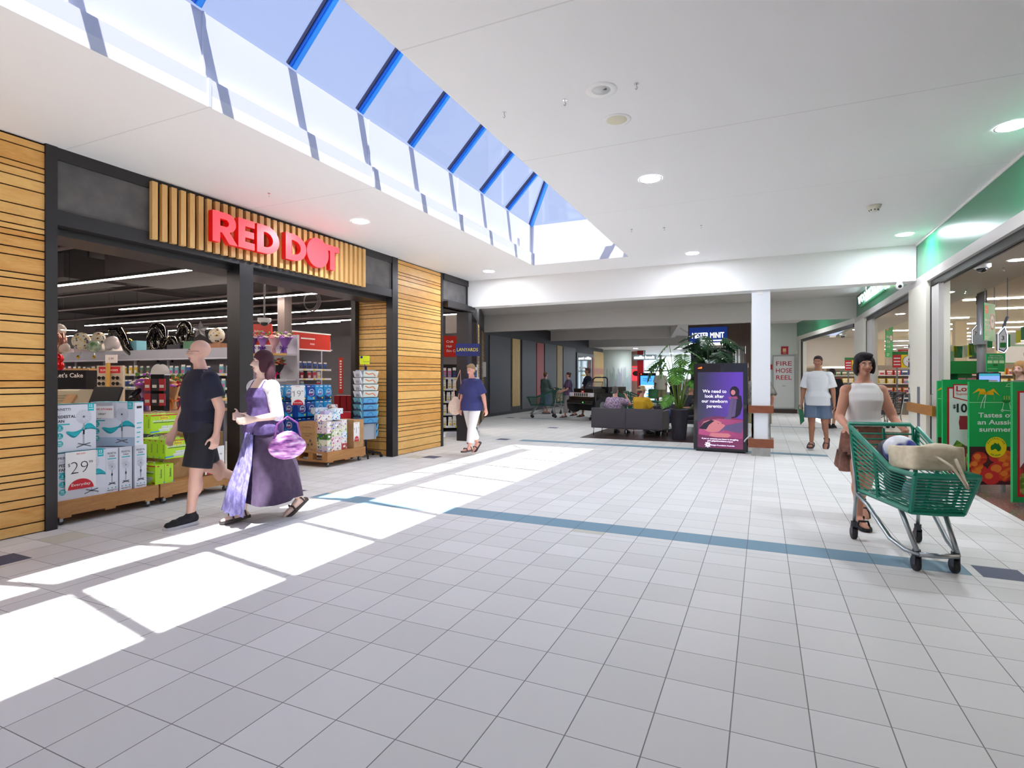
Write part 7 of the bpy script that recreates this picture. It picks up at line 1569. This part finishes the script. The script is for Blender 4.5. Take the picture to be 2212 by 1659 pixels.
balloon('spotted yellow balloon above the green printed one', 213, 731, 12.6, .15, 'round', foil_o, None)
balloon('pearl white round balloon behind the curved black one', 243, 742, 12.6, .17, 'round', foil_p, (241, 774), 's')
balloon('big curved black foil number balloon leaning right', 262, 740, 12.2, .27, 'seven', foil_b, (297, 770))
balloon('gold foil star balloon above the black number balloon', 265, 721, 12.5, .15, 'star', foil_g)
balloon('gold foil balloon half behind the black number balloon', 278, 743, 12.5, .12, 'round', foil_g)
balloon('large black foil zero balloon with gold flecks', 341, 733, 12.0, .26, 'zero', foil_b, (332, 769))
balloon('tilted black and gold foil balloon right of the zero', 372, 750, 11.8, .17, 'zero', foil_b, (364, 768))
balloon('black foil balloon behind the bald man’s head', 400, 722, 11.6, .20, 'zero', foil_b)
balloon('silver foil star balloon above the bald man', 433, 712, 11.4, .19, 'star', foil_s)
balloon('clear polka dot round balloon right of the bald man’s head', 468, 725, 11.2, .16, 'round', foil_o)
balloon('rose gold foil balloon in the cluster at the left frame', 126, 738, 8.6, .14, 'zero', foil_rg)
balloon('clear pink balloon in the cluster at the left frame', 139, 752, 8.6, .085, 'round', foil_c)
balloon('topmost clear balloon at the left frame', 128, 713, 8.6, .10, 'round', foil_c)
balloon('red foil balloon stacked at the left frame', 126, 775, 8.4, .075, 'round', foil_r)
balloon('lowest red foil balloon stacked at the left frame', 127, 790, 8.4, .075, 'round', foil_r)
# boxes stored on top of the balloon aisle
for k, (x, w, h, ci) in enumerate(((-15.6, .5, .3, 2), (-14.9, .6, .34, 2), (-14.2, .4, .42, 3), (-13.7, .3, .4, 3), (-12.9, .35, .42, 9), (-12.4, .5, .2, 9), (-11.6, .5, .3, 7), (-11.0, .4, .36, 4), (-10.4, .5, .3, 10))):
    tag(MB().box((x, 7.66, 1.821), (x+w, 7.88, 1.821+h+.0)).build('storage_box', PM[ci]), '%s box, %s from the left on top of the balloon aisle' % (PC[ci][1], ORD[k]), 'box', 'boxes on top of the balloon aisle')
# red crates and board right of the blue bags
t = thing('stacked_tubs', 'dark red plastic tubs stacked on a red step right of the blue bags', 'tubs', at(746, 815, 11.3)*1); t.location.z = 0; t.rotation_euler = (0, 0, R(20))
MB().rbox((-.2, -.15, .0), (.2, .2, .72), .02, 0, 2).build('lower_tub', redi, t)
for k in range(3): MB().rbox((-.2+k*.135, -.1, .74), (-.075+k*.135, .15, 1.06), .01, 0, 2).build('tub', mat('tub_maroon', (140, 16, 26), .35), t)
t = thing('sign_strip', 'tall narrow red strip with white lettering hanging by the toy shelves', 'sign', at(736, 850, 11.4), R(20)); b = MB(); b.box((-.045, 0, 0), (.045, .012, .74), 0)
for k in range(11): b.rect(-.02, .10+k*.055, .02, .13+k*.055, FU, FV, (0, -.002, 0), 1)
b.build('strip', [mat('aisle_red', (206, 40, 22)), paper], t)
# grey shop column behind the bouquets
struct(MB().box((-9.72, 7.5, 0), (-9.45, 7.62, 4.2)).build('wall_shop_column', mat('column_brown_grey', (104, 94, 90), .5))) if False else None
struct(MB().box((-9.35, 8.6, 2.35), (-9.15, 8.8, 4.2)).build('wall_shop_column', mat('column_brown_grey', (104, 94, 90), .5)))
# second doorway: socks spinner
gondola('sock stand', 'rack of bright socks just inside the second doorway', (-7.35, 11.2, 0), R(38), 1.3, 1.75, (.25, .55, .85, 1.15, 1.42), ('sock',), 8, step=.12, top_band=False, back=blk2, skip=.0)
b = MB(); b.box((0, 0, 0), (.5, .03, .26), 0); b.text('LANYARDS', .25, .10, .1, FU, FV, (0, -.002, 0), 1, .0, 'C', width=.44); b.cyl((.25, .02, 0), (.25, .02, -1.85), .012, n=8); tag(b.build('stand_sign', [navyp, tickety], None, False, at(984, 769, 11.6), R(28)), 'small navy sign with yellow lettering in the second doorway', 'sign')
b = MB(); b.box((0, 0, 0), (.6, .03, .5), 0)
for k, tx in enumerate(('Craft', 'Hair', 'Skin Care')): b.text(tx, .08, .34-k*.11, .08, FU, FV, (0, -.002, 0), 1, .01)
tag(b.build('aisle_sign', [mat('aisle_red', (206, 40, 22)), paper], None, False, at(957, 771, 13.2), R(26)), 'red aisle sign seen through the second doorway', 'sign')
# ================================================================ SUPERMARKET
gsg = mat('poster_green', (16, 160, 84), .35); gsd = mat('poster_green_dark', (10, 110, 46), .4); psr = mat('poster_crimson', (190, 10, 34), .4); psw = mat('poster_white', (226, 226, 230), .4); amber = mat('poster_amber', (240, 180, 20), .4)
def board(name, label, p, rz, w, h, th, draw, mats_, cat='sign', grp=None, feet=False):
    t = thing(name, label, cat, p, rz, grp); b = MB(); b.box((0, 0, 0), (w, th, h), 0); draw(b, w, h); b.build('panel', mats_, t)
    if feet:
        for x in (.12, w-.12): MB().box((x-.02, -.0, -feet), (x+.02, th, .0)).build('foot', greyp, t)
    return t
fruit = mat('poster_nectarine', (196, 50, 40), .35); g = NT(fruit); g.base(g.ramp(g.noise(6, 4, g.vec('Object', (1, 1, 1)), .6, 1.2), [(.35, (226, 120, 30)), (.5, (206, 50, 36)), (.65, (130, 16, 40))]))
salad = mat('poster_salad', (110, 150, 60), .4); g = NT(salad); vo = g.new('ShaderNodeTexVoronoi'); vo.inputs['Scale'].default_value = 22; g.t.links.new(g.vec('Object'), vo.inputs['Vector']); sc_ = g.new('ShaderNodeSeparateColor'); g.t.links.new(vo.outputs['Color'], sc_.inputs[0]); g.base(g.ramp(sc_.outputs[0], [(.1, (60, 110, 30)), (.35, (150, 190, 80)), (.6, (120, 50, 50)), (.8, (196, 60, 50)), (.95, (220, 210, 180))]))
PMs = [gsg, psr, psw, ink, salad, fruit, amber, gsd, mat('poster_yellow', (236, 204, 20), .4), mat('mince', (170, 40, 60), .5), mat('nect_red', (206, 44, 50), .4), mat('nect_orange', (230, 120, 50), .4), mat('poster_shadow', (70, 16, 30), .5), mat('line_pale', (190, 236, 190), .4)]
def o_(k): return (0, -.001*k, 0)
def price_board(b, w, h):
    b.rect(.05, .06, w-.03, h-.10, FU, FV, o_(1), 1); b.rect(.075, .085, w-.055, h-.12, FU, FV, o_(2), 2)
    b.flat([(.12, h-.06), (w-.05, h-.06), (w-.05, h-.24), (w*.55, h-.29), (.12, h-.24)], FU, FV, o_(3), 1); b.flat([(.135, h-.075), (w-.065, h-.075), (w-.065, h-.23), (w*.55, h-.275), (.135, h-.23)], FU, FV, o_(4), 2)
    b.text('Lower', .16, h-.155, .10, FU, FV, o_(5), 1, .02, width=w*.62); b.text('Summer Prices', .16, h-.205, .045, FU, FV, o_(5), 1, .01, width=w*.66)
    b.text('$', .12, h-.38, .07, FU, FV, o_(5), 3, .02); b.text('10', .165, h-.43, .155, FU, FV, o_(5), 3, .03); b.text('kg', .36, h-.42, .035, FU, FV, o_(5), 3)
    for k in range(4): b.rect(w*.66, h-.34-k*.022, w*.9, h-.332-k*.022, FU, FV, o_(5), 3)
    b.rect(.2, h-.66, w*.72, h-.48, FU, FV, o_(4), 9); b.disc((.24, -.005, h-.57), X3, Z3, .05, 9, 12, ry=.09); b.rect(w*.55, h-.62, w*.8, h-.52, FU, FV, o_(5), 2)
    b.flat([(.075, .085), (w-.055, .085), (w-.055, h-.95), (w*.75, h-.86), (w*.5, h-.88), (w*.3, h-.80), (.075, h-.95)], FU, FV, o_(3), 4)
    rn = random.Random(3)
    for k in range(34):
        x, z = rn.uniform(.12, w-.1), rn.uniform(.12, h-.92); a = rn.uniform(0, 3.1); l = rn.uniform(.04, .09)
        b.flat([(x-l*math.cos(a), z-l*math.sin(a)), (x+l*.3*math.sin(a), z-l*.3*math.cos(a)), (x+l*math.cos(a), z+l*math.sin(a)), (x-l*.3*math.sin(a), z+l*.3*math.cos(a))], FU, FV, o_(4+k*.05), (7, 4, 9, 0, 12, 4)[k % 6])
def summer_board(b, w, h):
    z0 = h*.37
    b.rect(0, 0, w, z0, FU, FV, o_(1), 12)
    for k, (x, z, r) in enumerate(((.12, .33, .10), (.32, .35, .09), (.50, .34, .11), (.10, .14, .13), (.02, .24, .09), (.36, .17, .15), (.54, .12, .10), (.26, .03, .11), (.46, .24, .07))):
        if x+r > w: x = w-r
        c = V((max(x, r*.9), -.002-.0004*k, max(min(z, z0-r*.75), r*.8))); b.disc(c, X3, Z3, r*.95, 10 if k % 2 else 5, 22, ry=r*.8); b.disc(c+V((-r*.25, -.0002, r*.2)), X3, Z3, r*.45, 11, 16, ry=r*.35)
    b.line((0, h*.80), (w, h*.80), .006, FU, FV, o_(1), 13)
    px_, pz_ = w*.37, h*.885
    for s_ in (-1, 1):
        b.stroke([(px_, pz_), (px_-.02+s_*.012, pz_-.06), (px_-.04+s_*.018, pz_-.13), (px_-.045+s_*.022, pz_-.18)], .007, FU, FV, o_(2), 2)
    for (dx, dz, bx, bz) in ((-.17, -.0, -.09, .05), (.17, -.03, .09, .045), (-.11, -.09, -.08, .01), (.10, -.10, .09, .0), (-.07, .06, -.02, .04), (.05, .0, .03, .02)):
        b.flat([(px_, pz_-.012), (px_+bx, pz_+bz-.018), (px_+dx, pz_+dz), (px_+bx, pz_+bz+.018), (px_, pz_+.012)], FU, FV, o_(3), 6)
    gx_, gz_ = w*.82, h*.82
    b.disc((gx_, -.003, gz_), X3, Z3, .055, 7, 14, ry=.035, a0=180, a1=360); b.stroke([(gx_-.03, gz_-.03), (gx_-.05, gz_-.12), (gx_+.055, gz_-.13), (gx_+.035, gz_-.03)], .006, FU, FV, o_(2), 2); b.ring((gx_-.05, -.003, gz_-.125), X3, Z3, .010, .016, 2, 14)
    for k in range(3): b.stroke([(gx_-.03+k*.03, gz_+.01), (gx_-.022+k*.03, gz_+.025), (gx_-.03+k*.03, gz_+.04), (gx_-.022+k*.03, gz_+.055)], .007, FU, FV, o_(2), 6)
    b.ring((w*.88, -.003, h*.955), X3, Z3, .03, .036, 13, 14, 0, 180); b.line((w*.80, h*.955), (w*.99, h*.955), .006, FU, FV, o_(2), 13)
    for k, tx in enumerate(('Tastes of', 'an Aussie', 'summer')): b.text(tx, w*.58, h*.655-k*.088, .082, FU, FV, o_(3), 2, .02, 'C', width=(.40, .42, .38)[k]*w/.52)
    c = V((w*.58, -.009, h*.365)); b.disc(c, X3, Z3, .128, 8, 30); aus = [(-.062, .0), (-.05, .022), (-.03, .03), (-.018, .046), (0, .046), (.006, .036), (.016, .032), (.024, .05), (.034, .03), (.05, .008), (.058, -.012), (.048, -.036), (.03, -.048), (.014, -.042), (.004, -.026), (-.012, -.02), (-.034, -.032), (-.054, -.034), (-.058, -.016)]
    b.flat([(x*1.1, z*1.1) for x, z in aus], X3, Z3, c+V((0, -.001, .002)), 7)
    for txt, r_, a0, da, sg_ in (('AUSTRALIAN', .098, 152, -13.8, 1), ('GROWN', .112, 236, 14.5, -1)):
        for k, ch in enumerate(txt):
            a = R(a0+da*k); rt = V((math.sin(a), 0, -math.cos(a))) if sg_ > 0 else V((-math.sin(a), 0, math.cos(a))); upv = V((math.cos(a), 0, math.sin(a)))*(1 if sg_ > 0 else -1)
            b.text(ch, 0, 0, .03, rt, upv, c+V((math.cos(a), 0, math.sin(a)))*r_+V((0, -.001, 0)), 7, .02, 'C')
p0 = at(2092, 1047, 9.6)
GB = 'green promotional barrier boards in front of the checkouts'
bl = at(2036, 1030, 9.3); board('promo_board', 'green barrier board with a white Lower Summer Prices panel and a 10 dollar price', (*at(2037, 1032, 7.35).xy, .10), R(18), .56, 1.30, .03, price_board, PMs, grp=GB, feet=.1)
board('promo_board', 'green barrier board reading Tastes of an Aussie summer above nectarines', (*at(2094, 1045, 6.85).xy, .10), R(23), .545, 1.275, .03, summer_board, PMs, grp=GB, feet=.1)
board('promo_board', 'barrier board cut by the right edge of the view, green with a red frame', (*at(2188, 1087, 6.1).xy, .05), R(24), .6, 1.33, .03, price_board, PMs, grp=GB, feet=.05)
board('promo_board', 'edge of a green barrier board just right of the cream pier, mostly hidden', (*at(2026, 1028, 7.9).xy, .10), R(18), .4, 1.28, .03, summer_board, PMs, grp=GB, feet=.1)
# hanging signs
def pts_board(b, w, h):
    b.rect(w*.06, h*.72, w*.34, h*.93, FU, FV, o_(1), 11); b.text('Rewards', w*.09, h*.81, w*.05, FU, FV, o_(2), 2, .02); b.ring((w*.72, -.002, h*.52), X3, Z3, w*.17, w*.21, 1, 26, ky=1.25); b.disc((w*.72, -.001, h*.52), X3, Z3, w*.19, 2, 26, ry=w*.235); b.text('10%', w*.72, h*.5, w*.13, FU, FV, o_(3), 3, 0, 'C')
    for k, tx in enumerate(('Save up to', '10% off your', 'summer shop')): b.text(tx, w*.06, h*(.52-.13*k), h*.10, FU, FV, o_(2), 2, .01, width=w*.5)
    b.rect(w*.06, h*.08, w*.5, h*.10, FU, FV, o_(2), 13); b.rect(w*.06, h*.04, w*.4, h*.055, FU, FV, o_(2), 13)
q_ = at(2126, 735, 9.6); t = board('hanging_board', 'large green board reading Save up to 10 percent hung beside the grey post', q_, R(58), .55, .66, .015, pts_board, PMs)
b = MB(); b.tube([(.05, 0, .66), (.05, 0, 1.0)], .004, 5); b.build('cord', greyp, t); b = MB(); b.tube([(.5, 0, .66), (.5, 0, 1.0)], .004, 5); b.build('cord', greyp, t)
hang(t, ((.05, 0, .66), (.5, 0, .66)), 3.2)
q_ = at(2032, 745, 10.8); t = board('hanging_board', 'narrow green board hanging right behind the sliding door panel', q_, R(40), .22, .62, .015, pts_board, PMs); hang(t, ((.11, 0, .62),), 3.2)
q_ = at(1914, 772, 19); t = board('hanging_board', 'pale green narrow board hanging above the dark haired woman', q_, R(50), .4, 1.3, .02, pts_board, PMs); hang(t, ((.2, 0, 1.3),), 3.2)
# grey post, black screen, lane lights
t = thing('checkout_post', 'thick round grey post with a black monitor at its top', 'post', (*at(2121, 815, 10.4).xy, 0)); MB().cyl((0, 0, 0), (0, 0, 3.2), .075, n=20).build('pole', mat('post_grey', (122, 120, 124), .4, .3), t, True); MB().box((-.11, -.11, 2.05), (.05, .08, 2.23)).build('clamp', greyp, t)
t = thing('monitor', 'large black hanging monitor at the top of the grey post', 'monitor', at(2116, 657, 12.0), R(70)); MB().box((0, 0, 0), (1.1, .06, .2)).build('screen', dkp, t); 
def lane(label, u, v, d, num, rz, s=1.):
    t = thing('lane_light', label, 'lane sign', at(u, v, d), R(rz)); out = [(-.10, .06), (.03, .0), (.10, .10), (.10, .42), (.04, .62), (-.10, .44)]
    out = [(x*s, z*s) for x, z in out]; b = MB(); b.prism(out, (0, 0, 0), X3, Z3, (0, .06*s, 0)); b.build('housing', mat('lane_slate', (90, 94, 116), .4), t)
    b = MB()
    for a, c in zip(out, out[1:]+out[:1]): b.line(a, c, .013*s, FU, FV, (0, -.003, 0))
    b.build('light_edge', mat('lane_led', (255, 255, 255), .4, emit=(232, 236, 255), es=1.4), t)
    b = MB(); b.flat([(x*.82, z*.82+.05*s) for x, z in out], FU, FV, (0, -.002, 0), 0); b.rect(-.06*s, .12*s, .07*s, .24*s, FU, FV, (0, -.003, 0), 1); b.text(num, 0, .30*s, .14*s, FU, FV, (0, -.004, 0), 2, .02, 'C'); b.build('number_panel', [mat('lane_white', (206, 208, 214), .4), gsd, ink], t)
    b = MB(); b.tube([(.02*s, .03*s, .55*s), (.08*s, .03*s, .75*s), (.12*s, .03*s, .85*s)], .03*s, 8); b.build('arm', mat('lane_slate', (90, 94, 116)), t, True); hang(t, ((.12*s, .03*s, .8*s),), 3.2); return t
lane('illuminated lane sign number 3 in front of the customer points banner', 2166, 762, 8.6, '3', 16, .66)
lane('illuminated lane sign number 7 left of the grey post', 2108, 744, 12.0, '7', 12, .7)
lane('illuminated lane sign seen edge on beside the sliding door', 2040, 752, 11.6, '9', 60, .7)
def enjoy(b, w, h):
    b.rect(.02, .02, w-.02, h-.02, FU, FV, o_(1), 2); b.ring((w*.45, -.002, h*.5), X3, Z3, h*.30, h*.345, 11, 30, 120, 420); b.rect(w*.38, h*.76, w*.52, h*.92, FU, FV, o_(2), 11); b.text('Enjoy', w*.45, h*.55, h*.13, FU, FV, o_(2), 3, 0, 'C'); b.text('points', w*.45, h*.42, h*.13, FU, FV, o_(2), 3, 0, 'C'); b.rect(w*.38, h*.33, w*.52, h*.345, FU, FV, o_(2), 3)
board('wall_banner', 'white banner with an orange ring reading Enjoy points at the right edge', at(2170, 785, 15.5), R(14), 1.4, .5, .03, enjoy, PMs)
b = MB(); b.box((0, 0, 0), (.34, .02, .3), 0); b.rect(.03, .05, .09, .25, FU, FV, o_(1), 1)
for k in range(3): b.rect(.14, .22-k*.07, .28, .235-k*.07, FU, FV, o_(1), 2)
b.cyl((.17, .01, .3), (.17, .01, 3.2-at(2094, 775, 13).z), .008, n=6); tag(b.build('menu_board', [mat('menu_dark', (62, 60, 62), .5), gsd, psw], None, False, at(2094, 775, 13), R(12)), 'dark menu board with white lines left of the grey post', 'sign')
def weigh(b, w, h):
    for k, tx in enumerate(("There's no need to", 'weigh your fruit', 'to stay connected')): b.text(tx, w*.5, h*(.86-.09*k), h*.075, FU, FV, o_(1), 2, .01, 'C', width=w*(.7, .85, .85)[k])
    for k in range(3): b.rect(w*(.05+.32*k), h*.46, w*(.32+.32*k), h*.62, FU, FV, o_(1), 13)
    b.rect(w*.35, h*.30, w*.6, h*.42, FU, FV, o_(1), 7); b.rect(.02, .05, w*.6, .056, FU, FV, o_(1), 13)
board('notice_board', 'small green notice board with three pale panels right of the grey post', at(2131, 803, 10.0), R(14), .29, .33, .02, weigh, PMs, feet=at(2131, 803, 10.0).z)
t = thing('promo_stand', 'plain bright green counter stand with a wide header box left of the grey post', 'stand', (*at(2085, 815, 10.8).xy, 0), R(12))
MB().box((-.29, 0, 1.50), (.27, .3, 1.75)).build('header_box', gsd, t); MB().box((-.10, .05, .0), (.14, .25, 1.50)).build('column', gsd, t)
t = thing('banner_flag', 'grey green vertical flag banner left of the green stand', 'banner', (*at(2048, 815, 11.0).xy, 0), R(40)); MB().rbox((-.05, 0, 1.35), (.16, .02, 1.95), .03, 0, 1).build('flag', mat('flag_sage', (90, 130, 100), .6), t); MB().cyl((.0, .01, 0), (.0, .01, 1.36), .012).build('pole', greyp, t)
t = thing('banner_flag', 'thin yellow vertical banner beside the sliding door panel', 'banner', (*at(2038, 815, 11.6).xy, 0), R(40)); MB().box((-.02, 0, 1.5), (.03, .02, 2.0)).build('flag', tickety, t); MB().cyl((0, .01, 0), (0, .01, 1.5), .012).build('pole', greyp, t)
# self checkouts with screens
scr = mat('checkout_screen', (20, 30, 50), .2, emit=(120, 150, 220), es=.55); scr2 = mat('checkout_screen_teal', (10, 40, 50), .2, emit=(60, 150, 170), es=.45)
for i, (u, v, d, w, lb) in enumerate(((2137, 820, 9.3, .34, 'larger checkout screen with a teal bar behind the green barrier'), (2107, 836, 8.6, .24, 'smaller checkout screen in front of the larger one'), (2030, 822, 11.0, .2, 'checkout screen just right of the sliding door panel'))):
    q_ = at(u, v, d); t = thing('self_checkout', lb, 'checkout', (q_.x, q_.y, 0), R(14), 'self checkouts behind the barrier')
    MB().rbox((-.25, .05, 0), (.25, .5, .95), .03).build('cabinet', mat('checkout_grey', (110, 112, 118), .5), t); MB().box((-.03, .12, .95), (.03, .18, q_.z)).build('stalk', dkp, t)
    MB().rbox((-w/2, 0, q_.z-w*.35), (w/2, .04, q_.z+w*.35), .01, 0, 1).build('monitor', dkp, t)
    b = MB(); b.rect(-w*.45, -w*.3, w*.45, w*.3, FU, FV, (0, -.002, q_.z), 0); b.rect(-w*.45, w*.18, w*.45, w*.3, FU, FV, (0, -.003, q_.z), 1); b.rect(-w*.1, -w*.1, w*.35, -w*.02, FU, FV, (0, -.003, q_.z), 2); b.build('screen', [scr, scr2, psw], t)
t = thing('checkout_counter', 'dark checkout counter with small pink cards left of the green stand', 'counter', (*at(2066, 815, 8.3).xy, 0), R(12)); MB().box((-.3, .05, 0), (.3, .5, 1.28)).build('cabinet', mat('checkout_grey', (110, 112, 118)), t); MB().box((-.3, 0, 1.28), (.1, .4, 1.33)).build('conveyor', dkp, t)
for k in range(2): MB().box((.02+k*.12, -.01, 1.28), (.12+k*.12, .0, 1.42)).build('card', mat('card_dusty_pink', (170, 100, 116), .5), t)
t = thing('drink_display', 'dark bottle display between the checkout screens and the blonde woman', 'display', (*at(2168, 815, 11.0).xy, 0), R(14)); MB().box((-.25, .0, 0), (.25, .4, 1.2)).build('cabinet', dkp, t)
for k in range(7): b = MB(); b.lathe([(.02, 0), (.02, .1), (.008, .13), (.008, .16)], (-.2+k*.065, .1, 1.2), 8); b.build('bottle', PM[(7, 5, 3, 7, 4, 0, 3)[k]], t, True)
# bunting
def bunting(u0, v0, d0, u1, v1, d1, n, label):
    p0, p1 = at(u0, v0, d0), at(u1, v1, d1); t = thing('bunting', label, 'bunting', (0, 0, 0)); b = MB(); b.tube([p0.lerp(p1, k/12)+V((0, 0, -.12*math.sin(PI*k/12))) for k in range(13)], .005, 5); b.build('string', psw, t)
    d = (p1-p0); d.z = 0; d.normalize()
    for p_ in (p0, p1): MB().cyl(p_, (p_.x, p_.y, 3.2), .004, n=5).build('tie', psw, t)
    for k in range(n):
        f_ = (k+.5)/n; c = p0.lerp(p1, f_)+V((0, 0, -.12*math.sin(PI*f_))); w = .075; q = MB(); q.poly([c-d*w, c+d*w, c+d*w*.9+V((0, 0, -.26)), c-d*w*.9+V((0, 0, -.26))]); o = q.build('pennant', (mat('pennant_cream', (206, 214, 190), .6), mat('pennant_yellow', (206, 206, 40), .6), mat('pennant_green', (20, 120, 60), .6))[k % 3], t); o.modifiers.new('s', 'SOLIDIFY').thickness = .004
bunting(2044, 745, 12.4, 2140, 722, 12.0, 9, 'string of green, cream and yellow pennants left of the grey post'); bunting(2150, 722, 11.8, 2230, 690, 10.8, 7, 'string of green, cream and yellow pennants at the right edge')
# columns, shelves and aisle signs deep in the supermarket
for i, (u, d, w, lb) in enumerate(((2073, 17.5, .3, 0), (2054, 21, .3, 1), (1900, 26, .35, 2), (2160, 24, .3, 3))):
    q_ = at(u, 815, d); struct(MB().box((q_.x-w/2, q_.y-w/2, 0), (q_.x+w/2, q_.y+w/2, 3.2)).build('wall_super_column', mat('super_column', (200, 184, 158), .6)))
def sgondola(name_, label, loc, rz, L, seed):
    rnd = random.Random(seed); t = thing('supermarket_shelving', label, 'shelving', loc, rz, 'supermarket shelving runs'); MB().box((0, 0, 0), (L, .4, 1.9)).build('unit', mat('shelf_super', (150, 140, 130), .6), t)
    M = Matrix.Translation(loc) @ Matrix.Rotation(rz, 4, 'Z')
    for li, z in enumerate((.5, .85, 1.2, 1.52)):
        MB().box((0, -.3, z-.03), (L, 0, z)).build('shelf', psw, t); x = .1; ci = rnd.randrange(12); idx = 0
        while x < L-.1:
            if rnd.random() < .4: ci = rnd.choice((0, 0, 1, 3, 5, 5, 8, 9, 11, 6))
            o = bpy.data.objects.new('product_box', product('box', ci)); COL.objects.link(o); o.location = M @ V((x, -.12, z+.001)); o.rotation_euler = (0, 0, rz); o.scale = (1.6, 1.2, 1.2)
            tag(o, '%s box, %s from the left on the %s shelf up of the %s' % (PC[ci][1], ORD[min(idx, 29)], ORD[li], name_), 'box', 'goods on the '+name_); idx += 1; x += .27*rnd.uniform(.9, 1.1)
    return t
sgondola('produce run', 'supermarket shelving run behind the man in the white T-shirt', (*at(1790, 815, 27).xy, 0), R(8), 3.4, 1)
sgondola('centre run', 'supermarket shelving run behind the dark haired woman', (*at(1895, 815, 21.5).xy, 0), R(10), 3.6, 2)
sgondola('right run', 'supermarket shelving run behind the checkouts at the right', (*at(2045, 815, 18).xy, 0), R(12), 5.0, 3)
def sale(b, w, h):
    b.rect(0, 0, w, h*.8, FU, FV, o_(1), 8); b.rect(0, h*.8, w, h, FU, FV, o_(1), 7); b.rect(0, 0, w*.36, h*.8, FU, FV, o_(2), 1); b.disc((w*.68, -.003, h*.4), X3, Z3, w*.27, 7, 24); b.disc((w*.68, -.004, h*.4), X3, Z3, w*.25, 2, 24); b.text('Special', w*.68, h*.36, h*.12, FU, FV, o_(5), 7, .01, 'C')
    for k in range(3): b.rect(w*.05, h*(.15+.2*k), w*.32, h*(.22+.2*k), FU, FV, o_(3), 2)
board('aisle_end_sign', 'yellow and red Specials sign above the shelves beside the dark haired woman', at(1928, 794, 16), R(12), .62, .46, .02, sale, PMs, grp='aisle end signs in the supermarket', feet=1.75)
board('aisle_end_sign', 'yellow and red aisle end sign beside the far cream pier', at(1825, 800, 20), R(10), .62, .46, .02, sale, PMs, grp='aisle end signs in the supermarket', feet=1.75)
board('aisle_end_sign', 'small crimson sign above the Specials board', at(1940, 764, 16), R(12), .3, .12, .02, lambda b, w, h: b.text('LOW', w*.5, h*.3, h*.5, FU, FV, o_(1), 1, .02, 'C'), [psr, psw], grp='aisle end signs in the supermarket', feet=.2)
t = thing('range_hood', 'lit white hood under the boxed ceiling over the service counter', 'hood', (*at(1780, 815, 24.6).xy, 1.9), R(6)); MB().box((0, -.3, -.06), (1.4, .3, 0)).build('light_panel', mat('hood_light', (255, 255, 255), .5, emit=(255, 246, 226), es=3), t)
# black trolleys in the far doorway
for i in range(3): trolley(('first', 'second', 'third')[i]+' black trolley of the nested row in the far supermarket doorway', (2.75+.1*i, 19.2-.55*i, 0), R(-60), tgb, 'nested black trolleys in the far doorway', True)
# blonde shopper
p7_, j7 = person('blonde woman with long wavy hair behind the green barrier at the right edge', (3.36, 10.2, 0), -65, 1.63, 1.08, sk1, female=True, uarm=((.2, -.2, -1), (-.2, -.3, -1)), farm=((0, -.8, -.6), (0, -.8, -.6)), turn=20, top=('tee', cloth('cloth_olive', (96, 100, 84)), 1.0, -.05, .014), bottom=('trousers', blk_t, 1.8, .01), shoes=('sneaker', blk_t, blk2), hair=('long', cloth('hair_blonde', (172, 130, 82))), vox=.013, **stand)
# stickers on the sliding glass next to the pier
t = thing('door_stickers', 'column of small dark and pale information stickers on the edge of the cream pier', 'stickers', (2.262, 11.33, 0))
for k, (z, h, c) in enumerate(((1.93, .06, 0), (1.80, .1, 1), (1.72, .03, 0), (1.60, .09, 0), (1.47, .1, 0), (1.36, .06, 1), (1.22, .04, 0), (1.02, .14, 2))): b = MB(); b.rect(-.06, z, .02 if k < 7 else .06, z+h, -Y3, Z3, (0, 0, 0)); b.build('sticker', (navyp, paper, mat('sticker_green_grey', (90, 104, 100), .5))[c], t)
